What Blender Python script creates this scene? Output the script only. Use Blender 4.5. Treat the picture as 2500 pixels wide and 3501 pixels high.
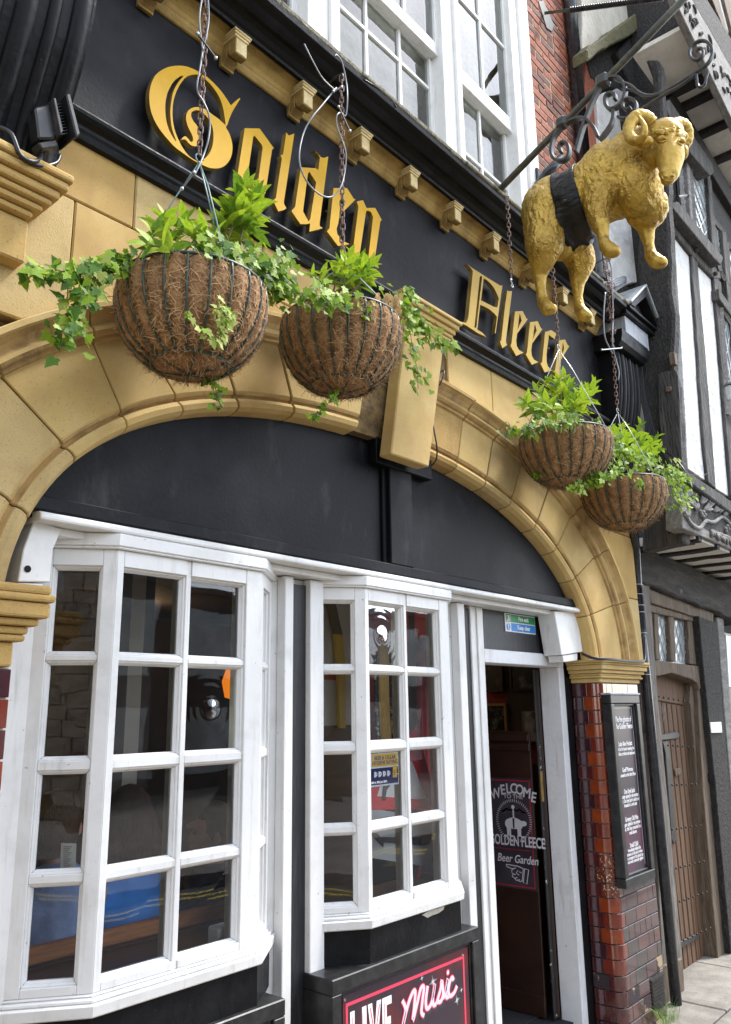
import bpy, bmesh, math, random
from mathutils import Vector, Matrix, noise
random.seed(7)
R = math.radians
scene = bpy.context.scene
for o in list(bpy.data.objects): bpy.data.objects.remove(o)
C = bpy.data.collections.new('Scene objects'); scene.collection.children.link(C)

# ---------------------------------------------------------------- camera
YAW, PITCH, ROLL = 0.8622338, 0.23966761, -0.01467921      # solved from the facade's vanishing points
FPX, PW, PH = 2780.57, 2500.0, 3501.0
CAM = Vector((0.0, -2.3, 1.76))
_f = Vector((math.sin(YAW)*math.cos(PITCH), math.cos(YAW)*math.cos(PITCH), math.sin(PITCH)))
_r0 = _f.cross(Vector((0, 0, 1))).normalized(); _u0 = _r0.cross(_f)
_r = _r0*math.cos(ROLL) + _u0*math.sin(ROLL); _u = _u0*math.cos(ROLL) - _r0*math.sin(ROLL)
cam_d = bpy.data.cameras.new('camera'); cam = bpy.data.objects.new('camera', cam_d); C.objects.link(cam)
m = Matrix((( _r.x, _u.x, -_f.x, CAM.x), (_r.y, _u.y, -_f.y, CAM.y), (_r.z, _u.z, -_f.z, CAM.z), (0, 0, 0, 1)))
cam.matrix_world = m
cam_d.sensor_fit = 'VERTICAL'; cam_d.sensor_height = 24.0; cam_d.lens = 24.0*FPX/PH
cam_d.clip_start = 0.05; cam_d.clip_end = 500
scene.camera = cam

# ---------------------------------------------------------------- light
SUN_EL, SUN_AZ = R(56), R(118)          # bright overcast, a little stronger from the street's far end (azimuth from +Y towards +X)
w = bpy.data.worlds.new('World'); scene.world = w; w.use_nodes = True
nt = w.node_tree; bg = nt.nodes['Background']
sky = nt.nodes.new('ShaderNodeTexSky'); sky.sky_type = 'NISHITA'; sky.sun_disc = False
sky.sun_elevation = SUN_EL; sky.sun_rotation = SUN_AZ; sky.air_density = 1.0; sky.dust_density = 0.8; sky.ozone_density = 1.0
hsv = nt.nodes.new('ShaderNodeHueSaturation'); hsv.inputs['Saturation'].default_value = 0.42
nt.links.new(sky.outputs[0], hsv.inputs['Color']); nt.links.new(hsv.outputs[0], bg.inputs['Color'])
bg.inputs['Strength'].default_value = 0.15
sd = bpy.data.lights.new('sun', 'SUN'); sd.energy = 1.5; sd.angle = R(10); sd.color = (1.0, 0.97, 0.92)
sun = bpy.data.objects.new('sun', sd); C.objects.link(sun)
_sd = Vector((math.sin(SUN_AZ)*math.cos(SUN_EL), math.cos(SUN_AZ)*math.cos(SUN_EL), math.sin(SUN_EL)))
sun.rotation_euler = _sd.to_track_quat('Z', 'Y').to_euler(); sun.location = (0, -4, 12)
scene.view_settings.view_transform = 'Standard'; scene.view_settings.look = 'None'
scene.view_settings.exposure = 2.0; scene.view_settings.gamma = 1.0
scene.view_settings.use_curve_mapping = False
scene.render.engine = 'CYCLES'; scene.cycles.max_bounces = 8; scene.cycles.transparent_max_bounces = 16

# ---------------------------------------------------------------- survey helpers: a measured image point put on a known plane
def ray(px, py):
    return _r*((px-PW/2)/FPX) - _u*((py-1750.5)/FPX) + _f
def at(px, py, Y=0.0):
    d = ray(px, py); return CAM + d*((Y-CAM.y)/d.y)
def atX(px, py, X):
    d = ray(px, py); return CAM + d*((X-CAM.x)/d.x)
def atZ(px, py, Z):
    d = ray(px, py); return CAM + d*((Z-CAM.z)/d.z)

# ---------------------------------------------------------------- object helpers
def put(o):
    C.objects.link(o); return o
def tag(o, label=None, cat=None, group=None, kind=None):
    if label: o['label'] = label
    if cat: o['category'] = cat
    if group: o['group'] = group
    if kind: o['kind'] = kind
    return o
def thing(name, label, cat, loc=(0, 0, 0), group=None):
    o = bpy.data.objects.new(name, None); o.location = loc; put(o); o.empty_display_size = 0.1
    return tag(o, label, cat, group)
def wloc(o):
    v = Vector(o.location)
    if o.parent: v = o.parent.matrix_world_t + v if hasattr(o.parent, 'matrix_world_t') else v
    return v
def adopt(o, parent):
    """parent o, keeping its coordinates as world coordinates"""
    if parent is None: return o
    o.parent = parent
    T = Vector(parent.location) if parent.parent is None else Vector((0, 0, 0))
    # a part's own basis is identity, so only the thing's location has to be undone
    o.matrix_parent_inverse = Matrix.Translation(-T) if parent.parent is None else Matrix()
    return o
class MB:
    def __init__(s): s.v = []; s.f = []; s.smooth = False
    def add(s, vs, fs):
        n = len(s.v); s.v += [tuple(v) for v in vs]; s.f += [tuple(i+n for i in f) for f in fs]; return s
    def box(s, x0, x1, y0, y1, z0, z1):
        x0, x1 = sorted((x0, x1)); y0, y1 = sorted((y0, y1)); z0, z1 = sorted((z0, z1))
        return s.add([(x0,y0,z0),(x1,y0,z0),(x1,y1,z0),(x0,y1,z0),(x0,y0,z1),(x1,y0,z1),(x1,y1,z1),(x0,y1,z1)],
                     [(0,3,2,1),(4,5,6,7),(0,1,5,4),(1,2,6,5),(2,3,7,6),(3,0,4,7)])
    def hexa(s, a, b):
        """a, b: two quads (4 points each, matching order) joined into a solid"""
        return s.prism2(a, b)
    def prism2(s, a, b):
        n = len(a)
        return s.add(list(a)+list(b), [tuple(range(n))[::-1], tuple(range(n, 2*n))]+[(i, (i+1)%n, n+(i+1)%n, n+i) for i in range(n)])
    def prism(s, pts, off):
        off = Vector(off); return s.prism2([Vector(p) for p in pts], [Vector(p)+off for p in pts])
    def extr(s, prof, a, b):
        """profile of (dy, z) swept along X from a to b"""
        return s.prism2([(a, y, z) for y, z in prof], [(b, y, z) for y, z in prof])
    def tube(s, pts, r, n=6, closed=False):
        pts = [Vector(p) for p in pts]; N = len(pts); rs = r if isinstance(r, (list, tuple)) else [r]*N
        rings = []; up = None
        for i, p in enumerate(pts):
            if closed: t = pts[(i+1)%N]-pts[i-1]
            else: t = pts[min(i+1, N-1)]-pts[max(i-1, 0)]
            t = t.normalized() if t.length > 1e-9 else Vector((0, 0, 1))
            if up is None:
                up = Vector((0, 0, 1)) if abs(t.z) < .9 else Vector((1, 0, 0))
            up = (up - t*up.dot(t)); up = up.normalized() if up.length > 1e-6 else t.orthogonal().normalized()
            bi = t.cross(up)
            rings.append([p + (up*math.cos(2*math.pi*k/n)+bi*math.sin(2*math.pi*k/n))*rs[i] for k in range(n)])
        vs = [v for ri in rings for v in ri]; fs = []
        for i in range(N if closed else N-1):
            j = (i+1) % N
            for k in range(n):
                fs.append((i*n+k, i*n+(k+1)%n, j*n+(k+1)%n, j*n+k))
        if not closed: fs += [tuple(range(n))[::-1], tuple(range((N-1)*n, N*n))]
        return s.add(vs, fs)
    def lathe(s, prof, c, n=24, axis='Z'):
        c = Vector(c); vs = []
        for r, h in prof:
            for k in range(n):
                a = 2*math.pi*k/n; ca, sa = math.cos(a)*r, math.sin(a)*r
                vs.append(c+Vector({'Z': (ca, sa, h), 'Y': (ca, h, sa), 'X': (h, ca, sa)}[axis]))
        N = len(prof); fs = [(i*n+k, i*n+(k+1)%n, (i+1)*n+(k+1)%n, (i+1)*n+k) for i in range(N-1) for k in range(n)]
        fs += [tuple(range(n))[::-1], tuple(range((N-1)*n, N*n))]
        return s.add(vs, fs)
    def ball(s, c, r, nu=12, nv=8, rot=None):
        c = Vector(c); r = Vector(r) if not isinstance(r, (int, float)) else Vector((r, r, r)); vs = []
        for i in range(nv+1):
            th = math.pi*(i+.001)/(nv+.002)
            for k in range(nu):
                ph = 2*math.pi*k/nu
                p = Vector((math.sin(th)*math.cos(ph)*r.x, math.sin(th)*math.sin(ph)*r.y, math.cos(th)*r.z))
                if rot is not None: p = rot @ p
                vs.append(c+p)
        fs = [(i*nu+k, (i+1)*nu+k, (i+1)*nu+(k+1)%nu, i*nu+(k+1)%nu) for i in range(nv) for k in range(nu)]
        fs += [tuple(range(nu)), tuple(range(nv*nu, (nv+1)*nu))[::-1]]
        return s.add(vs, fs)
    def mesh(s, name, fix=True):
        me = bpy.data.meshes.new(name); me.from_pydata(s.v, [], s.f)
        if fix:
            bm = bmesh.new(); bm.from_mesh(me); bmesh.ops.recalc_face_normals(bm, faces=bm.faces); bm.to_mesh(me); bm.free()
        return me
    def build(s, name, mat, parent=None, bevel=0, smooth=False, seg=1, fix=True):
        me = s.mesh(name, fix); me.materials.append(mat)
        o = put(bpy.data.objects.new(name, me)); adopt(o, parent)
        if smooth: me.shade_smooth()
        if bevel:
            b = o.modifiers.new('bevel', 'BEVEL'); b.width = bevel; b.segments = seg; b.limit_method = 'ANGLE'; b.angle_limit = R(40)
        return o
def share(me, name, parent, M4):
    """another object on the same mesh"""
    o = put(bpy.data.objects.new(name, me)); adopt(o, parent)
    o.matrix_basis = M4
    return o
def curve_solid(name, loops, mat, depth, M4, parent=None, bevel=0.0):
    """flat outline(s) (x, y) -> a solid of the given thickness; holes are inner loops"""
    cu = bpy.data.curves.new(name, 'CURVE'); cu.dimensions = '2D'; cu.fill_mode = 'BOTH'
    cu.extrude = max(depth/2-bevel, 0); cu.bevel_depth = bevel; cu.bevel_resolution = 1
    for lp in loops:
        sp = cu.splines.new('POLY'); sp.points.add(len(lp)-1); sp.use_cyclic_u = True
        for p, q in zip(sp.points, lp): p.co = (q[0], q[1], 0, 1)
    return _curve_mesh(name, cu, mat, M4, parent)
def _curve_mesh(name, cu, mat, M4, parent):
    t = bpy.data.objects.new('tmp', cu); C.objects.link(t)
    dg = bpy.context.evaluated_depsgraph_get(); me = bpy.data.meshes.new_from_object(t.evaluated_get(dg)); me.name = name
    bpy.data.objects.remove(t); bpy.data.curves.remove(cu)
    me.transform(M4)
    me.materials.clear(); me.materials.append(mat)
    o = put(bpy.data.objects.new(name, me)); return adopt(o, parent)
# text on a plane: origin, x direction, y direction
def text(name, s, mat, org, ux, uy, size, parent=None, depth=0.0006, align='CENTER', sx=1.0, shear=0.0, bold=0.0, spacing=1.0):
    cu = bpy.data.curves.new(name, 'FONT'); cu.body = s; cu.size = size; cu.align_x = align; cu.extrude = depth/2
    cu.shear = shear; cu.offset = bold; cu.space_character = spacing; cu.resolution_u = 3
    ux = Vector(ux).normalized(); uy = Vector(uy).normalized(); uz = ux.cross(uy); o = Vector(org)
    M4 = Matrix(((ux.x*sx, uy.x, uz.x, o.x), (ux.y*sx, uy.y, uz.y, o.y), (ux.z*sx, uy.z, uz.z, o.z), (0, 0, 0, 1)))
    return _curve_mesh(name, cu, mat, M4, parent)
def smooth_loop(pts, n=3, closed=True):
    """Catmull-Rom through pts"""
    out = []; N = len(pts); rng = range(N if closed else N-1)
    for i in rng:
        p0, p1, p2, p3 = (pts[(i-1) % N] if closed or i > 0 else pts[0]), pts[i], pts[(i+1) % N], (pts[(i+2) % N] if closed or i+2 < N else pts[-1])
        p0, p1, p2, p3 = map(Vector, (p0, p1, p2, p3))
        for k in range(n):
            t = k/n
            out.append(0.5*((2*p1)+(p2-p0)*t+(2*p0-5*p1+4*p2-p3)*t*t+(3*p1-p0-3*p2+p3)*t**3))
    if not closed: out.append(Vector(pts[-1]))
    return out

# ---------------------------------------------------------------- materials
def mat(name, base, rough=.6, metal=0, c2=None, s2=6, lo=.4, hi=.65, c3=None, s3=30, lo3=.6, hi3=.7, bump=0, bs=60, bd=.01, coat=0, aniso=None, spec=.5, c4=None, s4=1.5, lo4=.5, hi4=.75, rv=0, detail=5, sub=0, streak=None):
    mt = bpy.data.materials.new(name); mt.use_nodes = True; n = mt.node_tree.nodes; l = mt.node_tree.links
    p = n['Principled BSDF']; p.inputs['Roughness'].default_value = rough; p.inputs['Metallic'].default_value = metal
    p.inputs['Specular IOR Level'].default_value = spec
    if coat: p.inputs['Coat Weight'].default_value = coat; p.inputs['Coat Roughness'].default_value = .06
    tc = n.new('ShaderNodeTexCoord'); vec = tc.outputs['Object']
    if aniso:
        mp = n.new('ShaderNodeMapping'); mp.inputs['Scale'].default_value = aniso; l.new(vec, mp.inputs['Vector']); vec = mp.outputs[0]
    rgb = n.new('ShaderNodeRGB'); rgb.outputs[0].default_value = (*base, 1); col = rgb.outputs[0]
    def layer(col, c, s, lo, hi):
        t = n.new('ShaderNodeTexNoise'); t.inputs['Scale'].default_value = s; t.inputs['Detail'].default_value = detail; t.inputs['Roughness'].default_value = .6
        l.new(vec, t.inputs['Vector'])
        r = n.new('ShaderNodeMapRange'); r.inputs[1].default_value = lo; r.inputs[2].default_value = hi; l.new(t.outputs[0], r.inputs[0])
        mx = n.new('ShaderNodeMix'); mx.data_type = 'RGBA'; l.new(r.outputs[0], mx.inputs[0]); l.new(col, mx.inputs[6]); mx.inputs[7].default_value = (*c, 1)
        return mx.outputs[2], r.outputs[0]
    fac = None
    if c2: col, fac = layer(col, c2, s2, lo, hi)
    if c4: col, _ = layer(col, c4, s4, lo4, hi4)
    if c3: col, _ = layer(col, c3, s3, lo3, hi3)
    if streak:
        sc_, (sx_, sz_), slo, shi = streak
        m2 = n.new('ShaderNodeMapping'); m2.inputs['Scale'].default_value = (sx_, sx_, sz_); l.new(tc.outputs['Object'], m2.inputs['Vector'])
        t2 = n.new('ShaderNodeTexNoise'); t2.inputs['Scale'].default_value = 1; t2.inputs['Detail'].default_value = 7; t2.inputs['Roughness'].default_value = .65; l.new(m2.outputs[0], t2.inputs['Vector'])
        r2 = n.new('ShaderNodeMapRange'); r2.inputs[1].default_value = slo; r2.inputs[2].default_value = shi; l.new(t2.outputs[0], r2.inputs[0])
        x2 = n.new('ShaderNodeMix'); x2.data_type = 'RGBA'; l.new(r2.outputs[0], x2.inputs[0]); l.new(col, x2.inputs[6]); x2.inputs[7].default_value = (*sc_, 1); col = x2.outputs[2]
    l.new(col, p.inputs['Base Color'])
    if rv and fac is not None:
        r = n.new('ShaderNodeMapRange'); r.inputs[3].default_value = rough; r.inputs[4].default_value = min(1, rough+rv); l.new(fac, r.inputs[0]); l.new(r.outputs[0], p.inputs['Roughness'])
    if bump:
        t = n.new('ShaderNodeTexNoise'); t.inputs['Scale'].default_value = bs; t.inputs['Detail'].default_value = 6; l.new(vec, t.inputs['Vector'])
        b = n.new('ShaderNodeBump'); b.inputs['Strength'].default_value = bump; b.inputs['Distance'].default_value = bd
        l.new(t.outputs[0], b.inputs['Height']); l.new(b.outputs[0], p.inputs['Normal'])
    return mt
def leaf_mat(name, base, tip, rough=.35):
    mt = mat(name, base, max(rough, .5), c2=tip, s2=9, lo=.35, hi=.65, bump=.15, bs=90, bd=.003)
    n = mt.node_tree.nodes; l = mt.node_tree.links; p = n['Principled BSDF']; p.inputs['Specular IOR Level'].default_value = .28
    tr = n.new('ShaderNodeBsdfTranslucent'); ms = n.new('ShaderNodeMixShader'); ms.inputs[0].default_value = .35
    for lk in list(p.inputs['Base Color'].links): l.new(lk.from_socket, tr.inputs['Color'])
    out = n['Material Output']; l.new(p.outputs[0], ms.inputs[1]); l.new(tr.outputs[0], ms.inputs[2]); l.new(ms.outputs[0], out.inputs['Surface'])
    return mt
def glass_mat(name, tint=(.95, .97, .97), refl=1.5, bump=.006):
    mt = bpy.data.materials.new(name); mt.use_nodes = True; n = mt.node_tree.nodes; l = mt.node_tree.links
    n.remove(n['Principled BSDF']); out = n['Material Output']
    t = n.new('ShaderNodeBsdfTransparent'); t.inputs[0].default_value = (*tint, 1)
    g = n.new('ShaderNodeBsdfGlossy'); g.inputs['Roughness'].default_value = .015; g.inputs[0].default_value = (.95, .97, 1, 1)
    fr = n.new('ShaderNodeFresnel'); fr.inputs[0].default_value = 1.5
    mu = n.new('ShaderNodeMath'); mu.operation = 'MULTIPLY'; mu.use_clamp = True; mu.inputs[1].default_value = refl; l.new(fr.outputs[0], mu.inputs[0])
    ms = n.new('ShaderNodeMixShader'); l.new(mu.outputs[0], ms.inputs[0]); l.new(t.outputs[0], ms.inputs[1]); l.new(g.outputs[0], ms.inputs[2]); l.new(ms.outputs[0], out.inputs['Surface'])
    tc = n.new('ShaderNodeTexCoord'); nz = n.new('ShaderNodeTexNoise'); nz.inputs['Scale'].default_value = 5; nz.inputs['Detail'].default_value = 1; l.new(tc.outputs['Object'], nz.inputs['Vector'])
    b = n.new('ShaderNodeBump'); b.inputs['Strength'].default_value = bump; b.inputs['Distance'].default_value = .1; l.new(nz.outputs[0], b.inputs['Height'])
    l.new(b.outputs[0], g.inputs['Normal']); l.new(b.outputs[0], fr.inputs['Normal'])
    return mt
M = {}
M['stone'] = mat('sandstone', (.44, .28, .085), .85, c2=(.53, .365, .14), s2=5, lo=.35, hi=.7, c3=(.24, .15, .055), s3=150, lo3=.59, hi3=.72, bump=.35, bs=220, bd=.002, c4=(.35, .22, .08), s4=2.6, lo4=.48, hi4=.72, streak=((.36, .235, .09), (9, 1.6), .55, .8))
M['stone_b'] = mat('sandstone_pale', (.49, .33, .11), .85, c2=(.55, .40, .165), s2=5, lo=.35, hi=.7, c3=(.26, .17, .06), s3=150, lo3=.60, hi3=.73, bump=.35, bs=220, bd=.002, c4=(.42, .275, .105), s4=3, lo4=.5, hi4=.74, streak=((.42, .29, .12), (9, 1.6), .56, .82))
M['stone_c'] = mat('sandstone_ochre', (.41, .255, .07), .88, c2=(.48, .32, .115), s2=6, lo=.35, hi=.7, c3=(.18, .11, .04), s3=150, lo3=.58, hi3=.72, bump=.4, bs=200, bd=.002, c4=(.35, .215, .075), s4=2.4, lo4=.48, hi4=.72, streak=((.32, .20, .07), (9, 1.6), .55, .8))
M['stone_d'] = mat('sandstone_grey', (.44, .31, .12), .88, c2=(.50, .37, .17), s2=4, lo=.35, hi=.7, c3=(.2, .13, .06), s3=150, lo3=.58, hi3=.72, bump=.45, bs=140, bd=.003, c4=(.30, .20, .09), s4=3.4, lo4=.5, hi4=.7, streak=((.34, .24, .11), (7, 1.4), .54, .78))
M['stone_e'] = mat('sandstone_brown', (.38, .23, .065), .88, c2=(.46, .30, .105), s2=6, lo=.35, hi=.7, c3=(.15, .09, .035), s3=130, lo3=.56, hi3=.7, bump=.5, bs=120, bd=.003, c4=(.26, .155, .05), s4=2.8, lo4=.46, hi4=.7, streak=((.28, .175, .06), (8, 1.5), .53, .78))
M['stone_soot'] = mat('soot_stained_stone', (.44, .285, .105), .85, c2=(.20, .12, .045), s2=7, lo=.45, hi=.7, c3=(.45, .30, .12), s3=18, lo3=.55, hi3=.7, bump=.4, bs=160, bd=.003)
M['mortar'] = mat('mortar', (.20, .13, .05), .95, c2=(.09, .06, .03), s2=25, bump=.6, bs=120, bd=.004)
M['soffit'] = mat('yellow_painted_soffit', (.40, .26, .075), .8, c2=(.22, .13, .035), s2=9, lo=.4, hi=.7, c3=(.06, .04, .02), s3=150, lo3=.64, hi3=.68, bump=.5, bs=120, bd=.004)
M['soffit_b'] = mat('cream_modillion_paint', (.74, .60, .32), .75, c2=(.50, .36, .15), s2=14, lo=.45, hi=.7, c3=(.10, .07, .03), s3=160, lo3=.66, hi3=.7, bump=.4, bs=120, bd=.003)
M['black'] = mat('black_paint', (.007, .007, .008), .34, spec=.14, c2=(.012, .012, .014), s2=7, lo=.45, hi=.7, c3=(.12, .12, .13), s3=95, lo3=.70, hi3=.74, bump=.3, bs=45, bd=.006, rv=.25)
M['black_worn'] = mat('black_paint_worn', (.006, .006, .008), .5, spec=.14, c2=(.03, .03, .035), s2=3.2, lo=.45, hi=.75, c3=(.35, .35, .35), s3=70, lo3=.745, hi3=.76, bump=.35, bs=60, bd=.004, rv=.2, streak=((.05, .05, .055), (9, 3.0), .58, .85))
M['black_wood'] = mat('black_painted_timber', (.016, .016, .019), .45, c2=(.04, .04, .046), s2=10, lo=.5, hi=.8, bump=.4, bs=40, bd=.006, aniso=(6, 6, .5))
M['white'] = mat('white_paint', (.72, .715, .70), .42, c2=(.60, .59, .565), s2=9, lo=.5, hi=.8, c3=(.30, .26, .20), s3=42, lo3=.68, hi3=.73, bump=.25, bs=35, bd=.004, streak=((.47, .45, .41), (26, 2.2), .56, .80))
M['white_worn'] = mat('white_paint_worn', (.72, .73, .75), .5, c2=(.6, .6, .6), s2=8, lo=.5, hi=.75, c3=(.28, .21, .13), s3=38, lo3=.70, hi3=.735, bump=.4, bs=50, bd=.004, streak=((.5, .47, .42), (26, 2.2), .55, .75))
M['cream'] = mat('cream_paint', (.66, .60, .44), .5, c2=(.55, .48, .33), s2=8)
M['gold_letter'] = mat('gold_letter_paint', (.56, .315, .006), .6, spec=.2, c2=(.48, .26, .005), s2=4, lo=.4, hi=.7, bump=.12, bs=60, bd=.002)
M['gold_letter_b'] = mat('pale_gold_letter_paint', (.50, .33, .065), .6, spec=.2, c2=(.44, .285, .055), s2=5, lo=.4, hi=.7, bump=.12, bs=60, bd=.002)
M['gold_side'] = mat('gold_letter_edge', (.30, .20, .05), .55, c2=(.18, .12, .035), s2=12)
M['brick1'] = mat('brick_red', (.30, .085, .045), .85, c2=(.20, .055, .03), s2=20, c3=(.5, .42, .34), s3=60, lo3=.67, hi3=.73, bump=.6, bs=90, bd=.006)
M['brick2'] = mat('brick_orange', (.34, .10, .05), .85, c2=(.22, .065, .038), s2=20, c3=(.5, .42, .34), s3=60, lo3=.68, hi3=.74, bump=.6, bs=90, bd=.006)
M['brick3'] = mat('brick_dark', (.17, .055, .04), .85, c2=(.10, .04, .03), s2=20, bump=.6, bs=90, bd=.006)
M['brickmortar'] = mat('brick_mortar', (.55, .46, .32), .95, c2=(.40, .32, .21), s2=20, bump=.6, bs=120, bd=.006)
M['glass'] = glass_mat('window_glass')
M['bullglass'] = glass_mat('crown_glass', (.9, .93, .93), .38, 0)
M['sashglass'] = glass_mat('sash_glass', (.74, .83, .90), 1.2, .008)
M['iron'] = mat('black_iron', (.02, .02, .021), .38, c2=(.05, .045, .04), s2=30, bump=.35, bs=90, bd=.002)
M['iron_mossy'] = mat('weathered_iron', (.035, .032, .022), .55, c2=(.09, .085, .045), s2=14, lo=.45, hi=.7, bump=.4, bs=120, bd=.002)
M['rust'] = mat('rusty_steel', (.13, .07, .05), .7, .2, c2=(.28, .20, .17), s2=60, c3=(.05, .03, .02), s3=110, bump=.5, bs=150, bd=.002)
M['zinc'] = mat('galvanised_wire', (.45, .47, .48), .35, .8)
M['greenwire'] = mat('green_coated_wire', (.012, .03, .02), .4, c2=(.05, .08, .06), s2=30)
M['tealwire'] = mat('pale_teal_wire', (.16, .25, .25), .4)
M['cable'] = mat('grey_cable', (.19, .20, .22), .4)
M['blackcable'] = mat('black_cable', (.012, .012, .014), .4)
M['coir'] = mat('coir_liner', (.36, .20, .085), .95, c2=(.19, .095, .04), s2=16, lo=.4, hi=.65, c3=(.36, .21, .09), s3=70, lo3=.55, hi3=.68, bump=1.0, bs=55, bd=.02)
M['fibre1'] = mat('coir_fibre', (.46, .27, .12), .8, c2=(.26, .135, .055), s2=30)
M['fibre2'] = mat('coir_fibre_pale', (.62, .40, .19), .8, c2=(.42, .25, .11), s2=30)
M['leaf1'] = leaf_mat('shrub_leaf', (.20, .36, .022), (.40, .50, .035))
M['leaf2'] = leaf_mat('shrub_leaf_dark', (.09, .20, .015), (.18, .30, .025))
M['ivy1'] = leaf_mat('ivy_leaf', (.15, .30, .014), (.32, .44, .03), .5)
M['ivy2'] = leaf_mat('ivy_leaf_dark', (.05, .13, .018), (.11, .22, .02), .5)
M['ivy3'] = leaf_mat('ivy_leaf_pale', (.32, .42, .07), (.44, .48, .13), .55)
M['stem'] = mat('plant_stem', (.12, .10, .035), .7)
M['deadleaf'] = leaf_mat('dry_petal', (.42, .28, .12), (.55, .40, .22), .8)
M['timber'] = mat('weathered_oak', (.05, .047, .045), .85, c2=(.115, .105, .095), s2=4, lo=.42, hi=.7, c3=(.012, .012, .012), s3=14, lo3=.56, hi3=.68, bump=.9, bs=14, bd=.03, aniso=(5, 5, .7))
M['timber_h'] = mat('weathered_oak_beam', (.035, .031, .027), .85, c2=(.085, .075, .065), s2=4, lo=.42, hi=.7, c3=(.012, .012, .012), s3=14, lo3=.56, hi3=.68, bump=.9, bs=14, bd=.03, aniso=(.7, 5, 5))
M['timber_grey'] = mat('grey_carved_oak', (.16, .15, .14), .85, c2=(.28, .265, .25), s2=8, lo=.42, hi=.7, c3=(.04, .038, .035), s3=20, lo3=.6, hi3=.68, bump=.6, bs=20, bd=.01, aniso=(1, 4, 4))
M['timber_mid'] = mat('grey_weathered_post', (.13, .115, .10), .85, c2=(.24, .215, .185), s2=4, lo=.4, hi=.7, c3=(.03, .028, .025), s3=14, lo3=.56, hi3=.68, bump=.8, bs=14, bd=.02, aniso=(6, 6, .6))
M['timber_dark'] = mat('tarred_oak', (.018, .016, .014), .8, c2=(.05, .043, .037), s2=18, lo=.45, hi=.7, c3=(.10, .095, .09), s3=70, lo3=.6, hi3=.7, bump=1.0, bs=30, bd=.03, aniso=(3, 3, 1.2))
M['timber_brown'] = mat('brown_oak', (.105, .075, .05), .82, c2=(.19, .145, .10), s2=5, lo=.4, hi=.7, c3=(.045, .03, .018), s3=14, lo3=.56, hi3=.68, bump=.7, bs=16, bd=.015, aniso=(6, 6, .6))
M['oak_door'] = mat('oak_door_planks', (.105, .055, .028), .75, c2=(.17, .098, .055), s2=4, lo=.4, hi=.7, c3=(.05, .03, .015), s3=16, lo3=.58, hi3=.68, bump=.6, bs=18, bd=.01, aniso=(7, 7, .5))
M['plaster'] = mat('white_plaster', (.66, .655, .64), .9, c2=(.50, .49, .47), s2=7, lo=.5, hi=.8, bump=.8, bs=9, bd=.05)
M['plaster_old'] = mat('aged_plaster', (.50, .47, .40), .9, c2=(.36, .33, .27), s2=6, lo=.45, hi=.75, c3=(.12, .11, .09), s3=24, lo3=.68, hi3=.72, bump=.6, bs=20, bd=.02)
M['plaster_soffit'] = mat('soffit_plaster', (.74, .71, .64), .9, c2=(.6, .56, .48), s2=6, lo=.45, hi=.75, c3=(.2, .18, .15), s3=24, lo3=.7, hi3=.74, bump=.6, bs=20, bd=.02)
M['moss'] = mat('mossy_timber', (.09, .085, .04), .9, c2=(.12, .11, .04), s2=9, lo=.45, hi=.65, c3=(.03, .028, .02), s3=22, bump=.8, bs=30, bd=.02)
M['lead'] = mat('lead_flashing', (.22, .24, .25), .5, c2=(.34, .38, .38), s2=10, bump=.3, bs=30, bd=.006)
M['leadgrey'] = mat('grey_weathered_board', (.26, .28, .31), .6, c2=(.42, .44, .47), s2=8, bump=.3, bs=40, bd=.004, aniso=(8, 8, 1))
M['latticeglass'] = mat('leaded_glass', (.30, .33, .35), .12, c2=(.55, .58, .58), s2=3, lo=.4, hi=.7, bump=.2, bs=18, bd=.01, spec=.8)
M['pipe'] = mat('black_gloss_pipe', (.012, .013, .017), .25, c2=(.03, .03, .035), s2=20, c3=(.22, .22, .22), s3=60, lo3=.72, hi3=.76)
M['flag'] = mat('paving_stone', (.17, .155, .135), .9, c2=(.26, .24, .21), s2=5, c3=(.10, .09, .08), s3=60, lo3=.6, hi3=.72, bump=.5, bs=60, bd=.008)
M['asphalt'] = mat('asphalt', (.055, .055, .057), .9, c2=(.08, .08, .08), s2=60, bump=.5, bs=200, bd=.005)
M['roadyellow'] = mat('yellow_line_paint', (.62, .47, .05), .7)
M['sign_dark'] = mat('dark_printed_sign', (.035, .028, .038), .35, c2=(.06, .05, .065), s2=3)
M['sign_frame'] = mat('black_sign_frame', (.01, .01, .011), .35, c2=(.03, .03, .03), s2=20, c3=(.4, .4, .4), s3=80, lo3=.75, hi3=.77, bump=.15, bs=60, bd=.003)
M['print_white'] = mat('white_print', (.78, .78, .80), .5)
M['print_grey'] = mat('grey_white_print', (.62, .62, .66), .5)
M['print_pink'] = mat('pink_print', (.72, .05, .10), .5)
M['print_lilac'] = mat('pale_lilac_print', (.72, .60, .70), .5)
M['print_red'] = mat('red_print', (.42, .02, .025), .5)
M['green_sign'] = mat('green_sign_print', (.01, .26, .075), .4)
M['blue_sign'] = mat('blue_sign_print', (.01, .22, .62), .4)
M['navy_sign'] = mat('navy_print', (.03, .035, .14), .4)
M['yellow_sign'] = mat('yellow_print', (.75, .50, .06), .4)
M['red_sign'] = mat('red_sign_print', (.72, .02, .035), .4)
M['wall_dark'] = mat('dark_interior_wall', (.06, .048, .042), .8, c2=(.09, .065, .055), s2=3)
M['wall_red'] = mat('dark_red_wall', (.32, .035, .04), .7, c2=(.24, .028, .03), s2=4)
M['wall_beige'] = mat('beige_interior_wall', (.42, .38, .32), .8)
M['wall_pale'] = mat('pale_interior_wall', (.8, .8, .8), .8, c2=(.7, .7, .7), s2=4)
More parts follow.
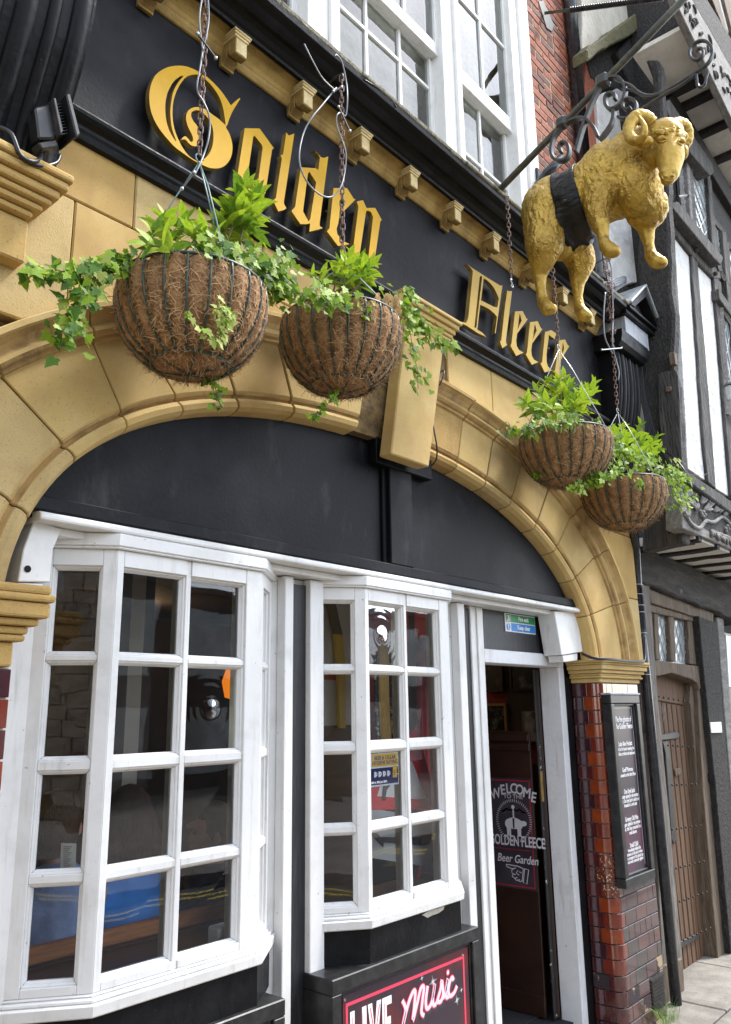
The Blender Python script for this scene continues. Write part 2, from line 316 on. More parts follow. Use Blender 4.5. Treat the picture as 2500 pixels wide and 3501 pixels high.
M['mahogany'] = mat('varnished_mahogany', (.045, .017, .009), .4, c2=(.075, .03, .014), s2=5, aniso=(.6, 6, 6), bump=.1, bs=20, bd=.003)
M['bench_wood'] = mat('worn_bench_wood', (.42, .16, .05), .5, c2=(.18, .065, .03), s2=8, aniso=(.5, 6, 6), bump=.3, bs=20, bd=.004)
M['dark_mahogany'] = mat('dark_varnished_panel', (.022, .009, .006), .45, c2=(.035, .014, .008), s2=5, c3=(.16, .12, .09), s3=40, lo3=.72, hi3=.75)
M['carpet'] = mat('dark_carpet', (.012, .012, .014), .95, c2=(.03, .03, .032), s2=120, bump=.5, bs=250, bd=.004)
M['brass'] = mat('brass', (.55, .36, .10), .3, .9, c2=(.35, .22, .06), s2=20)
M['gold_ram'] = mat('gilded_fleece', (.50, .325, .06), .42, .58, c2=(.33, .205, .04), s2=8, lo=.4, hi=.65, c3=(.17, .095, .015), s3=20, lo3=.58, hi3=.72, bump=.55, bs=30, bd=.025)  # darker noise patches put crevice shade into the gilding
for _n in M['gold_ram'].node_tree.nodes:
    if _n.type == 'TEX_NOISE' and abs(_n.inputs['Scale'].default_value-30) < .1: _n.inputs['Detail'].default_value = 2.5; _n.inputs['Distortion'].default_value = 1.6
M['gold_smooth'] = mat('gilded_smooth', (.47, .31, .06), .42, .55, c2=(.36, .215, .03), s2=14, lo=.4, hi=.65, c3=(.22, .13, .03), s3=26, lo3=.58, hi3=.72, bump=.5, bs=48, bd=.012)
M['band'] = mat('black_girth_band', (.007, .007, .007), .42, spec=.25, c2=(.018, .015, .013), s2=9, c3=(.14, .13, .12), s3=24, lo3=.7, hi3=.76, bump=.6, bs=14, bd=.02, aniso=(1, 1, 3))
M['skin'] = mat('skin', (.50, .27, .19), .55, c2=(.44, .21, .15), s2=12)
M['hair'] = mat('dark_brown_hair', (.035, .018, .011), .45, c2=(.07, .035, .02), s2=20, aniso=(12, 12, 1), bump=.6, bs=40, bd=.01)
M['hair2'] = mat('brown_hair', (.07, .035, .02), .45, c2=(.12, .065, .035), s2=20, aniso=(10, 10, 2), bump=.6, bs=40, bd=.01)
M['shirt_blue'] = mat('bright_blue_cotton', (.07, .32, .90), .85, c2=(.06, .27, .80), s2=5, bump=.3, bs=12, bd=.02)
M['shirt_denim'] = mat('grey_blue_cotton', (.24, .31, .52), .85, c2=(.16, .22, .38), s2=6, bump=.4, bs=14, bd=.03)
M['jacket_navy'] = mat('navy_cloth', (.018, .028, .09), .85, c2=(.03, .042, .12), s2=6, bump=.3, bs=12, bd=.02)
M['trouser'] = mat('dark_trousers', (.02, .022, .028), .85)
M['plastic_white'] = mat('white_plastic', (.75, .76, .74), .4)
M['concrete'] = mat('rubble', (.3, .27, .22), .9, c2=(.18, .16, .13), s2=20, bump=.5, bs=40, bd=.01)
M['curtain_gold'] = mat('gold_fabric', (.52, .33, .09), .7, c2=(.38, .22, .05), s2=20, aniso=(10, 10, 1))
M['curtain_black'] = mat('black_gold_brocade', (.015, .016, .02), .7, c2=(.45, .36, .18), s2=26, lo=.55, hi=.58)
M['grass'] = leaf_mat('grass_blade', (.10, .22, .02), (.2, .32, .04))
M['oppstone'] = mat('church_stone', (.36, .31, .24), .9, c2=(.24, .20, .15), s2=3, bump=.4, bs=20, bd=.02)
M['darkroof'] = mat('slate_roof', (.06, .06, .065), .7)
M['darkfront'] = mat('dark_shop_front', (.028, .028, .03), .6, c2=(.055, .052, .05), s2=2)
# ================================================================ SETTING
def structure(name, mb, m):
    o = mb.build(name, m); o['kind'] = 'structure'; return o
g = MB(); g.box(-40, 60, -60, 40, -.5, -.25); structure('ground', g, M['asphalt'])
pv = MB(); pv.box(-12, 30, -1.55, 3.0, -.249, -.14); pavement = structure('pavement', pv, M['mortar'])
random.seed(3)
y = -1.5; row = 0
while y < .3:                                                # flagstones laid on the pavement
    d = .62; x = 3.2 + (row % 2)*.35
    while x < 12.5:
        L = random.uniform(.7, 1.05)
        MB().box(x+.006, x+L-.006, y+.006, min(y+d-.006, .55), -.19, -.114+random.uniform(-.003, .003)).build('flagstone', M['flag'], pavement, bevel=.006)
        x += L
    y += d; row += 1
kb = MB()
for k in range(24): kb.box(-11.5+k*1.3, -10.21+k*1.3, -1.68, -1.555, -.25, -.122)
structure('kerb', kb, M['flag'])

# ================================================================ THE PUB
pub = thing('pub_building', 'old stone pub front with black fascia, gold lettering, wide arch and white bay windows', 'building', (2.95, 0, 0))
def part(name, mb, m, **k): return mb.build(name, m, k.pop('parent', pub), **k)

# ---- arch: superellipse curves, inner and outer
def sup(t, cx, a, b, n, z0=2.0):
    c, s = math.cos(t), math.sin(t)
    return Vector((cx+math.copysign(a*abs(c)**(2/n), c), 0, z0+b*abs(s)**(2/n)))
def inner(t): return sup(t, 2.94, 1.95, 1.0, 2.1) if t < math.pi/2 else sup(t, 2.94, 1.84, 1.0, 2.4)
def outer(t): return sup(t, 3.0, 2.45, 1.42, 2.2) if t < math.pi/2 else sup(t, 2.97, 2.42, 1.42, 2.2)
def t_of(px, py, inn):
    P = at(px, py, 0)
    if inn: a, b, n, cx = (1.95, 1.0, 2.1, 2.94) if P.x > 2.94 else (1.84, 1.0, 2.4, 2.94)
    else: a, b, n, cx = (2.45, 1.42, 2.2, 3.0)
    c = (P.x-cx)/a; s = max((P.z-2.0)/b, 0)
    return math.atan2(s**(n/2), math.copysign(abs(c)**(n/2), c))
PROF = [(0.0, .10), (0.0, .07), (.015, .03), (.045, .006), (.09, .0), (.125, .006), (.14, .022), (.155, .022), (.165, .008), (.185, .004), (.20, -.0),
        (.72, -.0), (.735, -.012), (.76, -.014), (.775, -.026), (.80, -.034), (.83, -.034), (.845, -.026), (.86, -.03), (.90, -.04), (.94, -.058), (.955, -.066), (1.0, -.066), (1.0, .0), (1.0, .10)]
jl = [((180, None)), ((0, 1580), (99, 1763)), ((0, 1243), (246, 1562)), ((335, 1120), (446, 1475)), ((640, 1300), (660, 1439)), ((835, 1254), (850, 1439)), ((1020, 1285), (1024, 1447)), 'K',
      ((1577, 1443), (1573, 1577)), ((1681, 1493), (1676, 1639)), ((1775, 1570), (1762, 1712)), ((1870, 1654), (1850, 1793)), ((1949, 1745), (1925, 1872)), ((2032, 1892), (1983, 1977)), ((2096, 2066), (1977, 2115)), (0, None)]
joints = []
for j in jl:
    if j == 'K': joints += [(R(96.5), R(94.5)), 'gap', (R(84), R(87))]
    elif j[1] is None: joints.append((R(j[0]), R(j[0])))
    else:
        ti, to = t_of(*j[1], True), t_of(*j[0], False)
        joints.append((ti, to*.55+ti*.45 if abs(to-ti) > .25 else to))
joints[0] = (R(179.6), R(179.6)); joints[-1] = (R(1.2), R(1.2))
stones = [M['stone'], M['stone_b'], M['stone_c'], M['stone_d'], M['stone_b'], M['stone_e']]
random.seed(11)
def voussoir(j0, j1, mt):
    gap = .0022
    rows = []
    K = max(5, int(abs(j0[0]-j1[0])/.05)+2)
    vs = []; NP = len(PROF)
    wob = random.uniform(-.004, .004)
    for k in range(K+1):
        f = k/K
        ti = (j0[0]-gap)*(1-f)+(j1[0]+gap)*f; to = (j0[1]-gap*.8)*(1-f)+(j1[1]+gap*.8)*f
        A, B = inner(ti), outer(to)
        for u, yy in PROF:
            p = A.lerp(B, u); vs.append((p.x, yy+(wob if -.03 < yy < .05 else 0), p.z))
    fs = []
    for k in range(K):
        for q in range(NP-1):
            fs.append((k*NP+q, k*NP+q+1, (k+1)*NP+q+1, (k+1)*NP+q))
        fs.append((k*NP+NP-1, k*NP, (k+1)*NP, (k+1)*NP+NP-1))
    fs += [tuple(range(NP)), tuple(range(K*NP, K*NP+NP))[::-1]]
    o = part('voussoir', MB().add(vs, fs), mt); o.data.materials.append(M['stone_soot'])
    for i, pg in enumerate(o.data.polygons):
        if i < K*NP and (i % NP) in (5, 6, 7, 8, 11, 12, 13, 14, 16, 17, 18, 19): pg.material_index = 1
    b = o.modifiers.new('bevel', 'BEVEL'); b.width = .004; b.segments = 1; b.limit_method = 'ANGLE'; b.angle_limit = R(60)
for a, b in zip(joints, joints[1:]):
    if a == 'gap' or b == 'gap': continue
    voussoir(a, b, random.choice(stones))
# mortar bed behind the joints
mb = MB(); N = 80; vs = []; fs = []
for k in range(N+1):
    t = math.pi*k/N; A, B = inner(t), outer(t)
    for u, yy in ((.03, .035), (.15, .03), (.3, .012), (.7, .012), (.78, .0), (.97, -.03), (.97, .09), (.03, .09)):
        p = A.lerp(B, u); vs.append((p.x, yy, p.z))
for k in range(N):
    for q in range(8): fs.append((k*8+q, k*8+(q+1) % 8, (k+1)*8+(q+1) % 8, (k+1)*8+q))
part('arch_mortar', MB().add(vs, fs), M['mortar'])
# keystone
ks = part('keystone', MB().prism2([at(*p, -.075) for p in ((1353, 1270), (1514, 1140), (1468, 1596), (1338, 1551))] and
      [at(1398, 1010, -.075), at(1530, 1085, -.075), at(1468, 1596, -.075), at(1338, 1551, -.075)],
      [Vector((p.x, .0, p.z)) for p in (at(1398, 1010, -.075), at(1530, 1085, -.075), at(1468, 1596, -.075), at(1338, 1551, -.075))]), M['stone_b'], bevel=.006)
c0, c1 = at(1378, 985, -.12), at(1580, 1100, -.12)
cap = MB(); zt = (c0.z+c1.z)/2
for dz0, dz1, e, yy in ((-.0, -.022, .0, -.125), (-.022, -.05, .012, -.112), (-.05, -.078, .03, -.098), (-.078, -.1, .042, -.088), (-.1, -.12, .048, -.082)):
    cap.box(c0.x+e, c1.x-e, yy, .02, zt+dz1, zt+dz0-.0005)
part('keystone_cap', cap, M['stone_b'], parent=ks, bevel=.006, seg=2)

# ---- spandrel ashlar
def spandrel(x0, x1, z0, z1, m_):
    n = 14; top = [(x0, z1), (x1, z1)]; low = []
    for k in range(n+1):
        x = x1+(x0-x1)*k/n; c = (x-(3.0 if x > 3 else 2.97))/(2.47 if x > 3 else 2.44)
        h = 2.0+1.425*max(0, 1-abs(c)**2.2)**(1/2.2) if abs(c) < 1 else -9
        low.append((x, max(z0, h-.01)))
    low = [(x, z) for x, z in low if z < z1-.02]
    if len(low) < 3: return
    xs = [x for x, z in low]; pts = [(min(xs), z1), (max(xs), z1)]+low
    part('ashlar_block', MB().prism([(x, 0, z) for x, z in pts], (0, .12, 0)), m_, bevel=.005)
zj = 3.447
for (x0, x1, z0, z1) in ((.3, .82, zj, 3.70), (.82, 1.43, zj, 3.70), (1.43, 2.05, zj, 3.70), (2.05, 2.74, zj, 3.70), (3.38, 3.822, 3.30, 3.70), (3.822, 4.45, 3.30, 3.70), (4.45, 5.05, 3.30, 3.70), (5.05, 5.66, 3.30, 3.70),
                         (.3, .70, 2.95, zj), (.70, 1.205, 2.95, zj), (1.205, 1.75, 2.95, zj), (1.75, 2.3, 2.95, zj), (4.2, 4.85, 2.95, 3.30), (4.85, 5.3, 2.95, 3.30), (5.3, 5.66, 2.95, 3.30), (5.0, 5.66, 2.50, 2.95), (5.2, 5.66, 2.06, 2.5), (.3, .9, 2.5, 2.95), (.3, .7, 2.06, 2.5)):
    spandrel(x0+.002, x1-.002, z0+.002, z1-.002, random.choice(stones))
part('wall_core', MB().box(.25, 1.0, .06, .2, 2.06, 4.6).box(1.0, 4.95, .101, .2, 3.05, 4.6).box(4.95, 5.68, .06, .2, 2.06, 4.6).box(1.4, 4.5, .013, .1, 3.46, 3.69).box(.3, 1.2, .013, .059, 2.95, 3.69).box(4.75, 5.655, .013, .059, 3.1, 3.69).box(5.2, 5.655, .013, .059, 2.1, 3.09).box(.3, .56, .013, .059, 2.1, 2.95), M['mortar'])

# ---- fascia, ledge, soffit, cornice
part('fascia_board', MB().box(1.05, 5.42, 0, .1, 3.70, 4.45), M['black_worn'])
part('fascia_ledge', MB().extr([(.0, 3.665), (-.02, 3.668), (-.028, 3.69), (-.034, 3.70), (-.036, 3.712), (-.055, 3.722), (-.066, 3.732), (-.07, 3.745), (-.066, 3.752), (-.03, 3.766), (0, 3.776)], 1.08, 5.34), M['black'], bevel=.002)
part('soffit_band', MB().extr([(.001, 4.42), (-.012, 4.42), (-.022, 4.436), (-.026, 4.45), (-.03, 4.455), (-.036, 4.47), (-.07, 4.505), (-.085, 4.51), (-.085, 4.56), (.001, 4.56)], 1.08, 5.316), M['soffit'], bevel=.003)
cor = [(.0, 4.515), (-.088, 4.512), (-.10, 4.498), (-.112, 4.498), (-.118, 4.51), (-.13, 4.515), (-.145, 4.53), (-.165, 4.538), (-.185, 4.54), (-.20, 4.55), (-.215, 4.562), (-.235, 4.568), (-.25, 4.575), (-.255, 4.60), (.0, 4.60)]
part('cornice', MB().extr(cor, .9, 5.34), M['black'], bevel=.002)
random.seed(5)
lip = MB(); x = .9
while x < 5.36:
    L = min(random.uniform(.25, .6), 5.362-x); e = random.uniform(-.006, .008)
    lip.extr([(.1, 4.602), (-.262+e, 4.602), (-.266+e, 4.62+e*.6), (-.24, 4.632+e*.6), (.1, 4.66)], x, x+L); x += L+.0015
part('cornice_lip', lip, mat('mossy_cornice_lip', (.16, .145, .11), .9, c2=(.30, .27, .20), s2=22, lo=.4, hi=.65, c3=(.06, .07, .015), s3=9, lo3=.55, hi3=.66, bump=.9, bs=60, bd=.012), bevel=.004)
# modillions: the second one's wall corner was measured at X 1.84, the pitch from the row
mod = MB()
mod.prism2([(-.034, -.002, 4.372), (.034, -.002, 4.372), (.034, -.002, 4.47), (-.034, -.002, 4.47)], [(-.034, -.022, 4.368), (.034, -.022, 4.368), (.034, -.022, 4.47), (-.034, -.022, 4.47)])
mod.prism2([(-.031, -.0225, 4.378), (.031, -.0225, 4.378), (.031, -.0225, 4.47), (-.031, -.0225, 4.47)], [(-.031, -.052, 4.40), (.031, -.052, 4.40), (.031, -.052, 4.47), (-.031, -.052, 4.47)])
mod.prism2([(-.031, -.0525, 4.42), (.031, -.0525, 4.42), (.031, -.0525, 4.47), (-.031, -.0525, 4.47)], [(-.031, -.07, 4.386), (.031, -.07, 4.386), (.031, -.07, 4.47), (-.031, -.07, 4.47)])
mod.box(-.031, .031, -.106, -.0705, 4.386, 4.462)
modc = MB().box(-.037, .037, -.111, -.03, 4.463, 4.474).box(-.042, .042, -.117, -.03, 4.4745, 4.484).box(-.046, .046, -.121, -.02, 4.4845, 4.494)
mods = []
mo_me = mod.mesh('modillion'); mo_me.materials.append(M['soffit']); mc_me = modc.mesh('modillion_cap'); mc_me.materials.append(M['soffit_b'])
mx = [1.415, 1.815, 2.205, 2.60, 2.985, 3.385, 3.785, 4.24, 4.65, 5.06]
for k, xx in enumerate(mx):
    o = share(mo_me, 'modillion', pub, Matrix.Translation((xx, 0, 0)))
    o2 = share(mc_me, 'modillion_cap', pub, Matrix.Translation((xx, 0, 0)))
    for q in (o, o2):
        b = q.modifiers.new('bevel', 'BEVEL'); b.width = .004; b.segments = 2
    part('modillion_face', MB().box(xx-.028, xx+.028, -.1085, -.1063, 4.391, 4.458), M['soffit_b'], bevel=.001)

# ---- scrolled consoles at both ends of the fascia
cp = [(-.17, 4.42), (-.205, 4.36), (-.232, 4.25), (-.238, 4.1), (-.228, 3.97), (-.195, 3.84), (-.145, 3.72), (-.095, 3.61), (-.062, 3.52), (-.05, 3.41)]
cps = [(p.x, p.y) for p in smooth_loop([(a, b, 0) for a, b in cp], 4, closed=False)]
def console(x0, x1, zb, k=1.0):
    mb = MB(); pts = [(y*k, z) for y, z in cps if z >= zb]
    mb.prism2([(x0, y, z) for y, z in pts]+[(x0, .05, zb), (x0, .05, 4.42)], [(x1, y, z) for y, z in pts]+[(x1, .05, zb), (x1, .05, 4.42)])
    c = part('console', mb, M['black'])
    w_ = x1-x0; reed = MB()
    for k in range(6):
        xx = x0+w_*(k+.5)/6; r = w_/6*(.46 if k % 2 else .30)
        reed.tube([(xx, y+r*.35, z) for y, z in pts], r, 8)
    part('reeding', reed, M['black'], parent=c, smooth=True)
    return c
console(5.325, 5.70, 3.10, .62)
console(.60, 1.10, 3.41)
# right console: moulded cap, pale board and little pedimented roof
rc = MB().extr([(.05, 4.27), (-.16, 4.27), (-.19, 4.275), (-.215, 4.31), (-.225, 4.36), (-.225, 4.40), (.05, 4.40)], 5.27, 5.745)
part('console_cap', rc, M['black'], bevel=.003)
part('console_board', MB().box(5.375, 5.80, -.215, .05, 4.402, 4.54), M['leadgrey'], bevel=.003)
part('console_cornice', MB().box(5.34, 5.90, -.245, .05, 4.542, 4.575).box(5.35, 5.915, -.27, .05, 4.576, 4.60), M['black'], bevel=.004)
ped = MB(); a0, a1, am, zb, zp = 5.36, 5.92, 5.68, 4.602, 4.86
for ya, yb, s in ((-.275, -.20, 1.0),):
    ped.prism2([(a0, ya, zb), (am, ya, zp), (a1, ya, zb), (a1-.06, ya, zb+.005), (am, ya, zp-.07), (a0+.07, ya, zb+.005)], [(a0, yb, zb), (am, yb, zp), (a1, yb, zb), (a1-.06, yb, zb+.005), (am, yb, zp-.07), (a0+.07, yb, zb+.005)])
part('pediment_frame', ped, M['black'], bevel=.003)
part('pediment_panel', MB().prism([(a0+.05, -.2, zb+.004), (am, -.2, zp-.05), (a1-.05, -.2, zb+.004)], (0, .25, 0)), M['black_wood'])
part('pediment_roof', MB().prism2([(a0-.01, -.29, zb+.002), (am, -.29, zp+.012), (a1+.01, -.29, zb+.002), (a1+.015, -.29, zb+.02), (am, -.29, zp+.034), (a0-.015, -.29, zb+.02)], [(a0-.01, .06, zb+.002), (am, .06, zp+.012), (a1+.01, .06, zb+.002), (a1+.015, .06, zb+.02), (am, .06, zp+.034), (a0-.015, .06, zb+.02)]), M['lead'], bevel=.004)
# left console: moulded stone corbel under it
lc = MB()
for z0, z1, e in ((3.382, 3.41, .028), (3.352, 3.381, .018), (3.322, 3.351, .0), (3.30, 3.321, -.016), (3.278, 3.299, -.034), (3.256, 3.277, -.054)):
    lc.box(.3, 1.085+e, -.135-e, .05, z0, z1)
part('console_corbel', lc, M['stone_c'], bevel=.009, seg=2)
part('corbel_slab', MB().box(.3, 1.03, -.055, .02, 3.11, 3.255), M['stone_c'], bevel=.006)

# ---- letters (outlines measured on the plane of their faces)
def letter(ch, org, sc, loops, mt, smooth=0):
    Yf = -.058
    L2 = []
    for lp in loops:
        pts = [at(org[0]+x*sc, org[1]+y*sc, Yf) for x, y in lp]
        pts = [(p.x, p.z, 0) for p in pts]
        if smooth: pts = [(q.x, q.y) for q in smooth_loop(pts, smooth)]
        else: pts = [(q[0], q[1]) for q in pts]
        L2.append(pts)
    M4 = Matrix(((1, 0, 0, 0), (0, 0, 1, Yf+.0125), (0, 1, 0, 0), (0, 0, 0, 1)))
    o = curve_solid('letter', L2, mt, .025, M4, pub, bevel=.0)
    me = o.data; me.materials.append(M['gold_side'])
    for p in me.polygons:
        if abs(p.normal.y) < .5: p.material_index = 1
    o['label'] = 'raised gold blackletter %s on the black fascia' % ch
    # the studs it stands on
    xs = [v.co.x for v in me.vertices]; zs = [v.co.z for v in me.vertices]
    return o
Gm, Fm = M['gold_letter'], M['gold_letter_b']
z1 = ((490, 200), 350/1624)
G_out = [(560,113),(680,125),(800,168),(900,222),(1010,290),(1130,400),(1230,510),(1310,620),(1385,735),(1397,742),(1450,690),(1522,632),(1536,642),(1480,735),(1425,825),(1372,940),(1338,1040),(1315,1092),(1362,1180),(1400,1290),(1416,1400),(1405,1520),(1360,1630),(1280,1710),(1180,1742),(1060,1735),(950,1692),(860,1648),(760,1590),(640,1505),(500,1400),(380,1270),(260,1120),(170,960),(115,800),(97,640),(105,500),(140,370),(200,260),(300,180),(420,130)]
G_ctr = [(700,282),(790,256),(870,258),(940,298),(1020,360),(1110,460),(1190,580),(1240,690),(1275,820),(1303,1000),(1298,1048),(1200,960),(1100,890),(1000,812),(930,785),(850,770),(760,792),(700,850),(680,930),(690,1010),(720,1100),(770,1200),(792,1275),(782,1318),(755,1320),(712,1272),(680,1240),(645,1238),(605,1285),(640,1280),(680,1292),(720,1340),(780,1385),(850,1388),(885,1340),(905,1250),(890,1150),(850,1060),(795,990),(762,915),(772,850),(830,820),(900,832),(980,890),(1050,980),(1100,1090),(1115,1250),(1095,1400),(1045,1510),(965,1600),(900,1628),(830,1615),(720,1540),(630,1420),(560,1290),(500,1130),(470,980),(465,820),(480,680),(520,540),(580,420),(640,335)]
G_slit = [(622,270),(560,300),(480,370),(420,470),(375,580),(352,720),(352,850),(370,1000),(410,1130),(460,1230),(516,1314),(522,1300),(490,1210),(455,1100),(435,950),(432,800),(450,650),(480,520),(530,420),(580,345),(630,290)]
letter('G', *z1, [G_out, G_ctr, G_slit], Gm, 3)
z2 = ((780, 400), 300/1624)
letter('o', *z2, [[(310,207),(585,213),(850,580),(815,600),(690,1415),(440,1408),(150,1120),(183,1030)], [(480,345),(500,355),(620,505),(642,560),(640,590),(545,1280),(515,1302),(440,1215),(360,1090),(365,1060),(465,375)]], Gm)
letter('l', *z2, [[(1080,285),(1020,690),(972,712),(997,768),(885,1500),(835,1545),(930,1747),(1030,1722),(1082,1690),(1042,1620),(1033,1575),(1228,305),(1125,345)]], Gm)
z3 = ((980, 500), 350/924)
letter('d', *z3, [[(130,190),(78,545),(45,585),(125,702),(185,703),(213,695),(207,772),(328,738),(300,722),(299,695),(377,92),(340,105),(312,100),(280,62),(248,38),(285,70),(302,100),(287,215),(265,198)], [(205,228),(268,325),(215,655),(200,680),(150,590),(152,560),(193,250)]], Gm)
letter('e', *z3, [[(425,377),(545,377),(607,474),(623,480),(478,625),(466,700),(452,745),(458,790),(500,850),(568,883),(465,900),(365,768),(388,738)], [(500,430),(532,500),(520,535),(476,606)]], Gm)
letter('n', *z3, [[(636,497),(690,487),(722,557),(800,556),(860,665),(846,680),(795,1030),(818,1046),(733,1050),(782,640),(762,592),(730,580),(718,590),(655,1010),(590,1015),(650,545),(640,518)]], Gm)
z4 = ((1550, 880), 230/924)
letter('F', *z4, [[(188,90),(262,147),(400,235),(530,318),(660,395),(676,380),(582,1042),(572,1040),(602,820),(570,775),(500,715),(420,670),(370,650),(330,990),(400,1035),(453,1092),(330,1035),(180,935),(80,890),(92,880),(180,902),(207,830),(270,190),(240,140)], [(375,252),(392,256),(396,275),(320,955),(305,972),(290,962),(363,280)], [(418,285),(460,310),(510,355),(565,425),(627,560),(605,685),(560,680),(480,640),(382,590)]], Fm)
z5 = ((1690, 980), 280/924)
letter('l', *z5, [[(148,42),(165,53),(202,48),(132,610),(136,640),(146,657),(92,695),(66,618),(80,610),(120,240)]], Fm)
letter('e', *z5, [[(235,280),(320,275),(365,362),(381,364),(258,532),(248,610),(255,670),(280,715),(330,744),(248,782),(183,665),(196,640)], [(288,300),(310,380),(262,498)]], Fm)
letter('e', *z5, [[(405,400),(490,390),(530,474),(546,477),(428,642),(418,720),(425,780),(450,825),(497,850),(425,882),(357,765),(370,745)], [(458,420),(480,492),(434,604)]], Fm)
letter('c', *z5, [[(575,510),(645,490),(700,530),(680,592),(618,545),(590,770),(592,850),(608,900),(648,945),(570,967),(524,868),(541,850)]], Fm)
letter('e', *z5, [[(735,605),(800,597),(833,665),(849,668),(752,825),(742,930),(750,980),(790,1030),(720,1060),(672,960),(688,940)], [(775,622),(790,700),(756,800)]], Fm)
# studs between letters and fascia
st = MB()
for px, py in ((560, 300), (720, 520), (840, 500), (900, 560), (985, 600), (1040, 620), (1120, 720), (1230, 720), (1290, 760), (1620, 1000), (1740, 1080), (1780, 1110), (1835, 1150), (1880, 1190), (1920, 1250)):
    p = at(px, py, -.04); st.tube([(p.x, -.034, p.z), (p.x, .001, p.z)], .006, 6)
part('letter_stud', st, M['iron'])

# ---- lunette: boarded tympanum with rails
def arch_z(x): 
    c = (x-2.94)/(1.95 if x > 2.94 else 1.84); n = 2.1 if x > 2.94 else 2.4
    return 2.0+1.0*max(0, 1-abs(c)**n)**(1/n)
def lun(x0, x1, z0, Y0, Y1, zmax=9):
    xs = [x0+(x1-x0)*k/30 for k in range(31)]
    top = [(x, Y0, min(max(arch_z(x)+.012, z0+.002), zmax)) for x in xs]
    return MB().prism([(x0, Y0, z0)]+top+[(x1, Y0, z0)], (0, Y1-Y0, 0))
part('lunette_panel', lun(1.10, 4.85, 2.36, .085, .12), M['black_worn'])
part('lunette_rail', MB().box(1.17, 4.80, .045, .084, 2.378, 2.425), M['black_worn'], bevel=.004)
xa_, xb_ = at(1334, 1800, .05).x, at(1410, 1800, .05).x
mulb = MB(); zt = arch_z(xa_)
mulb.box(xa_, xb_, .045, .084, 2.426, zt-.0).box(at(1316, 1800, .06).x, xa_-.0005, .068, .084, 2.426, zt-.0)
h0, h1 = at(1288, 1560, .03).x, at(1478, 1610, .03).x
mulb.box(h0, h1, .03, .0845, at(1300, 1582, .03).z, zt+.02)
part('lunette_mullion', mulb, M['black_worn'], bevel=.004)

# ---- capitals and tiled pillars
def capital(x0, x1, zt, name='capital'):
    mb = MB()
    for z0, z1, e in ((-.14, -.112, .012), (-.112, -.098, .03), (-.098, -.082, .024), (-.082, -.06, .04), (-.06, -.03, .056), (-.03, -.018, .066), (-.018, 0, .072)):
        mb.box(x0-e, x1+e, -e, .19, zt+z0+.0004, zt+z1)
    part(name, mb, M['stone_b'], bevel=.005, seg=2)
capital(4.92, 5.51, 2.052)
lcap = MB()
for z0, z1, e in ((1.895, 1.965, .008), (1.966, 1.985, .03), (1.986, 2.008, .035), (2.009, 2.03, .055), (2.031, 2.075, .075), (2.076, 2.098, .085), (2.099, 2.125, .075)):
    lcap.box(.5, 1.115+e, -e, .19, z0, z1)
part('capital', lcap, M['stone_c'], bevel=.008, seg=2)
tile_m = [mat('glazed_tile_%s' % n, c, .12, c2=c2, s2=14, lo=.35, hi=.7, c3=(.62, .50, .34), s3=75, lo3=th, hi3=th+.03, coat=.8, spec=.6, bump=.12, bs=10, bd=.01) for n, c, c2, th in
          (('orange', (.26, .046, .011), (.17, .028, .011), .74), ('red', (.17, .028, .012), (.14, .02, .012), .74), ('oxblood', (.085, .016, .014), (.05, .012, .014), .75), ('aubergine', (.055, .013, .017), (.032, .011, .015), .755), ('black', (.014, .011, .013), (.03, .018, .016), .755), ('speckled', (.19, .035, .016), (.07, .02, .012), .58))]
tile_raw = mat('bare_tile_body', (.33, .25, .15), .9, c2=(.03, .018, .022), s2=7, lo=.44, hi=.47, bump=.6, bs=60, bd=.01)
def pillar(x0, x1, zt, seed, left=True):
    random.seed(seed)
    core = MB().box(x0+.032, x1-.002, .0125, .19, -.12, zt)
    pl = part('tiled_pillar', core, mat('pale_grout', (.42, .38, .33), .8))
    H = .0838; r = .055; k = 0; z = zt-.002
    while z > -.11:
        za = max(z-H+.003, -.12); low = za < .2
        def pick(o):
            if low and random.random() < .38: return tile_raw
            return tile_m[o]
        # rounded corner, turning from the reveal into the front
        if left:
            n = 7; prof = []
            L1 = .055 if k % 2 else .03; L2 = .0 if k % 2 else .045
            prof.append((x0, r+L1)); prof += [(x0+r-r*math.cos(a), r-r*math.sin(a)) for a in [math.pi/2*q/n for q in range(n+1)]]; prof.append((x0+r+L2, 0))
            inn = [(x+(.012 if i < len(prof)-1 else 0), y+.012) for i, (x, y) in enumerate(prof)][::-1]
            seq = [1, 0, 1, 0, 1, 0, 0, 0, 1, 0, 1, 0, 5, 5, 5, 0, 1, 0, 1, 1, 2, 2, 2, 2]
            mb = MB().prism2([(x, y, za) for x, y in prof+inn], [(x, y, z-.003) for x, y in prof+inn])
            o = part('glazed_tile', mb, pick(seq[k % len(seq)]), parent=pl, bevel=.0015)
            # reveal
            yy = r+L1+.003
            while yy < .185:
                y2 = min(yy+(.06 if (k % 2 and yy < .13) else .13), .188)
                part('glazed_tile', MB().box(x0+random.uniform(-.0008, .0008), x0+.0119, yy, y2, za, z-.003), pick(random.choice([3, 3, 2, 2, 3])), parent=pl, bevel=.0015); yy = y2+.003
            xx = x0+r+L2+.003
        else: xx = x0+(.0 if k % 2 else .05)
        while xx < x1-.02:
            x2 = min(xx+random.choice([.155, .155, .08]), x1)
            if x1-x2 < .03: x2 = x1
            part('glazed_tile', MB().box(xx, x2, random.uniform(-.0008, .0008), .0119, za, z-.003), pick(random.choice([3, 3, 3, 3, 2, 4, 3, 3]) if left else random.choice([0, 1, 2, 2, 3])), parent=pl, bevel=.0015); xx = x2+.003
        z -= H; k += 1
pillar(4.915, 5.505, 1.912, 4)
pillar(.62, 1.125, 1.894, 9, left=False)
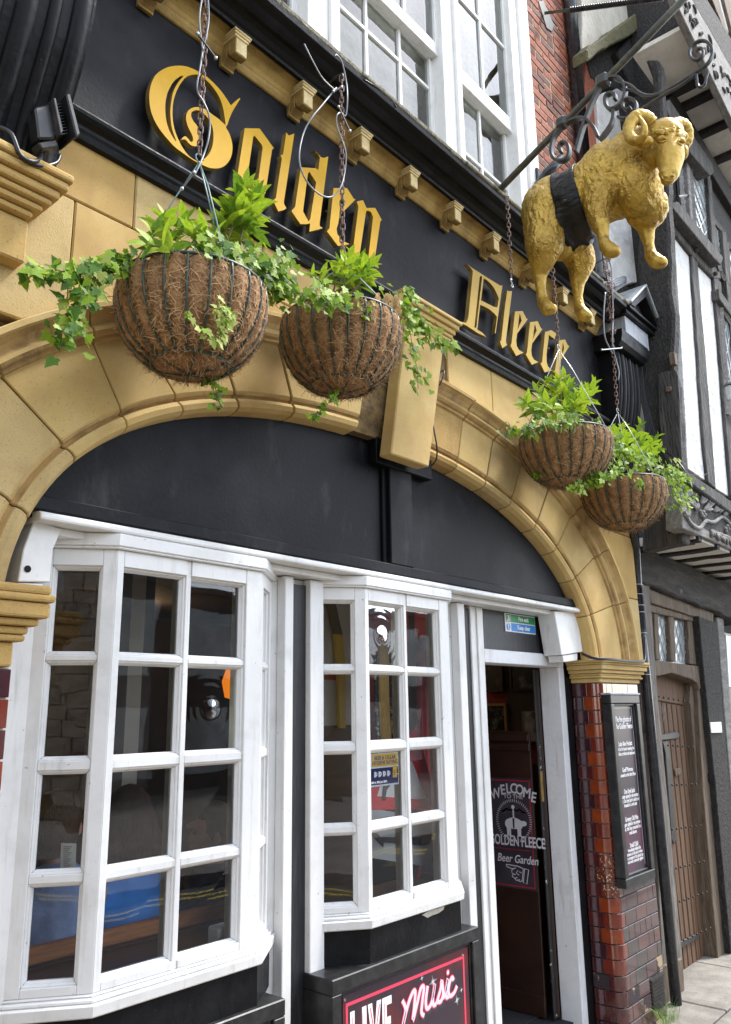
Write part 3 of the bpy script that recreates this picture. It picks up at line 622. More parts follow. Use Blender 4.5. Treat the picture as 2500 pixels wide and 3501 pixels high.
part('air_vent', (lambda mb: [mb.box(5.30+.013*i, 5.308+.013*i, -.010, -.001, -.045+.02*j, -.031+.02*j) for i in range(14) for j in range(9)] and mb)(MB().box(5.295, 5.49, -.004, -.0012, -.05, .14)), M['iron'])

# ---- shop front: window head, posts, bays, door
W = M['white']
part('window_head_board', MB().extr([(.2, 2.345), (.035, 2.345), (.03, 2.35), (.03, 2.366), (.04, 2.372), (.07, 2.3775), (.2, 2.3775)], 1.19, 4.80), W, bevel=.003)
part('head_soffit_board', MB().box(1.22, 4.79, .10, .21, 2.318, 2.344), W, bevel=.003)
zr = [(2.224, 1.960), (1.916, 1.635), (1.581, 1.307), (1.257, 1.002)]
UL = Vector((-.79, .613, 0)).normalized(); UR = Vector((.79, .613, 0)).normalized()
bull = None
def bull_pane(mt, parent, P, u, w_, z0, z1, nrm, cf=(.5, .5)):
    n = 44; vs = []; fs = []; h = z1-z0
    for i in range(n+1):
        for j in range(n+1):
            a, b = w_*i/n, h*j/n
            dx, dz = a-w_*cf[0], (b-h*cf[1]); r = math.hypot(dx, dz)/(w_*.5)
            d = .0055*math.exp(-(r/.22)**2)+.0002*math.exp(-((r-.55)/.18)**2)+.00004*math.cos(r*26+5*dx/w_+3*dz/w_)*max(0, 1-r*.6)
            edge = min(a, w_-a, b, h-b); d *= min(1, edge/.012)
            p = P+u*a+nrm*d; vs.append((p.x, p.y, z0+b))
    for i in range(n):
        for j in range(n):
            q = i*(n+1)+j; fs.append((q, q+1, q+n+2, q+n+1))
    o = MB().add(vs, fs).build('pane', mt, parent, smooth=True, fix=False); o['label'] = 'crown glass pane with a round bullseye'
    return o
def bay(X0, bull_at, idx):
    FW = .64
    A = Vector((X0, .05, 0)); B = Vector((X0+FW, .05, 0)); L = .246
    bayo = None
    faces = [(A, Vector((1, 0, 0)), Vector((0, -1, 0)), FW, [(.040, .272), (.319, .550)]),
             (A, UL, Vector((-.613, -.79, 0)).normalized(), L, [(.058, .190)]),
             (B, UR, Vector((.613, -.79, 0)).normalized(), L, [(.058, .190)])]
    fr = MB(); cr = MB(); panes = []
    for fi, (P, u, nn, wid, cols) in enumerate(faces):
        def q(a, d, z): v = P+u*a+nn*d; return (v.x, v.y, z)
        def bx(mb, a0, a1, d0, d1, z0, z1):
            mb.prism2([q(a0, d0, z0), q(a1, d0, z0), q(a1, d1, z0), q(a0, d1, z0)], [q(a0, d0, z1), q(a1, d0, z1), q(a1, d1, z1), q(a0, d1, z1)])
        e = .013; zt, zb = 2.292, .964
        ov = .0 if fi == 0 else .0006
        # stiles
        edges = [0]+[c for col in cols for c in (col[0]-e, col[1]+e)]+[wid]
        for k in range(0, len(edges), 2):
            a0, a1 = edges[k], edges[k+1]
            bar = 0 < k < len(edges)-2
            d0 = -.006-ov if bar else 0-ov
            bx(fr, a0, a1, d0, -.046, zb, zt)
            bx(cr, a0+.001, a1-.001, -.047, -.085, zb, zt)
        # rails
        for a0, a1 in [(c[0]-e, c[1]+e) for c in cols]:
            zl = [zt]+[v for r_ in zr for v in (r_[0]+e, r_[1]-e)]+[zb]
            for k in range(0, len(zl), 2):
                bar = 0 < k < len(zl)-2
                bx(fr, a0+.0004, a1-.0004, -.0065 if bar else -.0008, -.0455, zl[k+1], zl[k])
                bx(cr, a0+.0015, a1-.0015, -.0475, -.0845, zl[k+1], zl[k])
        # splayed beads and glass
        for ci, c in enumerate(cols):
            for ri, (z1_, z0_) in enumerate(zr):
                o4 = [(c[0]-e, z0_-e), (c[1]+e, z0_-e), (c[1]+e, z1_+e), (c[0]-e, z1_+e)]
                m4 = [(c[0]-e*.45, z0_-e*.45), (c[1]+e*.45, z0_-e*.45), (c[1]+e*.45, z1_+e*.45), (c[0]-e*.45, z1_+e*.45)]
                i4 = [(c[0], z0_), (c[1], z0_), (c[1], z1_), (c[0], z1_)]
                for k in range(4):
                    a, b = k, (k+1) % 4
                    for lo, hi, dl, dh in ((o4, m4, -.010, -.015), (m4, i4, -.0185, -.030)):
                        fr.prism2([q(lo[a][0], dl, lo[a][1]), q(lo[b][0], dl, lo[b][1]), q(hi[b][0], dh, hi[b][1]), q(hi[a][0], dh, hi[a][1])],
                                  [q(lo[a][0], -.044, lo[a][1]), q(lo[b][0], -.044, lo[b][1]), q(hi[b][0], -.044, hi[b][1]), q(hi[a][0], -.044, hi[a][1])])
                panes.append((fi, ci, ri, P, u, nn, c, z0_, z1_))
    bayo = part('bay_window', fr, W, bevel=.0022)
    bayo['label'] = 'white bay window of small panes, %s' % ('nearer one on the left' if idx == 0 else 'farther one beside the doorway')
    cr.build('inner_frame', M['cream'], bayo)
    for fi, ci, ri, P, u, nn, c, z0_, z1_ in panes:
        w_ = c[1]-c[0]
        if (fi, ci, ri) == bull_at: bull_pane(M['bullglass'], bayo, P+u*c[0]+nn*-.034, u, w_, z0_, z1_, nn, (.5, .5)); continue
        tl = Vector((random.uniform(-.0015, .0015), random.uniform(-.0015, .0015)))
        def q(a, z, d=-.034): v = P+u*a+nn*d; return (v.x, v.y, z)
        MB().add([q(c[0]-.002, z0_-.002, -.034+tl.x), q(c[1]+.002, z0_-.002), q(c[1]+.002, z1_+.002, -.034+tl.y), q(c[0]-.002, z1_+.002)], [(0, 1, 2, 3)]).build('pane', M['glass'], bayo, fix=False)
    # moulded head following the bay, sill and apron
    def ring(off, z0, z1, yb=.2, x_end=.215):
        a = A+Vector((-.36*off, -off, 0)); b = B+Vector((.36*off, -off, 0))
        l = a+UL*((yb-a.y)/UL.y); r = b+UR*((yb-b.y)/UR.y)
        pts = [l, a, b, r]
        return [(p.x, p.y, z0) for p in pts], [(p.x, p.y, z1) for p in pts]
    hd = MB(); hd.prism2(*ring(.016, 2.2925, 2.300)); hd.prism2(*ring(.02, 2.3005, 2.343))
    hd.build('bay_head', W, bayo, bevel=.003)
    sl = MB()
    a_, b_ = ring(.004, .955, .9635); sl.prism2(a_, b_)
    a_, b_ = ring(.014, .942, .955); sl.prism2(a_, b_)
    lo, _ = ring(.022, .905, .906); _, hi = ring(.026, .94, .9415); sl.prism2(lo, hi)
    sl.build('sill', W, bayo, bevel=.004)
    ap = MB(); ap.prism2(*ring(.006, .76, .9045)); ap.build('apron', M['black'], bayo, bevel=.003)
    ap2 = MB(); ap2.prism2(*ring(-.03, -.12, .7595)); ap2.build('stall_riser', M['black'], bayo)
    return bayo
random.seed(21)
bay1 = bay(1.477, (0, 1, 1), 0)
bay2 = bay(2.727, (0, 0, 0), 1)
fl = MB(); pch = at(1500, 3098, .043)
fl.prism([at(x, y, .0425) for x, y in ((1443, 3128), (1470, 3112), (1500, 3105), (1520, 3098), (1517, 3110), (1500, 3122), (1478, 3130), (1462, 3138))], (0, .002, 0)).build('flaked_patch', M['plaster_old'], bay2)
# posts between and beside the bays
part('shop_front_frame', MB().box(2.30, 2.60, .2, .24, -.12, 2.315).box(2.338, 2.3875, .15, .199, -.12, 2.3145).box(2.4875, 2.57, .15, .199, -.12, 2.3145)
     .box(3.50, 3.717, .2, .24, -.12, 2.315).box(3.60, 3.664, .15, .199, -.12, 2.3145).box(3.789, 3.914, .195, .24, -.12, 2.315).box(3.84, 3.86, .185, .1945, -.12, 2.3145)
     .box(1.18, 1.298, .2, .24, -.12, 2.315).box(3.9145, 4.79, .197, .24, 2.316, 2.335), W, bevel=.003)
part('black_strip', MB().box(2.388, 2.487, .178, .199, -.12, 2.29), M['black_wood']); part('black_strip', MB().box(3.7175, 3.7885, .205, .24, -.12, 2.3), M['black_wood'])
part('black_jamb_strip', MB().box(4.845, 4.914, .192, .26, -.12, 1.95), M['black']); part('black_jamb_strip', MB().box(1.02, 1.18, .2, .26, -.12, 2.2), M['black'])
part('transom_panel', MB().box(3.915, 4.775, .212, .235, 2.088, 2.3155), M['black_wood'])
df = MB().box(3.9145, 4.84, .196, .335, 2.012, 2.0875).box(4.772, 4.842, .197, .335, -.12, 2.0115).box(4.775, 4.842, .197, .24, 2.088, 2.3155).box(3.862, 3.914, .2405, .42, -.12, 2.0115)
part('door_frame', df, M['white_worn'], bevel=.004)
part('threshold', MB().box(3.9, 4.8, .15, .45, -.12, -.03), M['flag'])
def bracket(pts, Y):
    return MB().prism([at(x, y, Y) for x, y in pts], (0, .12, 0))
br = bracket(((1896, 2090), (1970, 2090), (1983, 2150), (1993, 2228), (1921, 2240)), .07)
br.prism([at(x, y, .075) for x, y in ((1924, 2241), (1975, 2234), (1975, 2258), (1928, 2264))], (0, .1, 0))
part('corner_bracket', br, M['white'], bevel=.003)
br = bracket(((118, 1778), (212, 1808), (182, 1880), (172, 1990), (62, 1988), (80, 1880)), .09)
br.prism([at(x, y, .095) for x, y in ((60, 1992), (150, 1996), (135, 2020), (40, 2012))], (0, .1, 0))
brk = part('corner_bracket', br, M['white'], bevel=.003)
p = at(95, 1945, .088); MB().lathe([(.011, 0), (.011, .001)], (p.x, p.y-.001, p.z), 14, 'Y').build('pipe_hole', M['black'], brk)

# ---- framed music board below the farther bay, plain board below the nearer one
def board(x0, x1, zt, zb, Y, name):
    f = .055
    fr = MB().box(x0, x1, Y, .2, zt-f, zt).box(x0, x0+f, Y+.0004, .2, zb, zt-f-.0004).box(x1-f, x1, Y+.0004, .2, zb, zt-f-.0004).box(x0, x1, Y, .2, zb-f, zb-.0004)
    b = part(name, fr, M['sign_frame'], bevel=.004)
    g = .012; fr2 = MB().box(x0+f+.0004, x1-f-.0004, Y+.012, .1, zt-f-g, zt-f-.0004).box(x0+f+.0004, x0+f+g, Y+.012, .1, zb+.0004, zt-f-g-.0004).box(x1-f-g, x1-f-.0004, Y+.012, .1, zb+.0004, zt-f-g-.0004)
    fr2.build('inner_moulding', M['sign_frame'], b, bevel=.003)
    MB().box(x0+f+g, x1-f-g, Y+.022, .1, zb, zt-f-g).build('board_panel', M['sign_dark'], b)
    return b
mboard = board(2.475, 3.475, .775, -.02, .02, 'notice_board')
board(1.30, 2.235, .775, -.02, .02, 'notice_board')

# black wires on the stone
wr = thing('wall_wire', 'thin black wire clipped down the right edge of the keystone', 'wire', at(1500, 1300, -.08))
MB().tube(path([at(1512,1268,-.05), at(1508,1290,-.08), at(1504,1310,-.06)], 4) if False else smooth_loop([at(1505,1272,-.06), at(1518,1268,-.075), at(1516,1285,-.085), at(1503,1318,-.07)], 5, closed=False), .004, 5).build('clip', M['blackcable'], wr, smooth=True)
MB().tube(smooth_loop([at(1481,1448,-.05), at(1486,1480,-.06), at(1494,1530,-.055), at(1492,1570,-.03), at(1476,1592,.0)], 5, closed=False), .0042, 5).build('wire', M['blackcable'], wr, smooth=True)
cw = thing('capital_cable', 'black cable running along the top of the carved capital over the tiled pillar', 'cable', at(2100, 2250, -.09))
for k in range(2):
    MB().tube(smooth_loop([at(1990,2232+4*k,.05), at(2030,2248+4*k,-.03), at(2080,2252+3*k,-.085), at(2140,2258+3*k,-.09), at(2190,2260+4*k,-.09), at(2206,2250,-.07), at(2204,2200-20*k,-.04)], 5, closed=False), .006, 5).build('cable', M['blackcable'], cw, smooth=True)
# ================================================================ upper storey of the pub
YW = .10
def zof(px, py, Y=YW): return at(px, py, Y).z
def xof(px, py, Y=YW): return at(px, py, Y).x
# brick pier at the right of the windows, each brick laid
bw = part('brick_wall', MB().box(4.80, 5.60, .1025, .3, 4.6, 9.0).box(-1.0, 4.80, .30, .4, 4.6, 9.0), M['brickmortar'])
random.seed(8)
bms = []
for k in range(10):
    w_ = .205 if k < 6 else .095; mb = MB(); d = random.uniform(-.006, .001)
    n = lambda: random.uniform(-.003, .003)
    mb.prism2([(n(), 0+d+n(), n()), (w_+n(), d+n(), n()), (w_+n(), .05, n()), (n(), .05, n())], [(n(), d+n(), .059+n()), (w_+n(), d+n(), .059+n()), (w_+n(), .05, .059), (n(), .05, .059)])
    me = mb.mesh('brick'); me.materials.append(M[random.choice(['brick1', 'brick2', 'brick2', 'brick3'])]); bms.append((w_, me))
z = 4.63; row = 0
while z < 7.7:
    x = 4.805
    big = [b for b in bms if b[0] > .15]; small = [b for b in bms if b[0] < .15]
    if row % 2: x_end = 5.6; seq = 'S'
    else: seq = 'B'
    while x < 5.58:
        w_, me = random.choice(small if seq == 'S' else big); seq = 'B' if seq == 'S' else random.choice('BBS')
        if x+w_ > 5.62: w_, me = random.choice(small)
        share(me, 'brick', bw, Matrix.Translation((x, .10, z))); x += w_+.015
    z += .075; row += 1
# white sash windows
def sash(name, x0, x1, bars, rails, ztop, Y, label=None):
    """frame from x0 to x1 (outer edges of the glass), vertical bars and horizontal rails as (z0, z1, depth)"""
    pass
Wt = M['white_worn'] if False else M['white']
fr = MB()
zb0, zt0 = 4.60, 8.6
for a, b in ((2.40, 2.475), (2.575, 2.64), (3.60, 3.66), (3.76, 3.81), (4.505, 4.60), (4.66, 4.80)): fr.box(a, b, YW-.012, .22, zb0, zt0)
for a, b in ((2.475, 2.575), (3.66, 3.76), (4.60, 4.66)): fr.box(a, b, YW+.012, .22, zb0, zt0)
fr.box(.6, .66, YW-.012, .22, zb0, zt0)
part('window_casing', fr, W, bevel=.004)
def light(x0, x1, nb, zmeet, zbar_low, zbar_up, upY=YW+.03, loY=YW+.075):
    """a double-hung sash: upper sash in front, lower sash set back"""
    s = MB(); zm0, zm1 = zmeet
    st = .035
    # upper sash
    s.box(x0, x0+st, upY, upY+.04, zm0, zt0).box(x1-st, x1, upY, upY+.04, zm0, zt0).box(x0+st, x1-st, upY-.004, upY+.045, zm0, zm1)
    # lower sash
    s.box(x0, x0+st+.012, loY, loY+.04, zb0, zm1).box(x1-st-.012, x1, loY, loY+.04, zb0, zm1).box(x0+st+.012, x1-st-.012, loY, loY+.04, zm0, zm1-.006).box(x0+st+.012, x1-st-.012, loY-.002, loY+.04, zb0, zb0+.06)
    w_ = (x1-x0-2*st)/nb; bar = .022
    for k in range(1, nb):
        xx = x0+st+w_*k
        s.box(xx-bar/2, xx+bar/2, upY+.004, upY+.035, zm1, zt0).box(xx-bar/2, xx+bar/2, loY+.004, loY+.035, zb0+.06, zm0)
    for zz in zbar_low: s.box(x0+st+.012, x1-st-.012, loY+.006, loY+.034, zz-bar/2, zz+bar/2)
    for zz in zbar_up: s.box(x0+st, x1-st, upY+.006, upY+.034, zz-bar/2, zz+bar/2)
    o = part('sash_window', s, W, bevel=.003)
    zl = [zb0+.05]+list(zbar_low)+[zm0+.01]
    for k in range(nb):
        for a, b in zip(zl, zl[1:]):
            t = random.uniform(-.002, .002)
            MB().add([(x0+st+w_*k, loY+.02+t, a), (x0+st+w_*(k+1), loY+.02, a), (x0+st+w_*(k+1), loY+.02-t, b), (x0+st+w_*k, loY+.02, b)], [(0, 1, 2, 3)]).build('pane', M['sashglass'], o, fix=False)
        zu = [zm1-.01]+list(zbar_up)+[zt0]
        for a, b in zip(zu, zu[1:]):
            t = random.uniform(-.002, .002)
            MB().add([(x0+st+w_*k, upY+.02+t, a), (x0+st+w_*(k+1), upY+.02, a), (x0+st+w_*(k+1), upY+.02-t, b), (x0+st+w_*k, upY+.02, b)], [(0, 1, 2, 3)]).build('pane', M['sashglass'], o, fix=False)
    return o
zmL = (zof(1481, 178, YW+.03), zof(1481, 140, YW+.03)); zmR = (zof(1640, 345, YW+.03), zof(1640, 300, YW+.03))
zl1 = zof(1330, 172, YW+.08); zr_l = zof(1656, 577, YW+.08); zr_u = zof(1667, 92, YW+.03)
light(2.62, 3.62, 3, zmL, [zl1], [zmL[1]+.42, zmL[1]+.84])
light(3.79, 4.525, 2, zmR, [zr_l], [zr_u, zr_u+.45])
light(1.4, 2.42, 3, zmL, [zl1], [zmL[1]+.42])
# net curtains and the room behind the upper windows
cur = MB()
for x0, x1 in ((1.45, 2.40), (2.66, 3.60), (3.84, 4.5)):
    n = 40; pts = [(x0+(x1-x0)*k/n, .34+.018*math.sin(k*1.9)+.008*math.sin(k*.7)) for k in range(n+1)]
    cur.add([(x, y, 4.6) for x, y in pts]+[(x, y, 8.6) for x, y in pts], [(k, k+1, n+2+k, n+1+k) for k in range(n)])
nc = cur.build('net_curtain', mat('net_curtain_cloth', (.19, .29, .36), .9, c2=(.10, .16, .20), s2=5, aniso=(6, 6, .4)), pub, fix=False)

# ================================================================ iron and pipes on the wall
def path(pts, n=5): return smooth_loop([Vector(p) for p in pts], n, closed=False)
dp = thing('downpipe', 'black drainpipe beside the end of the pub, bending at the stone arch', 'drainpipe', (5.72, .02, 0))
X0 = 5.735
lowp = [(X0, .03, .0), (X0, .03, 2.72), (5.70, .0, 2.86), (5.60, -.04, 2.98), (5.55, -.06, 3.1)]
MB().tube([(X0, .03, z) for z in (-.11, 1, 2, 2.6)]+path([(X0, .03, 2.6), (X0-.01, .02, 2.75), (5.69, .0, 2.87), (5.64, -.02, 2.98), (5.62, -.02, 3.12), (5.62, -.02, 3.4)]), .036, 14).build('lower_pipe', M['pipe'], dp, smooth=True)
for zc in (1.98, 2.27, 2.42, 2.55, 2.02+.45, 2.62):
    MB().lathe([(.0365, -.002), (.039, -.002), (.039, .002), (.0365, .002)], (X0, .03, zc), 14).build('joint_ring', M['zinc'], dp, smooth=True)
up_top = at(1985, 0, .06); up = at(2140, 950, .06)
pu = MB(); e0 = at(2135, 985, .05)
xa, xb = 5.50, 5.62
pu.tube([(5.50, .04, 9), (5.50, .04, 5.85)]+path([(5.50, .04, 5.85), (5.50, .03, 5.6), (5.505, .02, 5.4), (5.52, .02, 5.2)])+[(5.52, .02, 4.62)], .052, 14)
pu.build('upper_pipe', M['pipe'], dp, smooth=True)
p1 = at(2130, 985, -.0)
MB().lathe([(.055, 0), (.066, .004), (.066, .05), (.06, .06), (.055, .06)], (5.52, .02, 4.95), 16).build('pipe_collar', M['pipe'], dp, smooth=True)

br = thing('twisted_wall_bracket', 'twisted wrought iron bar fixed to the brick wall by a plate', 'bracket', (4.95, .1, 6.9))
pA = at(1850, 62, .09); pl0 = [at(1842, 5, .09), at(1858, 0, .09), at(1895, 85, .09), at(1888, 108, .09), at(1870, 95, .09)]
MB().prism(pl0, (0, .012, 0)).build('wall_plate', M['iron'], br, bevel=.002)
q0 = at(1862, 45, .08); q1 = atX(2270, -8, q0.x+.35)
fl = MB(); dirv = (q1-q0)
fl.tube([q0, q0+dirv*.22], .016, 4); fl.build('bar', M['iron_mossy'], br)
tw = MB(); N = 150; n = 4; a = q0+dirv*.22; b_ = q1; t = (b_-a).normalized(); uu = t.orthogonal().normalized(); vv = t.cross(uu); vs = []; fs = []
for k in range(N+1):
    c = a.lerp(b_, k/N); an = k*.42
    for j in range(n):
        th = an+j*math.pi/2; vs.append(c+(uu*math.cos(th)+vv*math.sin(th))*.024)
for k in range(N):
    for j in range(n): fs.append((k*n+j, k*n+(j+1) % n, (k+1)*n+(j+1) % n, (k+1)*n+j))
tw.add(vs, fs); tw.build('twisted_bar', M['iron'], br)

# ---- floodlight on the left console's foot
fl = thing('floodlight', 'black outdoor floodlight with cooling fins hung beside the left console', 'floodlight', at(160, 500, -.16))
def fq(x, y, d): return at(x, y, -.16)+Vector((0, d, 0))
body = MB().prism2([fq(108, 375, -.02), fq(160, 365, -.02), fq(187, 475, -.02), fq(170, 485, -.02), fq(122, 485, -.02)], [fq(120, 380, .05), fq(160, 370, .05), fq(185, 470, .05), fq(170, 478, .05), fq(130, 478, .05)])
body.build('housing', M['sign_frame'], fl, bevel=.006)
MB().prism2([fq(158, 358, -.045), fq(166, 358, -.045), fq(192, 470, -.045), fq(183, 482, -.045)], [fq(156, 358, .03), fq(164, 358, .03), fq(190, 472, .03), fq(180, 484, .03)]).build('gasket', M['iron'], fl, bevel=.002)
MB().prism2([fq(192, 352, -.06), fq(207, 348, -.06), fq(242, 488, -.06), fq(228, 498, -.06)], [fq(190, 354, .04), fq(203, 352, .04), fq(238, 490, .04), fq(224, 500, .04)]).build('front_plate', M['sign_frame'], fl, bevel=.004)
for k in range(11):
    f = k/10; x0_, y0_ = 168+24*f, 372+100*f
    MB().prism2([fq(x0_, y0_, -.03), fq(x0_+24, y0_-4, -.03), fq(x0_+24, y0_-1, -.03), fq(x0_, y0_+3, -.03)], [fq(x0_, y0_, .025), fq(x0_+24, y0_-4, .025), fq(x0_+24, y0_-1, .025), fq(x0_, y0_+3, .025)]).build('cooling_fin', M['sign_frame'], fl)
MB().prism2([fq(126, 490, -.01), fq(185, 480, -.01), fq(195, 505, -.01), fq(140, 515, -.01)], [fq(126, 490, .04), fq(185, 480, .04), fq(195, 505, .04), fq(140, 515, .04)]).build('junction_box', M['iron'], fl, bevel=.004)
MB().tube([fq(165, 500, .02), fq(166, 540, .06), fq(160, 585, .1)], .014, 6).build('mounting_arm', M['iron'], fl)
cb = MB(); cb.tube(path([at(0, 435, -.14), at(40, 460, -.16), at(70, 530, -.17), at(110, 552, -.17), at(138, 540, -.15), at(140, 500, -.13)]), .0075, 6)
cb.build('flex', M['blackcable'], fl, smooth=True)
cb = MB(); cb.tube(path([at(0, 490, -.13), at(60, 530, -.15), at(130, 565, -.16), at(190, 558, -.14), at(206, 530, -.12)]), .0065, 6)
cb.build('flex', M['blackcable'], fl, smooth=True)

# ---- security camera on the end of the jetty beam
cq = atX(2318, 1778, 5.775)
cc = thing('dome_camera', 'small black dome security camera with a ring of lights on the carved beam end', 'camera', cq)
MB().box(5.782, 5.799, cq.y-.07, cq.y+.085, cq.z-.085, cq.z+.08).build('base_plate', M['pipe'], cc, bevel=.008, seg=3)
cq = cq+Vector((-.045, 0, 0))
MB().ball(cq, .062, 20, 14).build('dome', mat('camera_dome', (.01, .013, .02), .12, coat=.6), cc, smooth=True)
dv = (CAM-cq).normalized(); dl = (dv+Vector((-.1, 0.25, -.1))).normalized(); uu = dl.orthogonal().normalized(); vv = dl.cross(uu)
lens = MB()
for k in range(10):
    a = 2*math.pi*k/10; lens.ball(cq+dl*.058+(uu*math.cos(a)+vv*math.sin(a))*.024, .005, 6, 4)
lens.build('light_ring', M['yellow_sign'], cc, smooth=True)
MB().ball(cq+dl*.05, .017, 10, 8).build('lens', M['pipe'], cc, smooth=True)

# ---- signs
PF = at(2090, 2375, -.05)
gs = thing('ghost_story_sign', 'tall narrow black framed sign of ghost stories on the tiled pillar', 'sign', (5.2, -.03, .72))
gx0, gx1, gz0, gz1 = at(2139, 3043, -.065).x, at(2243, 2995, -.065).x, at(2139, 3043, -.065).z, at(2085, 2375, -.065).z
gx0 = (at(2139, 3043, -.065).x+at(2090, 2372, -.065).x)/2
f = .055
F = MB().box(gx0, gx1, -.065, -.002, gz1-f, gz1).box(gx0, gx1, -.065, -.002, gz0, gz0+f).box(gx0, gx0+f, -.0648, -.002, gz0+f+.0003, gz1-f-.0003).box(gx1-f, gx1, -.0648, -.002, gz0+f+.0003, gz1-f-.0003)
F.build('frame', M['sign_frame'], gs, bevel=.006, seg=2)
F = MB(); i = f+.0004; e = .014
F.box(gx0+i, gx1-i, -.05, -.003, gz1-i-e, gz1-i).box(gx0+i, gx1-i, -.05, -.003, gz0+i, gz0+i+e).box(gx0+i, gx0+i+e, -.0498, -.003, gz0+i+e, gz1-i-e).box(gx1-i-e, gx1-i, -.0498, -.003, gz0+i+e, gz1-i-e)
F.build('inner_frame', M['sign_frame'], gs, bevel=.004)
MB().box(gx0-.004, gx1+.004, -.07, -.002, gz1+.0004, gz1+.012).build('cover_strip', M['leadgrey'], gs, bevel=.002)
MB().box(gx0+f+e, gx1-f-e, -.036, -.004, gz0+f+e, gz1-f-e).build('printed_panel', mat('plum_printed_panel', (.045, .035, .045), .3, c2=(.13, .04, .075), s2=1.3, lo=.5, hi=.7), gs)
bx0, bx1, bz0, bz1 = gx0+f+e+.012, gx1-f-e-.012, gz0+f+e+.02, gz1-f-e-.012
bl = MB(); yb = -.0368; t = .0022
bl.box(bx0, bx1, yb, yb+.0006, bz1-t, bz1).box(bx1-t, bx1, yb, yb+.0006, bz0, bz1-t).box(bx0, bx0+t, yb, yb+.0006, bz0, bz1-t)
bl.build('border_line', M['print_white'], gs)
cx = (bx0+bx1)/2; H = bz1-bz0
def gline(s, fz, size, bold=.006): 
    wmax = (bx1-bx0)*.94
    o = text('lettering', s, M['print_white'], (cx, -.0372, bz1-H*fz), (1, 0, 0), (0, 0, 1), size, gs, sx=.72, bold=bold*size*2.2)
    xs = [v.co.x for v in o.data.vertices]; wd = max(xs)-min(xs)
    if wd > wmax:
        k = wmax/wd
        for v in o.data.vertices: v.co.x = cx+(v.co.x-cx)*k
for s, fz, sz in (('The five ghosts of', .09, .047), ('The Golden Fleece', .135, .047), ('Lady Alice Peckett', .245, .038), ('Said to be found roaming the', .275, .031), ('endless corridors and staircases', .305, .031),
                  ('Geoff Monroe', .41, .038), ('Located on the third floor', .44, .031), ('One Eyed Jack', .545, .038), ('Mostly sighted in the bottom', .573, .031), ('bar, One Eyed Jack is said to be', .60, .031), ('dressed in a red coat', .627, .031),
                  ('Grumpy Old Man', .715, .038), ('Again sighted in the bottom', .743, .031), ('bar, this time crouched in a', .77, .031), ('small alcove', .797, .031), ('Small Child', .875, .038), ('Immediately behind the', .899, .028), ('entrance to the pub is where', .922, .028), ('the youngest of the ghosts has', .945, .028), ('been most commonly sighted', .967, .028)):
    gline(s, fz, sz)

fe = thing('fire_exit_sign', 'small green and blue fire exit keep clear sign on the black panel over the doorway', 'sign', at(1778, 2130, .21))
a, b = at(1725, 2092, .208), at(1831, 2170, .208)
a = Vector((a.x, .208, (at(1725, 2092, .208).z+at(1831, 2113, .208).z)/2)); zb_ = (at(1727, 2157, .208).z+at(1831, 2171, .208).z)/2
w_, h_ = b.x-a.x, a.z-zb_
MB().box(a.x, b.x, .206, .2115, zb_, a.z).build('plate', M['print_white'], fe, bevel=.001)
MB().box(a.x+w_*.185, b.x-.006, .2048, .2055, zb_+h_*.53, a.z-.006).build('green_band', M['green_sign'], fe)
MB().box(a.x+w_*.185, b.x-.006, .2048, .2055, zb_+.006, zb_+h_*.48).build('blue_band', M['blue_sign'], fe)
MB().box(a.x+.008, a.x+w_*.165, .2048, .2055, zb_+h_*.53, a.z-.006).build('pictogram_field', M['green_sign'], fe)
MB().box(a.x+.016, a.x+w_*.135, .2042, .2047, zb_+h_*.56, a.z-.012).build('pictogram_door', M['print_white'], fe)
rn = MB(); rx, rz = a.x+w_*.075, zb_+h_*.74
def limb(pts, r): rn.tube([(rx+x*h_, .2038, rz+z*h_) for x, z in pts], r*h_, 5)
limb([(0, .08), (-.02, -.02)], .022); limb([(-.02, -.02), (.045, -.06), (.04, -.13)], .014); limb([(-.02, -.02), (-.05, -.08), (-.09, -.1)], .014); limb([(0, .07), (.06, .03), (.09, .05)], .011); limb([(0, .07), (-.06, .06), (-.08, 0)], .011)
rn.ball((rx+.012*h_, .2038, rz+.13*h_), .024*h_, 8, 6); rn.build('running_figure', M['green_sign'], fe)
MB().lathe([(.001, -.0004), (h_*.19, -.0004), (h_*.19, .0004), (.001, .0004)], (a.x+w_*.088, .205, zb_+h_*.25), 20, 'Y').build('blue_disc', M['blue_sign'], fe)
text('lettering', '!', M['print_white'], (a.x+w_*.088, .2035, zb_+h_*.12), (1, 0, 0), (0, 0, 1), h_*.38, fe, bold=.002)
text('lettering', 'Fire exit', M['print_white'], (a.x+w_*.59, .2035, zb_+h_*.64), (1, 0, 0), (0, 0, 1), h_*.33, fe, bold=.0012, sx=1.0)
text('lettering', 'Keep clear', M['print_white'], (a.x+w_*.59, .2035, zb_+h_*.17), (1, 0, 0), (0, 0, 1), h_*.33, fe, bold=.0012, sx=.98)

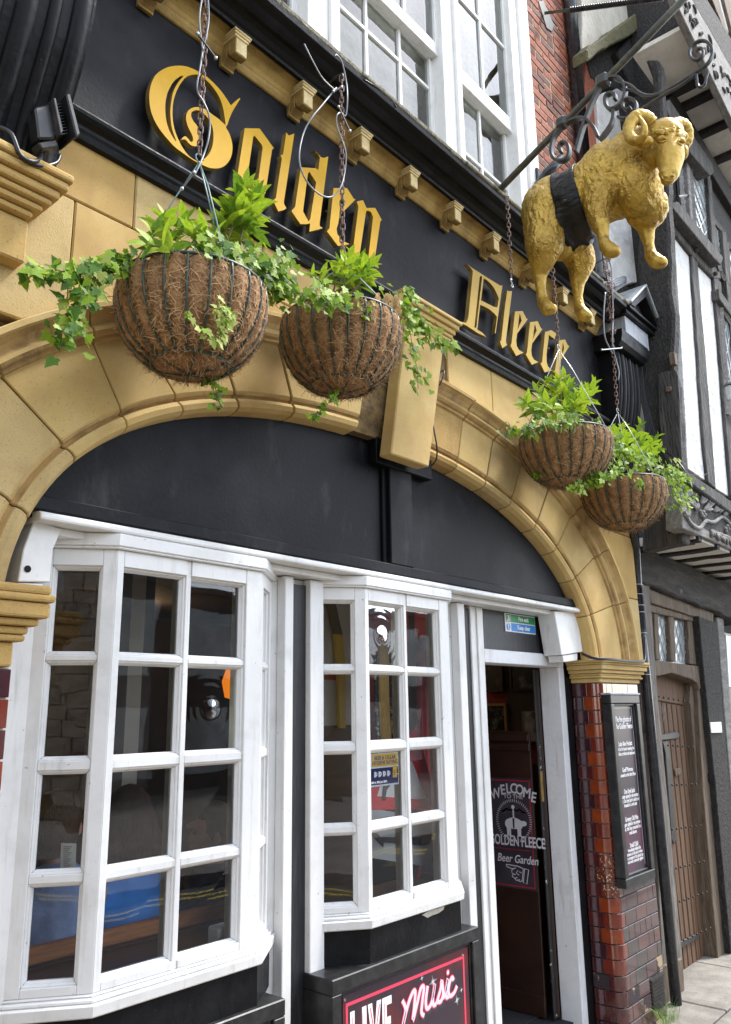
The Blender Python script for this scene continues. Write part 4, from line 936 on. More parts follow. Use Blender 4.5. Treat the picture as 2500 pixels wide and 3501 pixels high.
# music poster in the notice board
mp = thing('live_music_poster', 'dark live music poster with pink border in the frame under the farther bay', 'poster', (2.97, .035, .0))
mx0, mx1, mz1, mz0 = 2.475+.075, 3.475-.075, .775-.075, -.02
MB().box(mx0, mx1, .036, .0415, mz0, mz1).build('poster_sheet', mat('poster_print', (.035, .02, .03), .3, c2=(.17, .012, .012), s2=2.4, lo=.45, hi=.68), mp)
yb = .0352; t = .012; bl = MB()
bx0, bx1, bz1 = 2.566, 3.368, .672
bl.box(bx0, bx1, yb, yb+.0006, bz1-t, bz1).box(bx1-t, bx1, yb, yb+.0006, mz0+.02, bz1-t).box(bx0, bx0+t, yb, yb+.0006, mz0+.02, bz1-t)
bl.build('border_line', M['print_pink'], mp)
def mt(s, x, z, size, m_, sx=1, shear=0, bold=0, y=.0345, name='lettering', ang=0, align='LEFT', sp=1.0):
    ca, sa = math.cos(ang), math.sin(ang)
    return text(name, s, m_, (x, y, z), (ca, 0, sa), (-sa, 0, ca), size, mp, sx=sx, shear=shear, bold=bold, align=align, spacing=sp)
def mpx(px, py): v = at(px, py, .035); return v.x, v.z
# LIVE: condensed capitals with a red line inside
lx = 2.590
for ch, wd in (('L', .066), ('I', .038), ('V', .088), ('E', .072)):
    H2 = .175; s = MB(); s2 = MB(); zz = .462
    def st(pts, mbx, r, yy): mbx.prism([(lx+a*wd*.92, yy, zz+b*H2) for a, b in pts], (0, .0005, 0))
    shp = {'L': [[(0, 0), (.9, 0), (.9, .16), (.42, .16), (.42, 1), (0, 1)]], 'I': [[(.1, 0), (.85, 0), (.85, 1), (.1, 1)]], 'V': [[(.35, 0), (.65, 0), (1, 1), (.68, 1), (.5, .38), (.32, 1), (0, 1)]],
           'E': [[(0, 0), (.9, 0), (.9, .17), (.42, .17), (.42, .42), (.8, .42), (.8, .58), (.42, .58), (.42, .83), (.9, .83), (.9, 1), (0, 1)]]}[ch]
    M4 = Matrix(((1, 0, 0, 0), (0, 0, 1, .0346), (0, 1, 0, 0), (0, 0, 0, 1)))
    o = curve_solid('lettering', [[(lx+a*wd*.92, zz+b*H2+.0*lx) for a, b in q] for q in shp], M['print_white'], .0008, M4, mp)
    if ch != 'V':
        r_ = MB().box(lx+wd*.17, lx+wd*.21, .0338, .0341, zz+.02, zz+H2-.02); r_.build('lettering_line', M['print_pink'], mp)
    else:
        for sg in (0, 1):
            x1_, x2_ = lx+wd*.92*(.15 if sg == 0 else .85), lx+wd*.92*.5
            MB().prism([(x1_, .0338, zz+H2-.015), (x1_+.005, .0338, zz+H2-.015), (x2_+.003, .0338, zz+.05), (x2_-.002, .0338, zz+.05)], (0, .0003, 0)).build('lettering_line', M['print_pink'], mp)
    lx += wd
# Music: brush script built from strokes
strokes = [[(1378, 3420), (1392, 3450), (1384, 3490), (1380, 3510), (1400, 3440), (1420, 3395), (1432, 3390), (1428, 3440), (1422, 3490), (1440, 3430), (1455, 3380), (1468, 3375), (1462, 3420), (1458, 3462), (1470, 3472)],
           [(1484, 3370), (1476, 3420), (1480, 3448), (1496, 3436), (1508, 3400), (1514, 3362), (1506, 3410), (1508, 3436), (1520, 3432)],
           [(1520, 3432), (1538, 3380), (1542, 3352), (1546, 3370), (1548, 3400), (1538, 3424), (1524, 3424)],
           [(1548, 3415), (1562, 3380), (1568, 3345), (1560, 3390), (1562, 3410), (1574, 3404)],
           [(1592, 3352), (1586, 3342), (1576, 3358), (1570, 3390), (1578, 3405), (1594, 3394), (1606, 3370)]]
for dx, dy, m_, r, y in ((5, 8, M['sign_dark'], .0155, .0351), (0, 0, M['print_pink'], .0128, .0344), (0, 0, M['print_lilac'], .0082, .0336)):
    s = MB()
    for sk in strokes:
        pts = []
        for px, py in sk: v = at(1375+(px-1378)*.82+dx, py+dy, .035); pts.append(Vector((v.x, y, v.z)))
        pts = smooth_loop(pts, 4, closed=False)
        tb = MB().tube(pts, r, 6)
        s.add([(vx, y+(vy-y)*.02, vz) for vx, vy, vz in tb.v], tb.f)
    v = at(1531, 3325, .035); tb = MB().ball((v.x, y, v.z), r*1.1, 10, 6); s.add([(vx, y+(vy-y)*.02, vz) for vx, vy, vz in tb.v], tb.f)
    s.build('script_lettering', m_, mp)
mt('9  11.30 PM', 2.90, .335, .10, M['print_white'], sx=.85, bold=.002, align='LEFT')
sp = MB()
for px, py, r in ((1481, 3357, .03), (1563, 3420, .024), (1443, 3345, .012), (1578, 3385, .012)):
    v = at(px, py, .034)
    for k in range(6):
        a = math.pi*k/6+.2; L = r*(1 if k % 3 == 0 else .55); sp.prism([(v.x-math.cos(a)*L, .0342, v.z-math.sin(a)*L), (v.x+math.sin(a)*.0012, .0342, v.z-math.cos(a)*.0012), (v.x+math.cos(a)*L, .0342, v.z+math.sin(a)*L), (v.x-math.sin(a)*.0012, .0342, v.z+math.cos(a)*.0012)], (0, .0004, 0))
sp.build('printed_star', M['print_white'], mp)
sc = MB()
for px, py in ((1178, 3419), (1582, 3266)):
    v = at(px, py, .036); sc.lathe([(.001, -.003), (.005, -.003), (.006, 0), (.001, 0)], (v.x, v.y, v.z), 10, 'Y')
sc.build('fixing_screw', M['zinc'], mp)

# hygiene rating sticker inside the far bay
hs = thing('hygiene_rating_sticker', 'yellow and navy beer and cellar hygiene rating sticker inside the far bay window', 'sticker', at(1322, 2600, .075))
hx0, hx1 = 2.765, 2.985; hz1, hz0 = 1.578, 1.44
MB().box(hx0, hx1, .0855, .0875, hz0, hz1).build('sheet', M['print_white'], hs)
h = hz1-hz0; wd = hx1-hx0
MB().box(hx0+wd*.16, hx1-.004, .0848, .0854, hz0+h*.60, hz1-.004).build('yellow_field', M['yellow_sign'], hs)
MB().box(hx0+.003, hx1-.004, .0848, .0854, hz0+h*.05, hz0+h*.55).build('navy_field', M['navy_sign'], hs)
text('lettering', 'BEER & CELLAR', M['navy_sign'], (hx0+wd*.57, .084, hz0+h*.80), (1, 0, 0), (0, 0, 1), h*.165, hs, sx=.95, bold=.0002)
text('lettering', 'HYGIENE RATING', M['navy_sign'], (hx0+wd*.57, .084, hz0+h*.655), (1, 0, 0), (0, 0, 1), h*.165, hs, sx=.95, bold=.0002)
text('lettering', 'Valid to 30th Jun 2024', M['print_white'], (hx0+wd*.36, .084, hz0+h*.10), (1, 0, 0), (0, 0, 1), h*.10, hs, sx=.9)
text('lettering', '5', M['navy_sign'], (hx0+wd*.86, .0832, hz0+h*.30), (1, 0, 0), (0, 0, 1), h*.22, hs)
tk = MB()
for k in range(5):
    x_ = hx0+wd*(.22+.135*k) if k < 4 else hx0+wd*.80; s_ = h*.17 if k < 4 else h*.36; z_ = hz0+h*.28 if k < 4 else hz0+h*.22
    MB().prism([(x_, .0842, z_), (x_+s_*.62, .0842, z_), (x_+s_*.55, .0842, z_+s_), (x_+s_*.05, .0842, z_+s_)], (0, .0004, 0)).tube([(x_+s_*.6, .0842, z_+s_*.25), (x_+s_*.82, .0842, z_+s_*.35), (x_+s_*.8, .0842, z_+s_*.75), (x_+s_*.55, .0842, z_+s_*.8)], .0016, 4).build('tankard_print', M['print_white'] if k < 4 else M['yellow_sign'], hs)
MB().prism([(hx0+wd*.02, .0842, hz0+h*.28), (hx0+wd*.14, .0842, hz0+h*.28), (hx0+wd*.10, .0842, hz0+h*.5), (hx0+wd*.085, .0842, hz0+h*.85), (hx0+wd*.075, .0842, hz0+h*.85), (hx0+wd*.06, .0842, hz0+h*.5)], (0, .0004, 0)).build('tower_print', M['navy_sign'], hs)
# ================================================================ the half-timbered neighbour
hs_ = thing('timber_house', 'old black and white half timbered house with jettied carved beams', 'house', (6.6, 0, 0))
OFF = 0.0
def hp(name, pts, Y, depth, m_, parent=None, bevel=.006, rough=0.0, seed=0):
    """an outline on its plane, given real thickness going back; optional hewn edges"""
    rnd = random.Random(seed or sum(map(ord, name)))
    P = [at(x, y, Y+OFF) for x, y in pts]
    if rough:
        Q = []
        for a, b in zip(P, P[1:]+P[:1]):
            n = max(1, int((b-a).length/.12))
            for k in range(n):
                q = a.lerp(b, k/n); Q.append(q+Vector((rnd.uniform(-rough, rough), 0, rnd.uniform(-rough, rough))))
        P = Q
    return MB().prism(P, (0, depth, 0)).build(name, m_, parent or hs_, bevel=bevel)
YL, YJ = .03, -.36
# bulk of the house behind the framing
MB().box(5.85, 13, .36, 3, -.2, 2.95).box(6.35, 13, -.30, 3, 2.99, 7.1).box(6.7, 13, -.66, 3, 7.22, 10).build('wall_core', M['timber_dark'], hs_)
# --- ground floor
OFF = .10
hp('corner_post', [(2194,1985),(2196,2200),(2205,2400),(2225,2700),(2250,2950),(2264,3300),(2334,3277),(2304,2950),(2280,2700),(2252,2400),(2235,2200),(2220,1985)], .0, .2, M['timber_mid'], rough=.006, seed=3)
hp('post_plinth', [(2262,3302),(2334,3277),(2350,3510),(2296,3570)], -.015, .2, M['timber_brown'], rough=.004, seed=4)
bm = hp('beam', [(2180,1890),(2246,1886),(2330,1922),(2420,1962),(2560,2026),(2560,2136),(2471,2098),(2340,2050),(2217,1999),(2180,1985)], -.02, .3, M['timber_h'], rough=.01, seed=5, bevel=.012)
for px, py in ((2337, 2019), (2398, 2040)):
    v = at(px, py, -.0203+OFF)
text('carved_number', '14', M['timber_grey'], (at(2330, 2030, -.022+OFF).x, -.0215+OFF, at(2330, 2030, -.022+OFF).z), (1, 0, 0), (0, 0, 1), .06, bm, bold=.001)
hp('lintel', [(2218,2012),(2440,2095),(2440,2128),(2388,2112),(2228,2062)], .03, .2, M['timber_brown'], rough=.003)
fanf = hp('fanlight', [(2220,2064),(2384,2112),(2384,2128),(2226,2092)], .05, .1, M['timber_brown'])
for pts in ([(2237,2096),(2251,2099),(2258,2258),(2244,2256)], [(2288,2106),(2305,2110),(2312,2262),(2296,2260)], [(2352,2122),(2384,2128),(2394,2276),(2360,2270)], [(2222,2092),(2231,2094),(2240,2256),(2228,2256)]):
    hp('mullion', pts, .06, .06, M['timber_brown'], parent=fanf)
hp('pane', [(2226,2085),(2360,2115),(2368,2275),(2232,2262)], .10, .01, M['latticeglass'], parent=fanf, bevel=0)
ld = MB()
for k in range(-3, 12):
    for s in (1, -1):
        a = at(2250+k*16, 2100, .095+OFF); b = at(2250+k*16+s*45, 2265, .095+OFF); ld.tube([a, b], .0035, 4)
ld.build('lead_came', M['lead'], fanf)
hp('door_head', [(2236,2256),(2395,2278),(2410,2330),(2392,2362),(2386,2338),(2364,2322),(2298,2301),(2240,2314)], .04, .16, M['timber_brown'], rough=.002)
hp('door_jamb', [(2386,2338),(2412,2330),(2440,2700),(2478,3110),(2492,3268),(2456,3288),(2440,3100),(2404,2700)], .05, .14, M['timber_brown'], rough=.002)
hp('door_jamb', [(2364,2322),(2387,2338),(2405,2700),(2441,3100),(2457,3287),(2444,3294),(2424,3100),(2388,2700),(2360,2400)], .09, .1, M['timber_brown'], rough=.001)
# --- the plank door
door = hp('plank_door', [(2226,2306),(2298,2302),(2362,2326),(2446,3292),(2330,3362)], .165, .03, M['oak_door'])
def lerp2(a, b, t): return (a[0]+(b[0]-a[0])*t, a[1]+(b[1]-a[1])*t)
TL, TR, BR, BL = (2228,2395), (2363,2420), (2447,3291), (2330,3361)
NP_ = 8
for k in range(NP_):
    f0, f1 = k/NP_+.012, (k+1)/NP_-.012
    hp('plank', [lerp2(TL, TR, f0), lerp2(TL, TR, f1), lerp2(BL, BR, f1), lerp2(BL, BR, f0)], .150, .0145, M['oak_door'], parent=door, bevel=.004, seed=k+1)
hp('top_plate', [(2232,2312),(2298,2305),(2360,2328),(2364,2416),(2232,2392)], .149, .0155, M['oak_door'], parent=door)
stud = MB()
for t in (.0, .155, .30, .46, .60, .72, .86):
    for k in range(NP_):
        q = lerp2(lerp2(TL, TR, (k+.5)/NP_), lerp2(BL, BR, (k+.5)/NP_), t); p = at(q[0], q[1]-(18 if t == 0 else 0), .147); stud.ball(p, .0085, 6, 4)
stud.build('nail_head', M['iron'], door, smooth=True)['kind'] = 'stuff'
hp('strap_hinge', [(2258,2512),(2318,2500),(2325,2510),(2322,2526),(2262,2532)], .135, .012, M['iron'], parent=door)
hp('strap_hinge', [(2322,3222),(2388,3190),(2392,3208),(2326,3246)], .135, .012, M['iron'], parent=door)
hp('bolt', [(2266,2536),(2284,2534),(2292,2570),(2312,2850),(2316,2866),(2306,2888),(2296,2866),(2296,2850),(2276,2575)], .132, .014, M['iron'], parent=door)
rg = MB(); c = at(2388, 2722, .13+OFF)
rg.tube([c+Vector((.024*math.cos(a), 0, .062*math.sin(a))) for a in [2*math.pi*k/18 for k in range(18)]], .0085, 8, closed=True); rg.build('ring_knocker', M['rust'], door, smooth=True)
hp('knocker_plate', [(2372,2675),(2384,2680),(2382,2700),(2376,2700)], .138, .01, M['iron'], parent=door)
lk = MB(); v = at(2375, 2612, .14+OFF); lk.lathe([(.001, -.006), (.014, -.006), (.018, 0), (.001, .001)], v, 14, 'Y'); lk.build('lock', M['brass'], door, smooth=True)
hp('wooden_block', [(2308,2630),(2328,2624),(2332,2646),(2312,2656)], .135, .015, M['timber_brown'], parent=door)
v = at(2258, 2458, .1485+OFF); text('number', '14', M['iron'], (at(2262, 2440, .148+OFF).x, .1475+OFF, at(2262, 2440, .148+OFF).z), (1, 0, 0), (0, 0, 1), .085, door, bold=.001, align='LEFT')
v = at(2264, 2466, .148+OFF); text('number', 'A', M['iron'], (v.x+.02, .1475+OFF, v.z), (1, 0, 0), (0, 0, 1), .07, door, bold=.001, align='LEFT')
# --- post right of the door, and what is beyond
hp('post', [(2390,2108),(2452,2128),(2474,2440),(2506,2800),(2560,3200),(2500,3262),(2486,3110),(2452,2740),(2418,2400)], .0, .2, M['timber_dark'], rough=.006, seed=8)
hp('stud', [(2452,2108),(2474,2114),(2520,2700),(2560,3100),(2540,3100),(2500,2700)], .04, .1, M['timber_grey'], rough=.003)
hp('far_door', [(2474,2160),(2600,2190),(2640,3200),(2560,3200)], .12, .05, M['mahogany'])
hp('far_window', [(2482,2170),(2600,2200),(2600,2370),(2494,2350)], .11, .02, M['latticeglass'])
sk = thing('socket_plate', 'small white blank plate with two screws on the dark post right of the plank door', 'plate', at(2450, 2488, -.01+OFF))
hp('plate', [(2430,2470),(2467,2468),(2470,2505),(2434,2506)], -.012, .011, M['plastic_white'], parent=sk, bevel=.003)
sc = MB()
for px, py in ((2442, 2488), (2459, 2488)):
    v = at(px, py, -.0125+OFF); sc.lathe([(.001, -.001), (.005, -.001), (.006, .002), (.001, .002)], v, 8, 'Y')
sc.build('screw', M['iron'], sk)
db = thing('door_bell_box', 'tiny black box fixed on the frame beside the ring of the plank door', 'box', at(2434, 2658, .04+OFF))
hp('case', [(2427,2645),(2438,2643),(2441,2670),(2430,2673)], .03, .02, M['pipe'], parent=db, bevel=.002)
OFF = 0.0
# --- jetty: joists, plaster between, carved bressummer, dragon-beam end
zU = at(2300, 1908, .08).z
plu = MB(); plu.box(5.95, 12, YJ+.02, .35, zU+.0, zU+.06); plu.build('jetty_plaster', M['plaster_soffit'], hs_)
random.seed(14)
for x in (6.02, 6.42, 6.80, 7.2, 7.62, 8.05):
    w_ = random.uniform(.035, .05)
    n = 6; ys = [YJ+.0+(.66)*k/n for k in range(n+1)]
    a = [(x-w_+random.uniform(-.012, .012), y, zU-.018+random.uniform(-.006, .006)) for y in ys]; b = [(x+w_+random.uniform(-.012, .012), y, zU-.018+random.uniform(-.006, .006)) for y in ys]
    vs = []; fs = []
    for p, q in zip(a, b): vs += [p, q, (q[0], q[1], zU+.03), (p[0], p[1], zU+.03)]
    for k in range(n):
        for j in range(4): fs.append((k*4+j, k*4+(j+1) % 4, k*4+4+(j+1) % 4, k*4+4+j))
    fs += [(0, 1, 2, 3), (n*4+3, n*4+2, n*4+1, n*4)]
    MB().add(vs, fs).build('joist', M['timber_dark'], hs_)
def hx(name, pts, X, depth, m_, rough=0.0, seed=1, bevel=.01):
    rnd = random.Random(seed); P = [atX(x, y, X) for x, y in pts]; Q = []
    for a, b in zip(P, P[1:]+P[:1]):
        n = max(1, int((b-a).length/.12))
        for k in range(n):
            q = a.lerp(b, k/n); Q.append(q+Vector((0, rnd.uniform(-rough, rough), rnd.uniform(-rough, rough))))
    return MB().prism(Q, (depth, 0, 0)).build(name, m_, hs_, bevel=bevel)
hx('beam_end', [(2190,1660),(2330,1640),(2334,1800),(2337,1857),(2290,1864),(2196,1888)], 5.80, .14, M['timber'], rough=.006, seed=6, bevel=.012)
hp('beam_end_block', [(2340,1812),(2380,1832),(2379,1862),(2342,1860)], -.30, .3, M['timber_dark'], rough=.005)
cb_ = hp('carved_beam', [(2331,1650),(2352,1640),(2560,1775),(2560,1900),(2500,1877),(2420,1842),(2334,1805)], -.375, .12, M['timber_grey'], bevel=.006)
hp('beam_ledge', [(2349,1608),(2420,1655),(2560,1752),(2560,1790),(2500,1752),(2420,1694),(2349,1644)], -.42, .2, M['timber'], rough=.004, seed=7, bevel=.01)
# carving: a wavy vine stem with leaves in relief
cv = MB(); yb = -.382
vine = [(2338,1748),(2362,1790),(2392,1806),(2412,1782),(2440,1786),(2470,1768),(2500,1800),(2540,1850)]
def V2(x, y, d=0): p = at(x, y, yb); return Vector((p.x, yb+d, p.z))
cv.tube(smooth_loop([V2(*p) for p in vine], 6, closed=False), .016, 6)
rnd = random.Random(4)
for (x, y, L, a) in ((2395,1722,34,-60),(2405,1745,38,-30),(2425,1735,34,-75),(2440,1750,30,-50),(2458,1752,26,-65),(2472,1762,24,-50),(2380,1745,30,-100),(2370,1730,26,-120),(2430,1812,30,60),(2445,1822,34,40),(2462,1832,32,30),(2480,1832,36,55),(2492,1848,32,30),(2360,1760,24,200),(2500,1772,28,-40)):
    for k in (-1, 0, 1):
        an = R(a+k*24); p0, p1 = V2(x, y), V2(x+L*.9*math.cos(an), y+L*.9*math.sin(an))
        d = p1-p0; n = 6
        cv.tube([p0+d*(q/n)+Vector((0, -.006*math.sin(math.pi*q/n), 0)) for q in range(n+1)], [.004+.011*math.sin(math.pi*(q+.3)/(n+.6)) for q in range(n+1)], 6)
for (x, y) in ((2398,1760),(2404,1752),(2410,1762),(2404,1768),(2486,1800),(2480,1808),(2490,1810),(2394,1750),(2482,1818)):
    cv.ball(V2(x, y), .018, 8, 6)
cv.build('carving', M['timber_grey'], cb_, smooth=True)['kind'] = 'stuff'
rec = hp('carved_ground', [(2352,1700),(2372,1690),(2560,1812),(2560,1862),(2500,1846),(2420,1812),(2352,1776)], -.377, .002, M['timber_dark'], parent=cb_, bevel=0)
# --- middle storey framing
hx('corner_post', [(2205,200),(2225,270),(2228,450),(2214,640),(2176,829),(2180,905),(2188,1050),(2197,1208),(2202,1445),(2212,1700),(2340,1640),(2319,1445),(2305,1200),(2297,1000),(2290,800),(2284,640),(2274,440),(2262,300),(2250,200)], 5.86, .13, M['timber_dark'], rough=.016, seed=9, bevel=.02)
hx('post_plank', [(2249,1278),(2262,1272),(2312,1265),(2318,1285),(2324,1400),(2334,1640),(2300,1668),(2264,1692),(2256,1480)], 5.83, .028, M['timber'], rough=.002, seed=10, bevel=.006)
for px, py, m_ in ((2286, 1330, 'rust'), (2298, 1225, 'timber_brown')):
    v = atX(px, py, 5.815); MB().box(5.815, 5.87, v.y-.02, v.y+.02, v.z-(.02 if m_ == 'rust' else .05), v.z+(.02 if m_ == 'rust' else .05)).build('peg', M[m_], hs_, bevel=.004)
for pts in ([(2305,785),(2366,868),(2401,1450),(2423,1650),(2352,1602),(2345,1445),(2326,1106)], [(2383,892),(2446,955),(2482,1450),(2506,1706),(2445,1668),(2430,1450)]):
    hp('plaster_panel', pts, YJ+.03, .05, M['plaster'], bevel=.004)
hp('stud', [(2364,864),(2385,884),(2412,1200),(2433,1450),(2449,1672),(2421,1650),(2402,1450),(2386,1200)], YJ+.005, .1, M['timber'], rough=.006, seed=11, bevel=.008)
hp('stud', [(2441,938),(2466,962),(2490,1250),(2512,1480),(2530,1740),(2504,1706),(2482,1450),(2462,1180)], YJ+.0, .1, M['timber'], rough=.006, seed=12, bevel=.008)
hp('rail', [(2300,735),(2306,720),(2462,912),(2466,955),(2444,952),(2385,892),(2330,822),(2304,792)], YJ-.005, .12, M['timber'], rough=.004, seed=13, bevel=.01)
hp('window_sill', [(2296,694),(2318,688),(2474,880),(2466,906),(2440,880),(2304,714)], YJ-.09, .14, M['timber'], bevel=.006)
for px, py in ((2300, 748), (2380, 855), (2447, 935), (2462, 1020)):
    v = at(px, py, YJ-.02); MB().ball(v, .022, 8, 6).build('peg', M['timber'], hs_, smooth=True)
def lattice(name, quad, Y, parent, n=7, handle=False):
    fr = hp(name, quad, Y+.02, .03, M['latticeglass'], parent=parent, bevel=0)
    q = [at(x, y, Y) for x, y in quad]; ld = MB()
    def uv(u, v): return (q[0].lerp(q[1], u)).lerp(q[3].lerp(q[2], u), v)+Vector((0, .016, 0))
    for k in range(-n, n*2+1):
        for s in (1, -1):
            # clip u = k/n' + s*v*c  to [0,1]
            c = .5*len(quad)/2; pts = []
            for i in range(41):
                v = i/40; u = k/(n*.55)+s*v*1.6
                if 0 <= u <= 1: pts.append(uv(u, v))
            if len(pts) > 1: ld.tube([pts[0], pts[-1]], .0045, 4)
    ld.build('lead_came', M['lead'], fr)
    e = MB()
    for a, b in zip(q, q[1:]+q[:1]): e.tube([a, b], .024, 4)
    e.build('casement_frame', M['timber_grey'], fr)
    return fr
lattice('window', [(2318,500),(2348,532),(2364,765),(2334,722)], YJ, hs_, 5)
lattice('window', [(2356,540),(2420,606),(2436,850),(2374,775)], YJ, hs_, 6)
lattice('window', [(2432,744),(2474,792),(2492,985),(2462,930)], YJ, hs_, 5)
lattice('window', [(2484,830),(2560,910),(2580,1240),(2500,1080)], YJ, hs_, 5)
lattice('window', [(2464,1048),(2500,1110),(2530,1480),(2486,1420)], YJ, hs_, 5)
hp('stud', [(2346,528),(2357,538),(2376,780),(2364,766)], YJ-.02, .08, M['timber_grey'])
hp('stud', [(2420,600),(2433,616),(2462,930),(2450,900),(2438,860)], YJ-.02, .08, M['timber'])
hp('stud', [(2470,786),(2484,800),(2506,1090),(2492,1060)], YJ-.02, .08, M['timber'])
hp('transom', [(2458,985),(2560,1130),(2560,1165),(2460,1020)], YJ-.04, .1, M['timber'])
st = MB(); v = at(2322, 672, YJ-.12); st.tube([at(2310, 682, YJ-.06), v, at(2352, 668, YJ-.14)], .008, 6); st.ball(at(2352, 668, YJ-.14), .016, 8, 6); st.build('casement_stay', M['iron'], hs_)
hp('window_head', [(2272,352),(2290,340),(2436,560),(2442,590),(2430,602),(2318,470)], YJ-.10, .2, M['timber'], rough=.004, seed=14)
hp('head_beam', [(2285,330),(2310,322),(2560,740),(2560,800),(2440,600)], YJ-.01, .2, M['timber_dark'], rough=.006, seed=15)
lan = thing('wall_lantern', 'small black wall lantern at the right edge of the timbered wall', 'lantern', at(2495, 1322, YJ-.1))
v = at(2496, 1320, YJ-.1)
MB().lathe([(.001, .06), (.05, .02), (.06, .0), (.045, -.005)], v, 6).build('cap', M['iron'], lan)
MB().lathe([(.042, -.006), (.03, -.12), (.001, -.125)], v, 6).build('glass', M['latticeglass'], lan)
# --- second jetty under the top storey
z2 = at(2309, 332, YJ).z
o2 = MB(); o2.box(6.0, 13, -.72, YJ+.1, z2+.01, z2+.05); o2.build('jetty_plaster', M['plaster_soffit'], hs_)
for px, py in ((2296, 290), (2334, 379), (2400, 491), (2461, 596), (2530, 720)):
    x = at(px, py, YJ).x; MB().prism2([(x-.05, YJ+.12, z2-.035), (x+.06, YJ+.12, z2-.03), (x+.06, YJ+.12, z2+.02), (x-.05, YJ+.12, z2+.02)], [(x-.06, -.72, z2-.03), (x+.05, -.72, z2-.035), (x+.05, -.72, z2+.02), (x-.06, -.72, z2+.02)]).build('joist', M['timber_dark'], hs_, bevel=.01)
bb = hp('carved_bargeboard', [(2296,-40),(2345,-40),(2420,90),(2560,335),(2560,520),(2500,400),(2400,190),(2319,22)], -.76, .06, M['timber_grey'], bevel=.006)
cv = MB(); yb = -.765; rnd = random.Random(9)
for k in range(46):
    t = k/46; x, y = 2325+235*t+rnd.uniform(-13, 13), -20+455*t*1.0+rnd.uniform(-24, 24)
    p0 = V2(x, y); an = rnd.uniform(0, 6.28); L = rnd.uniform(.05, .11); d = Vector((math.cos(an)*L, 0, math.sin(an)*L)); n = 5
    cv.tube([Vector((p0.x, yb, p0.z))+d*(q/n) for q in range(n+1)], [.004+.013*math.sin(math.pi*(q+.3)/(n+.6)) for q in range(n+1)], 6)
cv.build('carving', M['timber'], bb, smooth=True)['kind'] = 'stuff'
hp('shadow_board', [(2345,-40),(2395,-40),(2560,230),(2560,335)], -.74, .1, M['timber_dark'])  # dark sheet standing for the black shadow gap above the bargeboard
hp('plaster_panel', [(2390,-60),(2600,-60),(2600,300),(2560,225)], -.70, .06, M['plaster'])
for pts in ([(2420,-40),(2448,-40),(2475,60),(2500,150),(2480,110)], [(2466,-40),(2492,-40),(2560,260),(2530,210)]):
    hp('stud', pts, -.73, .08, M['timber_brown'], rough=.004)
# --- the end of the house between the pub's drainpipe and the jetty
hp('plaster_panel', [(1990,-60),(2270,-60),(2205,25),(2110,95),(2020,165),(1992,168)], -.02, .1, M['plaster_old'], rough=.006, seed=21)
hp('brace', [(2006,166),(2060,125),(2180,42),(2245,-30),(2340,-30),(2290,38),(2232,78),(2170,112),(2060,170),(2012,208)], -.10, .14, M['moss'], rough=.008, seed=22, bevel=.014)
hp('end_framing', [(1998,180),(2200,80),(2370,-30),(2370,340),(2290,520),(2170,420),(2100,300),(2020,260)], .05, .12, M['timber_dark'], rough=.01, seed=23)  # dark sheet standing for the shaded void behind the brace
hp('end_stud', [(2112,182),(2172,108),(2190,180),(2224,300),(2206,316),(2170,330)], -.02, .1, M['timber_dark'], rough=.006, seed=24, bevel=.012)
hp('end_stud', [(2190,170),(2205,160),(2228,300),(2222,330),(2210,320)], -.06, .1, M['timber'], rough=.004, seed=25)
hp('plaster_scrap', [(2230,168),(2262,132),(2312,118),(2322,124),(2300,142),(2262,162)], -.03, .04, M['oppstone'], rough=.004, seed=26)
hp('plaster_panel', [(2040,330),(2110,300),(2150,330),(2160,450),(2225,640),(2215,780),(2182,830),(2196,960),(2090,985),(2060,600)], .03, .1, M['plaster'], rough=.008, seed=27)
hp('plaster_panel', [(2195,1180),(2206,1450),(2206,1640),(2100,1640),(2150,1400),(2180,1300)], .04, .1, M['plaster_old'], rough=.003, seed=28)
hp('brick_return', [(2002,165),(2018,210),(2038,300),(2046,420),(2054,560),(2052,640),(1998,640)], .06, .1, M['brick1'], rough=.004, seed=29)
cbl = thing('cable_bundle', 'bundle of black cables draped down the rough corner post beside the console', 'cables', atX(2200, 1400, 5.8))
for k in range(5):
    mb = MB(); o = k*5
    mb.tube(path([atX(2170+o, 1200, 5.80), atX(2185+o, 1330+o, 5.81), atX(2203+o, 1420, 5.82), atX(2222+o*1.5, 1520, 5.83), atX(2250+o*2, 1590, 5.82), atX(2285+o*3, 1640+o, 5.79)]), .006, 5); mb.build('cable', M['blackcable'], cbl, smooth=True)
mb = MB(); mb.tube(path([atX(2262, 1540, 5.80), atX(2300, 1560, 5.79), at(2335, 1600, -.40), at(2352, 1640, -.43)]), .006, 5); mb.build('cable', M['blackcable'], cbl, smooth=True)
cb2 = thing('roof_cables', 'loops of grey cable lying on the cornice behind the little pediment', 'cables', at(2080, 970, -.1))
for k in range(4):
    mb = MB(); mb.tube(path([at(2030, 945+k*6, -.12), at(2070, 965+k*5, -.14), at(2110, 952+k*8, -.16), at(2135, 945+k*6, -.17), at(2138, 960+k*4, -.16), at(2100, 985+k*4, -.14)]), .006, 5); mb.build('cable', M['cable'], cb2, smooth=True)
